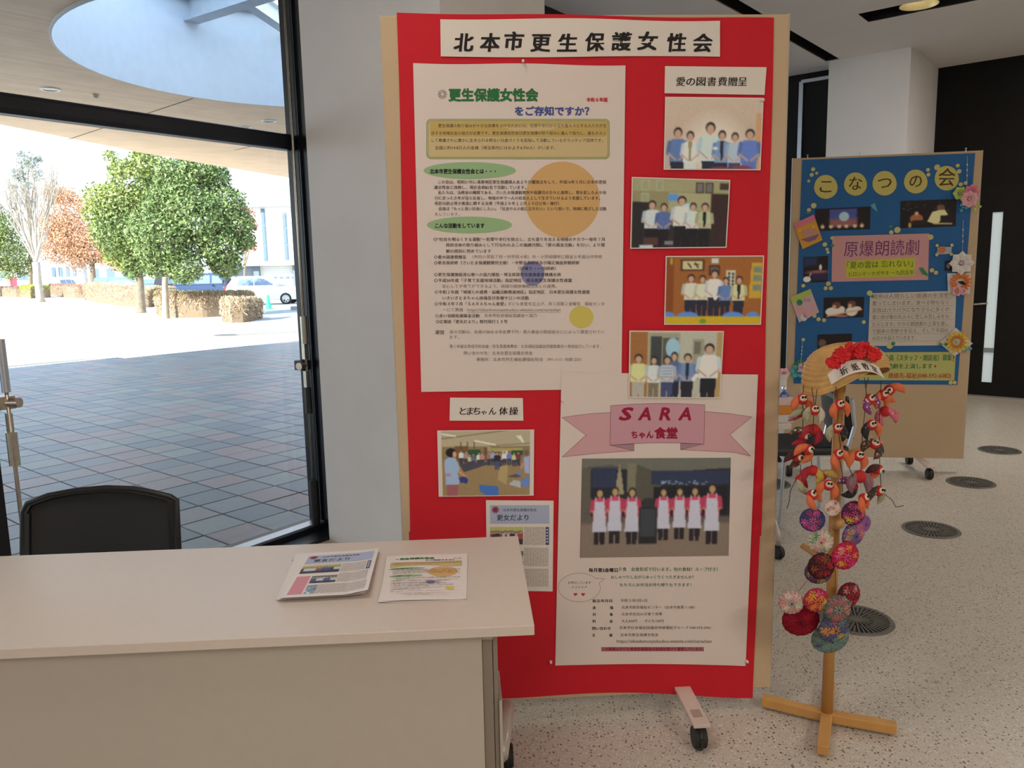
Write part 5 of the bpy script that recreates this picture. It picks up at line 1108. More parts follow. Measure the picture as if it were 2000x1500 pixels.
# ================================================================ BLUE BOARD CONTENT
ZB = lambda X, Y: (1530+X/3.06, 290+Y/3.06)
m_blue = mat('blue_poster_paper', (.018, .13, .36), .75, var=.05, scale=4); m_ycard = mat('yellow_card', (.62, .56, .16), .7); m_pinkc = mat('pink_card', (.66, .36, .36), .75); m_lemon = mat('lemon_card', (.58, .62, .04), .7); m_ruled = mat('ruled_cream_paper', (.64, .60, .53), .75)
def bpaper(name, label, cat, quad, m, off, n=4): return paper(name, label, cat, BBD, [ZB(*p) for p in quad], m, off, wv(.0008, 1), n, n)
bpaper('blue_backing_paper', 'sheet of blue paper covering the far display board', 'paper', [(112, 68), (1146, 28), (1040, 1412), (60, 1404)], m_blue, .0015, 12)
for ch, X, Y, r in zip('こなつの会', (253, 430, 604, 790, 975), (230, 213, 208, 198, 178), (70, 68, 72, 70, 72)):
    x, y = ZB(X, Y); r /= 3.06; c = BBD.at(x, y+r, .004); t = thing('letter_disc', {'こ': 'leftmost yellow paper disc of the heading, with two short strokes', 'な': 'second yellow paper disc of the heading from the left', 'つ': 'middle yellow paper disc of the heading, with one hooked stroke', 'の': 'fourth yellow paper disc of the heading, with a looped stroke', '会': 'rightmost and highest yellow paper disc of the heading'}[ch], 'paper disc', c)
    S = Sheet(lambda a, b, off: BBD.at(a, b, .004+off), t)
    S.L(m_ycard, 0, 'disc').add([S.fn(x+r*(1+.02*math.sin(3*a))*math.cos(a), y+r*1.02*math.sin(a), 0) for a in [2*math.pi*k/40 for k in range(40)]], [tuple(range(40))])
    em = 30; h = {'こ': 11.5, 'な': 12.5, 'つ': 13.5, 'の': 12, '会': 16}[ch]; S.text(ch, x-h, y, x+h, em if ch != '会' else 38, ink('brown_ink', (.10, .06, .03)), .012, .1, off=.001); S.done()
def bphoto(label, quad, paint, w=80, h=40, off=.004):
    q = [ZB(*p) for p in quad]; S = paper('photo_print', label, 'photo', BBD, q, m_slot, off, wv(.0006, 1), 4, 4)
    xs = [p[0] for p in q]; ys = [p[1] for p in q]; P = Pic(min(xs), min(ys), max(xs), max(ys), w, h, (18, 12, 14), ref=(178, 158, 142)); paint(P, lambda X, Y: ZB(X, Y)); P.noise(3); P.blur()
    S.pic(P, q, .0006); S.done()
def ph1(P, z):
    P.rect(*z(275, 355), *z(440, 470), (60, 64, 110)); P.rect(*z(275, 420), *z(440, 470), (130, 74, 66), 8); x, y = z(362, 405); P.ell(x, y, 10, 10, (150, 160, 160))
    for X in (232, 283, 333, 376, 428, 470): x, y = z(X, 455); P.ell(x, y+4, 4, 4.5, (196, 150, 110)); P.ell(x, y-1, 2.2, 2.2, (120, 70, 50))
def ph2(P, z):
    x, y = z(795, 410); P.ell(x, y+3, 13, 10, (150, 84, 50)); P.ell(x, y-8, 4, 4, (190, 140, 90)); x, y = z(920, 390); P.poly([z(860, 440), z(890, 380), z(960, 360), z(985, 400), z(930, 450), z(900, 455)], (214, 190, 120)); P.ell(*z(940, 352), 8, 6, (110, 70, 46)); P.rect(*z(940, 405), *z(1030, 440), (20, 14, 16)); P.line(*z(900, 455), *z(1010, 460), 3, (190, 150, 90)); P.ell(*z(755, 460), 3, 6, (170, 130, 70)); P.rect(*z(770, 430), *z(860, 460), (30, 18, 16))
    for k in range(14): x, y = z(RNG.uniform(700, 1000), RNG.uniform(320, 380)); P.ell(x, y, 1.5, 1.5, (84, 62, 44))
def ph3(P, z):
    P.rect(*z(118, 645), *z(200, 700), (30, 36, 60), 8); P.ell(*z(222, 710), 3, 6, (190, 180, 160)); P.ell(*z(210, 740), 22, 4, (150, 80, 66), 4); P.rect(*z(170, 745), *z(265, 790), (36, 28, 52), 6); P.ell(*z(140, 782), 8, 6, (206, 190, 170)); P.line(*z(150, 775), *z(165, 745), 2, (180, 170, 150))
def ph4(P, z):
    P.ell(*z(295, 975), 15, 9, (206, 186, 150)); P.ell(*z(345, 965), 8, 8, (196, 176, 144)); P.ell(*z(315, 935), 9, 7, (96, 48, 40)); P.ell(*z(302, 945), 4, 4, (186, 130, 100))
    P.ell(*z(410, 975), 12, 10, (200, 180, 146)); P.ell(*z(440, 960), 9, 5, (206, 186, 150)); P.ell(*z(408, 930), 9, 7, (96, 50, 42)); P.ell(*z(398, 940), 4, 4, (186, 130, 100))
    P.line(*z(260, 1003), *z(470, 965), 3, (196, 130, 100)); P.ell(*z(350, 1003), 14, 2.5, (150, 90, 80))
bphoto('dark stage photo with a pale moon over six performers', [(190, 362), (520, 347), (517, 482), (192, 492)], ph1)
bphoto('dark photo of two lit performers, top right of the blue poster', [(700, 315), (1035, 302), (1028, 464), (697, 477)], ph2)
bphoto('small dark stage photo at the left edge of the blue poster', [(120, 650), (267, 642), (263, 797), (118, 802)], ph3, 50, 50)
bphoto('dark photo of two seated people in white, left of the handwritten sheet', [(242, 892), (483, 886), (477, 1008), (238, 1014)], ph4, 64, 36)
bphoto('dark photo half hidden behind the top of the straw hat', [(205, 1112), (410, 1106), (405, 1215), (202, 1220)], lambda P, z: P.ell(*z(230, 1160), 8, 8, (90, 60, 50)), 40, 24)
bphoto('tiny dark print half behind the white paper flower', [(964, 672), (1010, 670), (1008, 728), (962, 730)], lambda P, z: P.ell(*z(985, 700), 4, 6, (120, 90, 80)), 20, 24)
S = bpaper('title_card', 'pink card with purple handwritten title on the blue poster', 'card', [(292, 524), (870, 508), (864, 785), (287, 797)], m_pinkc, .004, 6)
S.poly([ZB(*p) for p in ((372, 672), (786, 653), (781, 762), (375, 774))], m_lemon, .0006, 'yellow_strip')
KP = ink('purple_ink', (.20, .06, .20)); KO = ink('olive_ink', (.10, .20, .04))
for ch, X in zip('原爆朗読劇', (403, 497, 588, 680, 768)): x, y = ZB(X, 606-(X-400)*.03); S.text(ch, x-13.5, y, x+13.5, 33, KP, .0, .05, off=.001)
x, y = ZB(380, 700); S.text('「夏の雲は 忘れない」', x, y, ZB(772, 700)[0], 15, KO, .01, .05, off=.0014, slope=-.03); x, y = ZB(390, 753); S.text('ヒロシマ・ナガサキ 一九四五年', x, y, ZB(778, 753)[0], 10.5, KO, .01, .05, off=.0014, slope=-.03); S.done()
S = bpaper('handwritten_sheet', 'cream ruled sheet of pencil writing on the blue poster', 'sheet', [(517, 865), (1032, 850), (1020, 1176), (505, 1180)], m_ruled, .004, 6)
KPc = ink('pencil_grey', (.30, .26, .22))
for k, (tx, xe) in enumerate((('戦争は人間らしい普通の生活を', 985), ('奪ってしまいます。食べる物もなく', 985), ('家族はバラバラになりさらに多くの', 990), ('尊い命が奪われ人々に悲しみ苦しみをも', 988), ('たらします。だから朗読劇の上演を通し', 985), ('て戦争の悲惨さを伝え、そして平和の', 985), ('大切さを訴えていきます', 780))):
    x, y = ZB(530, 885+k*42); S.text(tx, x, y, ZB(xe, 0)[0], 10, KPc, .004, .05, off=.001, slope=-.015); x0, y0 = ZB(522, 903+k*42); x1, y1 = ZB(1012, 897+k*42); S.line([(x0, y0), (x1, y1)], .35, KPc, .0008)
S.done()
S = bpaper('notice_card', 'yellow-green card with green and red handwriting at the foot of the blue poster', 'card', [(452, 1218), (1030, 1215), (1020, 1386), (450, 1384)], mat('lime_card', (.52, .54, .18), .7), .004, 6)
KG2 = ink('marker_green', (.03, .20, .08)); KR2 = ink('marker_red', (.55, .06, .03))
for tx, X0, Y, X1, em, m in (('こなつの会会員（スタッフ・朗読者）募集', 462, 1252, 1005, 13, KG2), ('一緒に朗読劇を上演します', 480, 1302, 890, 10.5, KG2), ('★', 898, 1302, 915, 9, KR2), ('！', 1012, 1255, 1020, 16, KR2), ('連絡先-福祉(048-592-6082)', 625, 1358, 1000, 12, KR2)):
    x, y = ZB(X0, Y); S.text(tx, x, y, ZB(X1, Y)[0], em, m, .014, .06, off=.001)
S.done()
# small round paper dots
m_dot = mat('pale_yellow_dot', (.62, .58, .24), .7); m_gdot = mat('green_dot', (.05, .28, .16), .7)
k = 0; DOTS = []
for X, Y, r, g in [(177, 125, 12, 0), (168, 158, 12, 0), (198, 148, 9, 0), (150, 195, 9, 0), (180, 342, 16, 0), (152, 368, 12, 0), (247, 574, 13, 0), (260, 602, 9, 0), (266, 620, 9, 0), (268, 808, 14, 0), (252, 835, 12, 0), (283, 835, 12, 0), (118, 820, 11, 0), (185, 1000, 12, 0), (209, 1020, 12, 0), (242, 1026, 12, 0), (479, 1037, 11, 0), (118, 1142, 10, 0),
                   (680, 487, 18, 0), (643, 501, 12, 0), (640, 466, 9, 1), (862, 128, 11, 0), (865, 157, 11, 0), (917, 113, 17, 0), (1040, 103, 11, 0), (1048, 137, 13, 0), (1058, 215, 12, 0), (1087, 207, 11, 0), (878, 530, 16, 0), (290, 535, 10, 0), (292, 580, 10, 1), (886, 728, 13, 0), (910, 742, 12, 0), (514, 864, 16, 0), (530, 884, 9, 1), (635, 1178, 19, 0), (655, 1166, 12, 1), (998, 1398, 12, 0), (1022, 1398, 11, 0), (146, 382, 9, 1)]:
    x, y = ZB(X, Y); rr = r/3.06*1.0; c = BBD.at(x, y, .0062); sc = rr/scale_at(c)
    o = MB().lathe(c, [(sc, -.0004), (sc, .0002), (0, .0002)], 16, BBD.N).build('paper_dot', m_gdot if g else m_dot); k += 1
    DOTS.append((o, X, Y, r, g))
FEAT = [('leftmost heading disc', 253, 230), ('second heading disc', 430, 213), ('middle heading disc', 604, 208), ('fourth heading disc', 790, 198), ('rightmost heading disc', 975, 178), ('moon stage photo', 355, 415), ('two-performer photo', 865, 388), ('orange packet', 145, 500), ('small dark stage photo', 192, 722), ('pink title card', 575, 650), ('lime-topped packet', 125, 940),
        ('photo of two seated people', 360, 950), ('handwritten sheet', 770, 1015), ('yellow-green notice card', 740, 1300), ('pink hanging blossoms', 1100, 290), ('white paper flower', 1055, 685), ('blue paper flowers', 90, 1320)]
used = {}
for o, X, Y, r, g in DOTS:
    nm, fx, fy = min(FEAT, key=lambda f: abs(f[1]-X)*.8+abs(f[2]-Y)); dx, dy = X-fx, Y-fy
    d = ('above' if dy < 0 else 'below') if abs(dy) > 2.2*abs(dx) else ('left of' if dx < 0 else 'right of') if abs(dx) > 2.2*abs(dy) else ('at the %s %s of' % ('upper' if dy < 0 else 'lower', 'left' if dx < 0 else 'right'))
    used.setdefault(('green' if g else 'pale yellow', d, nm), []).append((o, X, Y, r))
for (c_, d, nm), L_ in used.items():
    L_.sort(key=lambda q: q[2])
    for i, (o, X, Y, r) in enumerate(L_):
        rank = '' if len(L_) == 1 else ('upper ' if i == 0 else 'lower ') if len(L_) == 2 else ('topmost ' if i == 0 else 'lowest ' if i == len(L_)-1 else 'middle ' if len(L_) == 3 else '%s ' % ('second highest', 'third highest', 'fourth highest')[i-1])
        tag(o, '%s%s%s paper dot %s the %s' % (rank, 'large ' if r > 15 else 'small ' if r < 10 else '', c_, d, nm), 'paper dot', 'round paper dots stuck on the blue poster')
# ornaments hanging over the blue board
def flat_card(label, quad, m, off=.012, cat='ornament', name='origami_card'): return paper(name, label, cat, BBD, [ZB(*p) for p in quad], m, off, None, 3, 3)
def petals(S, X, Y, r, n, m, name='petal', w=.4, r0=.15, off=.004, lift=.012, mc=None):
    x, y = ZB(X, Y); r /= 3.06; c = S.fn(x, y, off); sc = 1/scale_at(c)
    for k in range(n):
        a = 2*math.pi*k/n; U = BBD.U*math.cos(a)+Vector((0, 0, 1))*math.sin(a); V = BBD.U*-math.sin(a)+Vector((0, 0, 1))*math.cos(a); mb = MB(); ww = w*r*sc; L = r*sc
        mb.add([c+U*L*r0, c+U*L*.6+V*ww+BBD.N*lift*.5, c+U*L+BBD.N*lift, c+U*L*.6-V*ww+BBD.N*lift*.5, c+U*L*.6+BBD.N*lift*1.1], [(0, 1, 4), (1, 2, 4), (2, 3, 4), (3, 0, 4)])
        mb.build(name, m, S.parent)
    MB().ball(c+BBD.N*.004, (.14*r*sc, .14*r*sc, .005), 10, 6, BBD.U, Vector((0, 0, 1)), BBD.N).build('flower_centre', mc or m_dot, S.parent)
m_or = mat('orange_packet_paper', (.70, .34, .02), .5); m_hp = mat('hot_pink_paper', (.70, .20, .30), .6); m_lp = mat('light_pink_paper', (.76, .40, .46), .7); m_lg2 = mat('lime_paper', (.45, .58, .12), .6); m_wt = mat('white_washi', (.72, .70, .66), .7); m_tl = mat('teal_paper', (.08, .42, .52), .6); m_pur = mat('purple_paper', (.24, .12, .22), .6); m_org2 = mat('orange_petals', (.72, .20, .04), .6); m_ylp = mat('yellow_petals', (.75, .52, .05), .6); m_gnp = mat('green_leaf_paper', (.03, .26, .10), .6)
S = flat_card('orange origami packet with a pink top at the left edge of the blue poster', [(60, 450), (180, 395), (232, 548), (112, 602)], m_or)
S.poly([ZB(*p) for p in ((60, 450), (180, 395), (192, 430), (70, 480))], m_hp, .001); S.ell(*ZB(158, 505), 16, 9, mat('brown_pink_print', (.55, .28, .22), .6), .0012, 20); S.poly([ZB(*p) for p in ((100, 545), (150, 530), (215, 510), (190, 545), (150, 560))], m_pur, .0016)
for X, Y in ((97, 490), (178, 468)): S.ell(*ZB(X, Y), 3, 3, m_ylp, .0014, 10)
S.done()
S = flat_card('pink and white origami packet with a lime green top, left edge', [(38, 890), (160, 838), (212, 978), (92, 1040)], mat('pink_floral_paper', (.66, .48, .50), .7))
S.poly([ZB(*p) for p in ((38, 890), (160, 838), (168, 870), (50, 925))], m_lg2, .001)
for X, Y, r, m in ((100, 960, 8, m_lp), (140, 990, 8, m_lp), (175, 950, 7, m_lp), (95, 920, 6, m_gnp), (120, 1010, 7, m_wt)): S.ell(*ZB(X, Y), r, r, m, .0014, 12)
for k in range(5): S.line([ZB(118+k*9, 898), ZB(124+k*9, 915)], .8, m_pur, .0016)
S.done()
S = flat_card('dark green card with blue and pink paper flowers, lower left of the poster', [(55, 1290), (105, 1250), (150, 1300), (92, 1375)], m_gnp)
petals(S, 80, 1330, 46, 6, m_tl, off=.006); petals(S, 118, 1308, 42, 5, m_lp, off=.012); petals(S, 112, 1352, 30, 5, mat('blue_petals', (.05, .12, .45), .6), off=.004); S.done()
S = flat_card('pink and lime paper blossoms hanging at the upper right of the blue poster', [(1060, 270), (1100, 260), (1110, 300), (1070, 310)], m_lg2, .02)
petals(S, 1045, 270, 42, 6, m_lg2, w=.5, off=.002); petals(S, 1112, 262, 46, 8, m_hp, w=.45, off=.006); petals(S, 1098, 305, 52, 8, m_lp, w=.5, off=.012); petals(S, 1065, 355, 30, 3, m_tl, w=.4, off=.0); petals(S, 1145, 350, 28, 3, m_lg2, w=.4, off=.0); S.done()
S = flat_card('small clear packet with a red blossom, pinned by yellow dots right of the pink card', [(918, 590), (1003, 588), (1000, 630), (912, 634)], mat('pale_blue_wrap', (.40, .46, .55), .3))
petals(S, 943, 605, 24, 6, m_org2, off=.002, lift=.004)
for X, Y in ((915, 580), (1003, 578), (913, 635), (1000, 632)): S.ell(*ZB(X, Y), 3.2, 3.2, m_dot, .002, 10)
S.done()
S = flat_card('white paper flower hanging at the right edge of the blue poster', [(1045, 675), (1062, 675), (1062, 692), (1045, 692)], m_wt, .02)
petals(S, 1055, 685, 72, 8, m_wt, w=.42, off=.004, mc=m_lp); S.done()
S = flat_card('white card with an orange paper flower below the white flower', [(975, 745), (1118, 745), (1110, 868), (980, 862)], m_wt)
petals(S, 1052, 800, 66, 16, m_org2, w=.17, r0=.3, off=.004); petals(S, 1030, 850, 34, 5, m_lp, w=.5, off=.008); petals(S, 1058, 852, 26, 5, m_lp, w=.5, off=.010); S.poly([ZB(*p) for p in ((1030, 795), (1062, 790), (1085, 815), (1055, 812))], K, .02); S.done()
S = flat_card('tilted white card with a yellow-orange flower, lower right of the blue poster', [(928, 1162), (1028, 1070), (1128, 1165), (1020, 1240)], m_wt)
petals(S, 1030, 1155, 70, 14, m_ylp, w=.19, r0=.28, off=.004, mc=m_lg2); petals(S, 1030, 1155, 50, 14, m_org2, w=.08, r0=.3, off=.0085, mc=m_lg2); petals(S, 950, 1168, 26, 2, m_gnp, w=.4, off=.003); petals(S, 1092, 1195, 28, 3, m_tl, w=.4, off=.0); S.done()
S = flat_card('teal paper leaf right of the moon stage photo', [(518, 340), (545, 325), (562, 380), (535, 360)], m_tl, .006); S.done()
S = flat_card('dark green folded paper leaf on the corner of the pink card', [(808, 715), (830, 710), (872, 765), (830, 752)], m_gnp, .008); S.done()
m_str = mat('clear_thread', (.5, .55, .6), .3)
for (x0, y0, x1, y1, lb) in ((1092, 45, 1090, 260, 'fine thread from the top edge of the blue board to the pink blossoms'), (1068, 430, 1062, 660, 'beaded clear thread above the white paper flower'), (112, 1150, 100, 1290, 'beaded clear thread above the blue paper flowers')):
    p, q = BBD.at(*ZB(x0, y0), .02), BBD.at(*ZB(x1, y1), .02); m = MB().tube([p, q], .0012, 6)
    for k in range(3): m.ball(p+(q-p)*(.25+.15*k), (.005, .003, .008), 8, 6)
    m.build('thread', m_str, bb_)
for X, lb in ((147, 'leftmost'), (458, 'second'), (775, 'third'), (1095, 'rightmost')):
    x, y = ZB(X, 49-(X-150)*.042); u = BBD.uz(x, y)[0]; c = BBD.w(u, bbx[3], -.012)
    tag(MB().lathe(c, [(.004, 0), (.004, .006), (.0022, .009), (.0022, .016), (.006, .018), (.006, .022), (0, .023)], 10).build('push_pin', m_alu, smooth=True), '%s metal pin standing on the top edge of the blue board' % lb, 'push pin')

# ================================================================ RECEPTION TABLE
TD = R(2.9); TU = Vector((math.cos(TD), math.sin(TD), 0)); TV = Vector((-math.sin(TD), math.cos(TD), 0)); TC = Vector((.040, 1.737, 0)); TZ = .72
def tp(u, v, z): return TC+TU*u+TV*v+Vector((0, 0, z))     # u: along the front edge (negative to the left), v: depth
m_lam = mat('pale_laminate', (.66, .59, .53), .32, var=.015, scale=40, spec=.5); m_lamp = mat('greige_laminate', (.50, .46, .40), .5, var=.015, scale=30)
m_tm = mat('taupe_metal', (.30, .26, .22), .4, metal=.3); m_tm2 = mat('cream_grey_metal', (.50, .46, .42), .35, metal=.3)
tb = thing('folding_table', 'long white reception table with a front panel in the foreground', 'table', tp(-.9, .31, 0), TD)
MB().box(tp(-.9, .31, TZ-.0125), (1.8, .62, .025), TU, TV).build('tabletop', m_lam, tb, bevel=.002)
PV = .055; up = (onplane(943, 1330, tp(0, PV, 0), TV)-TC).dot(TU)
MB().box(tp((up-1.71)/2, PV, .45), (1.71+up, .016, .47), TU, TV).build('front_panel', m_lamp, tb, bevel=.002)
def leg(u, s):
    g = MB(); g.box(tp(u, PV+.035, .40), (.026, .05, .56), TU, TV); g.box(tp(u+s*.020, PV+.05, .40), (.012, .07, .56), TU, TV)
    L = g.build('leg', m_tm, tb, bevel=.002)
    MB().box(tp(u, .31, TZ-.045), (.03, .50, .03), TU, TV).build('top_rail', m_tm2, tb)
    k = (UC-up-.012) if s > 0 else -.05
    a = MB(); P = [tp(u+k*.5, .20, .26), tp(u+k*.8, .34, .265), tp(u+k, .44, .255), tp(u+k, .505, .215), tp(u+k, .535, .15), tp(u+k, .535, .08)]; a.tube(P, [.022, .024, .024, .021, .017, .013], 12)
    a.build('curved_foot', m_tm2, tb, smooth=True)
    b = MB(); b.prism([tp(u+k*.45, .06, .50), tp(u+k*.45, .28, .46), tp(u+k*.55, .42, .36), tp(u+k*.55, .44, .26), tp(u+k*.5, .34, .20), tp(u+k*.45, .06, .16)], TU*.008*s); b.build('side_plate', m_tm2, tb, bevel=.002)
    a = MB(); P = [tp(u, .10, .20), tp(u, .06, .16), tp(u, .05, .08)]; a.tube(P, [.024, .022, .016], 10); a.build('front_foot', m_tm2, tb, smooth=True)
    caster(tp(u+k, .535, 0), tb, .036, TU, .10); caster(tp(u, .05, 0), tb, .036, TU, .10)
UC = (onz(990, 1491)-TC).dot(TU); leg(up+.012, 1); leg(-1.71, -1)
MB().box(tp(-.85, .33, .62), (1.6, .30, .012), TU, TV).build('under_shelf', m_tm2, tb)

def table_sheet(name, label, cat, quad, dom, m, lift, curl=None, n=10, z0=TZ):
    """quad: pixels tl,tr,br,bl of the sheet lying on the table; dom: the domain of the printed design"""
    Q = [onz(x, y, z0+lift) for x, y in quad]; x0, y0, x1, y1 = dom
    c = sum(Q, Vector())/4; t = thing(name, label, cat, Vector((c.x, c.y, z0+lift)))
    cu = curl or (lambda u, v: 0)
    def fn(x, y, off):
        u = (x-x0)/(x1-x0); v = (y-y0)/(y1-y0)
        return (Q[0]*(1-u)+Q[1]*u)*(1-v)+(Q[3]*(1-u)+Q[2]*u)*v+Vector((0, 0, off+cu(u, v)))
    MB().grid(lambda u, v: fn(x0+u*(x1-x0), y0+v*(y1-y0), 0), n, n).build('sheet', m, t, smooth=True)
    return Sheet(fn, t)
m_np = mat('newsletter_paper', (.78, .74, .72), .45, spec=.4)
DN = (949, 976, 1079, 1154)
cl = lambda u, v: .010*max(0, u-.75)*4*(.4+.6*v)+.004*v*v
stack = [((576, 1083), (712, 1078), (700, 1163), (538, 1171)), ((578, 1082), (716, 1077), (704, 1162), (541, 1170)), ((580, 1081), (722, 1075), (709, 1163), (540, 1172)), ((586, 1081), (728, 1073), (714, 1161), (545, 1170))]
for k, q in enumerate(stack):
    S = table_sheet('newsletter_sheet', ['lowest', 'second lowest', 'middle', 'second from top'][k]+' newsletter sheet of the stack on the table', 'newsletter', q, DN, m_np, .0012+.0022*k, (lambda kk: (lambda u, v: .005*max(0, u-.8)*4*v))(k), 6)
    if k == 0: x, y = 0, 0; S.line([ZN(398, 850), ZN(392, 880)], 2, KG, .0005)
    S.done()
S = table_sheet('newsletter_sheet', 'top newsletter of the stack with a blue heading and a curled right edge', 'newsletter', ((597, 1083), (740, 1073), (719, 1162), (546, 1171)), DN, m_np, .0105, cl, 14)
draw_news(S, True); S.done()
DI = (807, 124, 1217, 762)
S = table_sheet('flyer_sheet', 'lower information flyer on the table, its corner showing under the other', 'flyer', ((760, 1088), (908, 1083), (906, 1173), (738, 1178)), DI, m_np, .0008, lambda u, v: .004*max(0, .15-u)*6*v, 5); S.done()
S = table_sheet('flyer_sheet', 'upper information flyer with a yellow panel, right of the newsletters', 'flyer', ((755, 1087), (913, 1080), (911, 1169), (742, 1175)), DI, m_np, .0035, lambda u, v: .0015*math.sin(u*5), 8)
draw_info(S); S.done()

# ================================================================ OFFICE CHAIR
CY = 2.74
def cp(x, y, dy=0): return ony(x, y, CY+dy)
m_mesh = mat('black_mesh_fabric', (.022, .023, .025), .8)
t_ = m_mesh.node_tree; w_ = t_.nodes.new('ShaderNodeTexWave'); w_.bands_direction = 'Z'; w_.inputs['Scale'].default_value = 110; tc_ = t_.nodes.new('ShaderNodeTexCoord'); t_.links.new(tc_.outputs['Object'], w_.inputs['Vector'])
cr_ = t_.nodes.new('ShaderNodeValToRGB'); cr_.color_ramp.elements[0].color = (.008, .008, .01, 1); cr_.color_ramp.elements[1].color = (.045, .047, .05, 1); t_.links.new(w_.outputs['Fac'], cr_.inputs[0]); t_.links.new(cr_.outputs[0], t_.nodes['Principled BSDF'].inputs['Base Color'])
cc = cp(195, 1080); ch = thing('office_chair', 'black mesh-backed office chair tucked behind the reception table', 'chair', (cc.x, CY-.22, 0))
top = [(45, 1000), (54, 983), (95, 968), (150, 958), (210, 953), (262, 955), (300, 962), (333, 970), (344, 976)]
o1 = [cp(*p) for p in top]; zb_ = .52; bl_ = Vector((o1[0].x-.01, CY-.02, zb_)); br_ = Vector((o1[-1].x+.0, CY-.02, zb_))
loop = [bl_+Vector((.05, -.02, -.05)), bl_]+o1+[br_, br_+Vector((-.05, -.02, -.05))]
fr = MB(); fr.tube(loop+[loop[0]], .011, 8, caps=False)
inner = [p*.93+Vector((cc.x*.07, CY*.07, .64*.07)) for p in o1]
fr.build('back_frame', m_blk, ch, smooth=True)
ring = MB()
for a, b in zip(range(len(o1)-1), range(1, len(o1))): ring.add([o1[a], o1[b], inner[b]+Vector((0, -.004, 0)), inner[a]+Vector((0, -.004, 0))], [(0, 1, 2, 3)])
for a, b in ((bl_, o1[0]), (br_, o1[-1])):
    s = .028 if a is bl_ else -.028; ring.add([a, b, b+Vector((s, -.004, -.005)), a+Vector((s, -.004, 0))], [(0, 1, 2, 3)])
ring.build('frame_border', m_blk, ch, solid=.012)
def mf(u, v):
    i = u*(len(o1)-1); k = min(int(i), len(o1)-2); f = i-k; p = o1[k]*(1-f)+o1[k+1]*f; q = bl_*(1-u)+br_*u
    w = p*(1-v)+q*v; w.y += .02*math.sin(math.pi*u)*(1)-.0; return w
MB().grid(mf, 24, 12).build('mesh_panel', m_mesh, ch, smooth=True)
sx = cc.x; m = MB(); m.ball((sx, CY-.26, .44), (.24, .24, .045), 24, 10); m.build('seat', m_mesh, ch, smooth=True)
MB().tube([(sx, CY-.24, .40), (sx, CY-.24, .12)], [.03, .025], 12).build('gas_lift', m_tm, ch)
MB().tube([(sx, CY-.1, .40), (sx, CY+.0, .42), (sx, CY+.005, .56)], .02, 8).build('back_support', m_blk, ch)
for k in range(5):
    a = 2*math.pi*k/5+.3; e = Vector((sx+.26*math.cos(a), CY-.24+.26*math.sin(a), .085)); MB().tube([(sx, CY-.24, .13), e], [.025, .016], 8).build('star_leg', m_blk, ch)
    caster(Vector((e.x, e.y, 0)), ch, .028, Vector((-math.sin(a), math.cos(a), 0)), .08)

# ================================================================ THE WOODEN STAND
m_wood = mat('honey_varnished_wood', (.56, .30, .09), .4, var=.12, scale=9, stretch=(1, 1, .15)); m_woodd = mat('wood_end', (.30, .14, .05), .5)
SX, SY = 1.037, 2.462; tips = [onz(1490, 1382), onz(1743, 1436), onz(1607, 1478)]
st = thing('wooden_stand', 'slim wooden stand on a cross-shaped base, hung with cloth ornaments', 'stand', (SX, SY, 0))
dirs = [(p-Vector((SX, SY, 0))) for p in tips]; dirs.append(-dirs[2])
ctr = Vector((SX, SY, 0)); hA = .028
for i, d in enumerate(dirs):
    e = ctr+d.normalized()*(.212); MB().bar(ctr+Vector((0, 0, hA))+d.normalized()*.0, e+Vector((0, 0, hA)), .036, .032).build('base_arm', m_wood, st, bevel=.003)
topz = ony(1642, 690, SY).z
po = MB().tube([(SX, SY, .04), (SX, SY, .5), (SX, SY, topz)], [.0185, .0175, .017], 16).build('post', m_wood, st, smooth=True)
p1 = Vector((SX, SY, ony(1640, 892, SY).z)); q1 = ony(1722, 866, SY+.05); MB().tube([p1, q1], .009, 10).build('peg', m_wood, st, smooth=True)
p2 = Vector((SX, SY, ony(1620, 1105, SY).z)); q2 = ony(1566, 1065, SY+.08); MB().tube([p2, q2], .010, 10).build('peg', m_wood, st, smooth=True)
p3 = Vector((SX, SY, ony(1630, 1030, SY).z)); q3 = ony(1641, 1020, SY-.11); MB().tube([p3, q3], [.012, .014], 12).build('peg', m_wood, st, smooth=True)

# hat
HC = ony(1651, 744, SY); HR = .131
m_straw = mat('woven_straw', (.60, .36, .12), .6, var=.15, scale=25)
hat = thing('straw_hat', 'straw hat worn by the top of the wooden stand', 'hat', HC)
tilt = Matrix.Rotation(R(-6), 3, 'Y')
def hatp(a, t, dr=0.0):
    arch = max(0, math.cos(a-R(-62)))**1.6; drop = max(0, math.cos(a-R(200)))
    r = (HR+dr)*(math.sin(t*math.pi/2))**.8; zz = (.118+dr)*(math.cos(t*math.pi/2)**.75)
    lift = t**3*(.048*arch-.022*drop)
    p = Vector((r*math.cos(a)*1.0, r*math.sin(a)*.85, zz+lift)); rb = .0016*math.sin(t*90)
    return HC+tilt @ (p*(1+rb/HR))
MB().grid(lambda u, v: hatp(u*2*math.pi, .06+.94*v), 64, 60).build('straw_shell', m_straw, hat, smooth=True, solid=.003)
rim = MB(); rim.tube([hatp(2*math.pi*k/64, 1.0) for k in range(65)], .004, 6, caps=False); rim.build('straw_rim', m_straw, hat, smooth=True)
MB().grid(lambda u, v: hatp(u*2*math.pi, .02+.06*v, .002), 24, 4).build('crown_patch', m_straw, hat)
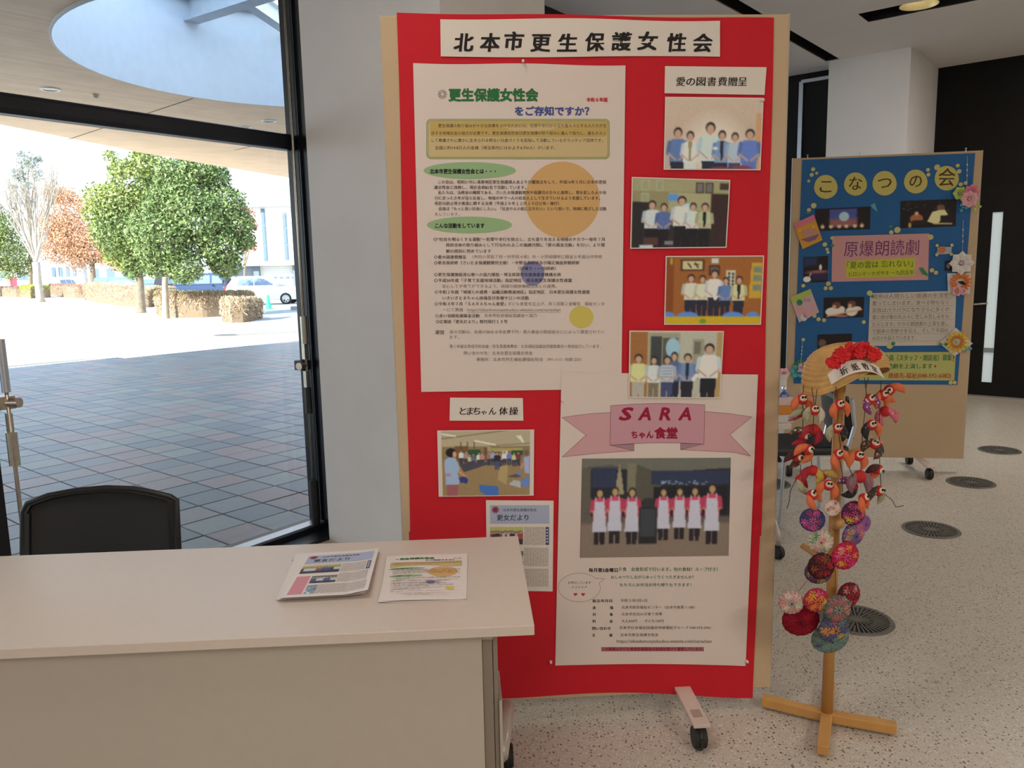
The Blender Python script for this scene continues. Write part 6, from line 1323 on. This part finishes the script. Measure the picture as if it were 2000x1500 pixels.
# dark ribbon peeping behind
# sign
sg = thing('paper_sign', 'curved white paper sign in brush writing on the hat brim', 'sign', ony(1672, 735, SY-.13))
def bez(a, b, c, t): return (a[0]*(1-t)**2+2*b[0]*t*(1-t)+c[0]*t*t, a[1]*(1-t)**2+2*b[1]*t*(1-t)+c[1]*t*t)
def sgp(x, y, off):
    tp_ = bez((1616, 731), (1668, 682), (1716, 717), x); bt = bez((1624, 751), (1690, 706), (1728, 740), x); px = tp_[0]*(1-y)+bt[0]*y; py = tp_[1]*(1-y)+bt[1]*y
    q = ony(px, py, SY-.12); k = min(.98, abs(q.x-HC.x)/(HR*1.04)); return ony(px, py, SY-.02-(HR*.85*math.sqrt(1-k*k))*(.86+.14*y)-off)
MB().grid(lambda u, v: sgp(u, v, 0), 20, 6).build('sheet', m_wp, sg, smooth=True)
S = Sheet(lambda x, y, off: sgp(x/100, y/24, off), sg)
for c_, x in zip('折紙教室', (24, 45, 65, 83)): S.text(c_, x-6.5, 14, x+6.5, 15, K, .015, .1, off=.0012)
S.done()
# red flowers
m_rf = mat('red_crepe', (.62, .012, .018), .65, var=.2, scale=30, bump=.5, bscale=60)
rr = Random(8); k = 0
for (x, y, r) in ((1625, 706, 15), (1642, 693, 19), (1662, 683, 19), (1686, 682, 18), (1706, 692, 16), (1634, 713, 9), (1678, 690, 13)):
    c = ony(x, y, SY-.125 if y > 688 else SY-.10); t = thing('fabric_flower', ['lowest left', 'left', 'upper left', 'upper', 'right', 'small lower left', 'small middle'][k]+' red crepe blossom on the straw hat', 'flower', c); k += 1; rm = r/scale_at(c)
    for j in range(8):
        a = 2*math.pi*j/8+rr.random()*.5; d = Vector((math.cos(a), -.4, math.sin(a))); X = d.normalized(); Y = X.orthogonal().normalized(); Z = X.cross(Y)
        m = MB(); cc_ = c+X*rm*.5
        sd = rr.random()*9
        def pf(u, v, X=X, Y=Y, Z=Z, c=c, rm=rm, sd=sd):
            th = u*2*math.pi; ph = v*math.pi; cr = 1+.22*math.sin(5*th+sd)*math.sin(ph)+.12*math.sin(3*ph+sd)
            return c+X*rm*(.52+.50*math.cos(ph))+(Y*math.cos(th)*.42+Z*math.sin(th)*.26)*rm*math.sin(ph)*cr
        m.grid(pf, 14, 8); m.build('petal', m_rf, t, smooth=False)
    MB().ball(c+Vector((0, -.006, 0)), rm*.28, 8, 6).build('flower_heart', m_rf, t)

# patterned cloth
def patt(name, base, spots, sc=90, th=.42, mix=None):
    if name in MATS: return MATS[name]
    m = bpy.data.materials.new(name); m.use_nodes = True; t = m.node_tree; n = t.nodes; l = t.links; b = n['Principled BSDF']; b.inputs['Roughness'].default_value = .8
    tc = n.new('ShaderNodeTexCoord'); v = n.new('ShaderNodeTexVoronoi'); v.inputs['Scale'].default_value = sc; l.new(tc.outputs['Object'], v.inputs['Vector'])
    sp = n.new('ShaderNodeSeparateColor'); l.new(v.outputs['Color'], sp.inputs[0]); cr = n.new('ShaderNodeValToRGB'); cr.color_ramp.interpolation = 'CONSTANT'; l.new(sp.outputs[0], cr.inputs[0])
    k = len(spots); cr.color_ramp.elements[0].color = (*spots[0], 1); cr.color_ramp.elements[1].position = 1/k if k > 1 else 1; cr.color_ramp.elements[1].color = (*spots[min(1, k-1)], 1)
    for i in range(2, k): e = cr.color_ramp.elements.new(i/k); e.color = (*spots[i], 1)
    lt = n.new('ShaderNodeMath'); lt.operation = 'LESS_THAN'; lt.inputs[1].default_value = th; l.new(v.outputs['Distance'], lt.inputs[0])
    mx = n.new('ShaderNodeMix'); mx.data_type = 'RGBA'; mx.inputs[6].default_value = (*base, 1); l.new(lt.outputs[0], mx.inputs[0]); l.new(cr.outputs[0], mx.inputs[7]); l.new(mx.outputs[2], b.inputs['Base Color']); MATS[name] = m; return m
RED = mat('red_cloth', (.50, .02, .022), .8, var=.15, scale=60); ORG = mat('orange_cloth', (.66, .16, .06), .8, var=.12, scale=60, bump=.2, bscale=200); CRM = mat('cream_felt', (.78, .70, .54), .85); EYE_ = mat('black_bead', (.012, .012, .014), .25)
FAB = dict(org=ORG, red=mat('deep_red_cloth', (.38, .02, .04), .8, var=.2, scale=70), green=patt('sage_print_cloth', (.34, .34, .22), [(.42, .42, .30), (.25, .28, .16)], 70), purple=patt('purple_spotted_cloth', (.22, .05, .18), [(.7, .6, .62), (.3, .05, .2), (.62, .5, .55)], 130), pink=patt('pink_print_cloth', (.60, .16, .22), [(.7, .3, .35), (.5, .08, .14)], 90),
           black=patt('black_floral_cloth', (.018, .018, .022), [(.05, .05, .06), (.02, .02, .02), (.22, .2, .16)], 150, .35), multi=patt('dark_multicolour_cloth', (.05, .04, .04), [(.5, .42, .2), (.45, .05, .05), (.1, .14, .1), (.3, .12, .05)], 120), mar=patt('maroon_cloth', (.07, .015, .02), [(.12, .03, .03), (.05, .01, .01)], 150), mauve=patt('mauve_crepe', (.26, .13, .16), [(.32, .17, .2), (.2, .09, .12)], 220), white=patt('white_dotted_cloth', (.6, .58, .46), [(.7, .7, .6), (.05, .05, .05)], 110, .25),
           yel=patt('yellow_print_cloth', (.5, .38, .06), [(.6, .1, .1), (.6, .5, .3)], 100))
def bird(label, px, py, dy, ang, wl, wr, yaw=0, s=1.0, eyes=True):
    c = ony(px, py, SY+dy); t = thing('cloth_bird', label, 'ornament', c, group='small cloth birds strung below the straw hat')
    Rm = Matrix.Rotation(R(ang), 3, 'Y') @ Matrix.Rotation(R(yaw), 3, 'Z')
    def q(x, y, z): return c+Rm @ (Vector((x, y, z))*s)
    X, Y, Z = Rm @ Vector((1, 0, 0)), Rm @ Vector((0, 1, 0)), Rm @ Vector((0, 0, 1))
    MB().ball(q(0, 0, 0), (.0175*s, .0145*s, .017*s), 16, 10, X, Y, Z).build('head', RED, t, smooth=True)
    MB().ball(q(0, -.0105, .005), (.0115*s, .006*s, .0105*s), 14, 8, X, Y, Z).build('face', CRM, t, smooth=True)
    if eyes:
        for sx_ in (-1, 1): MB().ball(q(sx_*.0042, -.0158, .0085), (.0042*s, .003*s, .0045*s), 8, 6, X, Y, Z).build('eye', EYE_, t)
    MB().lathe(q(0, -.015, .001), [(.0022*s, 0), (0, .006*s)], 6, -Y).build('beak', FAB['yel'], t)
    for sg_, w in ((-1, wl), (1, wr)):
        def wf(u, v, sg_=sg_):
            # folded teardrop lobe
            th = u*2*math.pi; r = (math.sin(math.pi*v)**.6)*(.5+.5*math.cos(math.pi*v*.5))
            x = sg_*(.010+.013*math.sin(v*2.4))+.0155*r*math.cos(th); y = .002+.0125*r*math.sin(th); z = .013-.058*v
            return q(x, y, z)
        MB().grid(wf, 12, 12).build('wing', w, t, smooth=True)
    return t
F = FAB
Zh = lambda X, Y: (1480+X/4.166, 640+Y/4.166)
BL = [('orange-winged cloth bird at the top of the leftmost string', 362, 590, -.06, 0, 'org', 'org', 0), ('cloth bird with sage and white wings, topmost on the second string', 460, 678, -.09, 0, 'green', 'white', 0), ('sage green cloth bird seen from the side below the leftmost bird', 350, 700, -.05, 60, 'green', 'pink', 60),
      ('orange-winged cloth bird topmost in front of the wooden post', 665, 635, -.11, -12, 'org', 'org', 10), ('cloth bird with a black floral body on the wooden post', 645, 825, -.11, 0, 'green', 'black', 0), ('large orange cloth bird tilted at the far right below the hat', 1072, 515, -.06, -55, 'org', 'org', -20),
      ('orange cloth bird directly under the right hat edge', 1015, 555, -.07, 0, 'org', 'org', 25), ('purple spotted cloth bird high on the right', 915, 590, -.09, -25, 'purple', 'purple', 25), ('pink cloth bird low beside the purple spotted one', 1035, 690, -.06, -20, 'pink', 'pink', 150),
      ('cloth bird with one black floral and one orange wing', 925, 800, -.09, -10, 'black', 'org', 10), ('dark multicoloured cloth bird beside the wooden peg', 955, 955, -.08, 30, 'multi', 'multi', -30), ('deep red cloth bird seen from behind on the second string', 455, 835, -.07, 20, 'red', 'red', 170),
      ('red and brown cloth bird lying sideways on the leftmost string', 375, 880, -.06, 70, 'multi', 'red', 20), ('bright orange cloth bird mid-way down the second string', 410, 1000, -.09, 45, 'org', 'org', 15), ('dark red cloth bird low on the leftmost string', 320, 1060, -.06, 50, 'mar', 'multi', 30),
      ('orange cloth bird left of centre in front of the post', 655, 1040, -.12, -25, 'org', 'org', 20), ('orange cloth bird right of the post facing front', 820, 1050, -.11, 10, 'org', 'org', 0), ('maroon cloth bird low on the rightmost string', 975, 1160, -.07, 55, 'mar', 'org', 40),
      ('red cloth bird with yellow print wings low on the second string', 450, 1170, -.08, 10, 'yel', 'red', 160), ('sage cloth bird hanging lowest on the left', 345, 1250, -.06, -35, 'green', 'red', 60), ('orange cloth bird facing front at the lower middle', 575, 1290, -.12, 10, 'org', 'org', -10),
      ('long orange cloth bird just above the cloth discs at left', 440, 1370, -.12, -35, 'org', 'org', 40), ('plump mauve cloth bird seen from behind', 830, 1220, -.10, 0, 'mauve', 'mauve', 180), ('floral cloth bird with a white face at the lower right', 985, 1335, -.08, 20, 'multi', 'green', 20),
      ('orange cloth bird lowest on the right, above the discs', 860, 1400, -.13, -15, 'org', 'org', 50), ('purple and black cloth bird behind the mauve one', 770, 1300, -.07, 80, 'black', 'purple', 150), ('yellow print cloth bird behind the lower orange bird', 520, 1210, -.05, -60, 'yel', 'mauve', 150)]
for lb, X, Y, dy, an, w1, w2, yw in BL: x, y = Zh(X, Y-8); bird(lb, x, y, dy, an, F[w1], F[w2], yw, 1.2 if 'plump' in lb else 1.0)
# strings
m_cord = mat('dark_cord', (.05, .025, .025), .8)
STR = [('leftmost dark cord hanging from the hat', [(372, 470), (366, 560), (368, 700), (366, 860), (370, 960), (335, 1080), (350, 1130), (345, 1190), (300, 1255), (265, 1330), (255, 1420), (235, 1475)], -.055), ('second dark cord hanging from the hat', [(440, 488), (462, 640), (452, 760), (450, 900), (430, 1000), (440, 1120), (450, 1200)], -.085), ('short loop of cord between the two left birds', [(484, 500), (465, 640), (415, 597)], -.08),
       ('dark cord in front of the wooden post', [(636, 480), (655, 610), (650, 800), (672, 960), (660, 1040), (690, 1200), (688, 1340)], -.10), ('doubled cord hanging right of the post', [(868, 405), (884, 540), (870, 700), (850, 900), (848, 1000), (835, 1180)], -.085), ('rightmost dark cord hanging from the hat', [(1003, 430), (1000, 520), (990, 700), (990, 880), (992, 1100), (1003, 1290), (1050, 1370), (1090, 1400), (1125, 1460), (1188, 1448)], -.065),
       ('thin cord crossing from the post toward the mauve bird', [(700, 1020), (740, 1130), (775, 1210)], -.11), ('fine cord linking the hat edge and the second right bird', [(900, 405), (880, 490), (882, 560)], -.09)]
for lb, pts, dy in STR:
    P = [ony(*Zh(*p), SY+dy) for p in pts]; tag(MB().tube(P, .0012, 5).build('garland', m_cord), lb, 'garland')
# cloth discs (gathered rosettes)
def disc(label, px, py, r, dy, base, cols, seed, tilt=(0, 0), spots=9):
    c = ony(px, py, SY+dy); rm = r/scale_at(c); rg = np.random.RandomState(seed); t = thing('cloth_rosette', label, 'ornament', c, group='round patchwork cloth discs hanging on the stand')
    N = Vector((math.sin(R(tilt[0])), -math.cos(R(tilt[0])), math.sin(R(tilt[1])))).normalized(); X = Vector((0, 0, 1)).cross(N).normalized()*-1; Z = X.cross(N)*-1; 
    if Z.z < 0: Z = -Z
    fl = [(0, 0, .30)]+[(.62*math.cos(a), .62*math.sin(a), rg.uniform(.24, .34)) for a in [2*math.pi*i/6+rg.uniform(-.3, .3) for i in range(6)]]+[(rg.uniform(-.8, .8), rg.uniform(-.8, .8), .2) for _ in range(3)]
    fc = [cols[rg.randint(len(cols))] for _ in fl]; fp = rg.uniform(0, 6, len(fl))
    mb = MB(); V = []; Cc = []; nr, na = 18, 48
    for side in (1, -1):
        for i in range(nr+1):
            ro = i/nr
            for k in range(na):
                a = 2*math.pi*k/na; x, y = ro*math.cos(a), ro*math.sin(a); dome = math.sqrt(max(0, 1-ro**2))*.30; rip = .03*math.sin(a*16)*ro
                cc_ = np.array(base)*(1+.25*math.sin(a*16))
                for (fx, fy, fr_), col, ph in zip(fl, fc, fp):
                    dx, dy_ = x-fx, y-fy; d = math.hypot(dx, dy_)
                    if d < fr_:
                        th = math.atan2(dy_, dx)
                        if math.cos(7*th+ph) > -.35+.9*(d/fr_) or d < .05: cc_ = np.array(col); dome += .05*(1-d/fr_)
                p = c+X*(x*rm*(1+rip*.6))+Z*(y*rm*(1+rip*.6))+N*(side*(dome+rip*.3)*rm); V.append(p); Cc.append(np.clip(cc_, 0, 1))
    Fq = []
    for s_ in range(2):
        b = s_*(nr+1)*na
        for i in range(nr):
            for k in range(na):
                q_ = (b+i*na+k, b+i*na+(k+1) % na, b+(i+1)*na+(k+1) % na, b+(i+1)*na+k); Fq.append(q_ if s_ else q_[::-1])
    o0 = nr*na; o1_ = (nr+1)*na+nr*na
    Fq += [(o0+k, o0+(k+1) % na, o1_+(k+1) % na, o1_+k) for k in range(na)]
    mb.add(V, Fq); mb.build('gathered_cloth', pmat('printed_cloth', .85, .2), t, cols=np.array(Cc), smooth=True)
    m = MB(); m.ball(c+N*rm*.36, (rm*.07, rm*.07, rm*.05), 8, 6, X, Z, N); m.build('centre_knot', m_cord, t)
PK, YL, MG, GR, WT, BU, TE, RD, OR_, PU, CO = (.72, .12, .30), (.62, .46, .05), (.60, .05, .22), (.06, .26, .10), (.70, .62, .52), (.07, .09, .26), (.16, .32, .30), (.50, .03, .04), (.70, .26, .04), (.28, .11, .30), (.58, .22, .18)
Zy = lambda X, Y: (1500+X/5.769, 900+Y/5.769); Zz = lambda X, Y: (1500+X/7.5, 1080+Y/7.5)
DD = [('purple and pink cloth disc at the right rear, highest pair', Zy(1085, 710), 17, -.05, PU, [PK, BU, PU, MG], 3, (25, 0)), ('magenta, yellow and black cloth disc at the top centre right', Zy(960, 590), 25, -.10, (.10, .03, .08), [YL, PK, MG, YL, WT], 5, (5, 0)), ('blue and pink cloth disc at the upper left', Zy(500, 665), 24, -.09, (.06, .05, .15), [PK, MG, BU, RD, PU], 7, (-12, 0)),
      ('small white and crimson swirled cloth disc above the knob', Zy(725, 530), 16, -.11, (.62, .50, .44), [(.35, .05, .08), WT, CO], 9, (0, 10)), ('lavender cloth disc with a yellow band, right of the post', Zy(960, 830), 27, -.07, (.24, .13, .26), [PK, PU, YL, BU, YL], 11, (20, -10)), ('white, green and rose flowered cloth disc, left of the post', Zy(590, 905), 25, -.09, (.50, .42, .36), [GR, (.5, .08, .14), WT, CO, GR], 13, (-8, 0)),
      ('hot pink and yellow flowered cloth disc, right of the post', Zy(870, 1070), 28.5, -.10, (.42, .02, .07), [YL, PK, OR_, MG, YL], 15, (8, 0)), ('violet cloth disc with a yellow edge, behind the dark red one', Zy(565, 1255), 26, -.065, (.13, .07, .16), [PU, YL, YL, BU], 17, (-10, -10)), ('dark red and black cloth disc in front of the post', Zy(600, 1185), 27, -.10, (.05, .015, .02), [RD, (.22, .03, .03), RD, (.3, .08, .03)], 19, (0, 0)),
      ('dark red disc with white-dotted petals behind, right of the post', Zz(1180, 615), 26, -.06, (.12, .02, .03), [RD, RD, (.55, .3, .28), (.2, .02, .05)], 21, (15, 0)), ('grey-teal striped cloth disc at the very bottom behind', Zz(910, 1240), 37, -.04, (.16, .22, .20), [TE, (.2, .24, .22), BU, TE], 23, (0, -15)), ('large deep crimson cloth disc at the lower left', Zz(480, 975), 36, -.07, (.22, .005, .02), [(.28, .01, .03), (.16, .0, .01)], 25, (-5, -8)),
      ('pale cream and mint flowered cloth disc, leftmost', Zz(338, 722), 24.5, -.10, (.46, .30, .28), [WT, (.5, .6, .45), CO, WT, TE], 27, (-8, 0)), ('rainbow cloth disc with a bright green star', Zz(705, 690), 25, -.115, (.36, .03, .06), [PK, OR_, YL, OR_], 29, (0, 0)), ('multicoloured blue, orange and pink cloth disc at the bottom front', Zz(960, 1100), 31, -.10, (.09, .10, .16), [OR_, PK, TE, BU, YL], 31, (5, -5)), ('grey and coral small-petalled cloth disc at the lower centre', Zz(1015, 815), 27, -.125, (.12, .13, .11), [CO, (.30, .33, .28), CO, (.5, .12, .14)], 33, (0, 5))]
for lb, (x, y), r, dy, base, cols, sd_, tl_ in DD: disc(lb, x, y, r, dy, base, cols, sd_, tl_)
MB().tube([ony(*Zz(575, 405), SY-.07), ony(*Zz(440, 575), SY-.09)], .0012, 5).build('cord', mat('dusty_rose_cord', (.30, .12, .14), .8), st)
MB().tube([ony(*Zz(985, 250), SY-.03), ony(*Zz(1000, 640), SY-.1)], .0014, 5).build('cord', mat('brown_cord', (.28, .10, .06), .8), st)

# ================================================================ FAR TABLE AND CHAIR BEHIND THE BOARDS
fc = onz(1553, 1090); FT = thing('folding_table', 'far exhibition table behind the red board, laid with origami', 'table', (.9, fc.y+.3, 0))
FY = onz(1545, 833, .70).y; xr = ony(1546, 830, FY).x
MB().box((xr-.56, FY+.3, .70), (1.12, .6, .028)).build('tabletop', m_lam, FT, bevel=.002)
MB().box((xr-.56, FY+.45, .50), (1.0, .014, .32)).build('back_panel', m_lamp, FT)
for x in (xr-.09, xr-1.02):
    a = MB(); a.tube([(x, FY+.3, .68), (x, FY+.3, .42), (x+.0, FY+.25, .36), (x+.02, fc.y+.08, .20), (x+.03, fc.y+.0, .13), (x+.03, fc.y, .07)], [.018, .018, .02, .017, .015, .012], 10); a.tube([(x, FY+.3, .42), (x, FY+.5, .30), (x, FY+.56, .1)], .016, 8); a.build('leg', m_tm2, FT, smooth=True)
    caster(Vector((x+.03, fc.y, 0)), FT, .034, Vector((1, .3, 0)), .09); caster(Vector((x, FY+.56, 0)), FT, .034, Vector((1, .3, 0)), .09)
    MB().box((x, FY+.12, .655), (.03, .26, .03)).build('folding_lever', m_blk, FT)
FZ = .714
def fbox(name, label, cat, x0, y0, x1, y1, dep, m, y_=None, z0=FZ):
    Y = y_ or FY+.03; p, q = ony(x0, y0, Y), ony(x1, y1, Y)
    h = max(p.z-q.z, .01); c = ((p.x+q.x)/2, Y+dep/2, z0+h/2); o = MB().box(c, (abs(q.x-p.x), dep, h)).build(name, m, bevel=.002); return tag(o, label, cat), z0+h
_, z1_ = fbox('clear_packet', 'clear wrapped packet on the near edge of the far table', 'packet', 1500, 808, 1550, 822, .12, mat('glossy_wrap', (.60, .60, .62), .15, spec=.8))
_, z2_ = fbox('orange_box', 'flat orange box stacked on the clear packet', 'box', 1500, 791, 1552, 807, .13, mat('orange_box_card', (.66, .25, .03), .5), FY+.04, z1_)
_, z3_ = fbox('speckled_paper', 'pink speckled paper pad lying on the orange box', 'paper', 1500, 778, 1553, 790, .2, patt('pink_speckle', (.70, .55, .55), [(.6, .2, .25), (.7, .6, .6)], 200, .25), FY+.05, z2_)
_, z4_ = fbox('white_card_stack', 'white folded cards stacked behind the speckled pad', 'card', 1500, 752, 1545, 776, .1, m_wt, FY+.28, FZ)
c = Vector((ony(1532, 757, FY+.12).x, FY+.12, z3_)); t = thing('origami_ornament', 'blue ribbon origami with a silver top on the far table', 'ornament', c)
mbb = MB()
for k in range(5): a = k*1.25; mbb.bar(c+Vector((0, 0, .03)), c+Vector((.035*math.cos(a), .035*math.sin(a), .004)), .012, .002)
mbb.build('blue_ribbon', mat('cobalt_ribbon', (.03, .13, .50), .3), t); MB().ball(c+Vector((0, 0, .043)), (.015, .015, .014), 10, 6).build('silver_top', mat('silver_foil', (.8, .85, .9), .15, metal=.9), t)
c = ony(1530, 730, FY+.2); t = thing('origami_ornament', 'pink origami blossom with dark top behind the blue ribbon one', 'ornament', (c.x, c.y, FZ))
MB().lathe((c.x, c.y, FZ), [(.03, 0), (.012, .03), (.02, c.z-FZ-.03), (.03, c.z-FZ)], 10).build('stem', m_wt, t)
for k in range(6): a = k*1.05; MB().ball(c+Vector((.02*math.cos(a), -.005, .02*math.sin(a))), (.014, .01, .014), 8, 6).build('petal', m_lp, t)
# easel board behind the stand
# chair
hx, hy = ony(1575, 880, FY+.55).x, FY+.62
chz = .46; cs = thing('stacking_chair', 'black seated chair behind the wooden stand and far table', 'chair', (hx, hy, 0))
MB().box((hx-.02, hy, chz), (.44, .42, .05)).build('seat', m_blk, cs, bevel=.02)
P = [Vector((hx+.20, hy+.1, chz)), Vector((hx+.235, hy+.14, .62)), Vector((hx+.20, hy+.18, .80)), ]
g = MB(); g.grid(lambda u, v: Vector((hx+.225-.04*v-.02*math.sin(math.pi*u), hy-.17+.38*u, .52+.25*v)), 8, 6); g.build('backrest', m_blk, cs, smooth=True, solid=.02)
for sx_, sy_ in ((-.18, -.17), (-.18, .17), (.18, -.17), (.18, .17)): MB().tube([(hx+sx_*.9, hy+sy_, chz-.02), (hx+sx_*1.05, hy+sy_*1.1, .0)], .011, 8).build('leg', m_alu, cs)
for s_ in (-1, 1): MB().tube([(hx+.2, hy+s_*.17, chz), (hx+.23, hy+s_*.18, .60), (hx+.21, hy+s_*.18, .76)], .012, 8).build('back_post', m_alu, cs)
# wooden folding easel leaning behind the hat
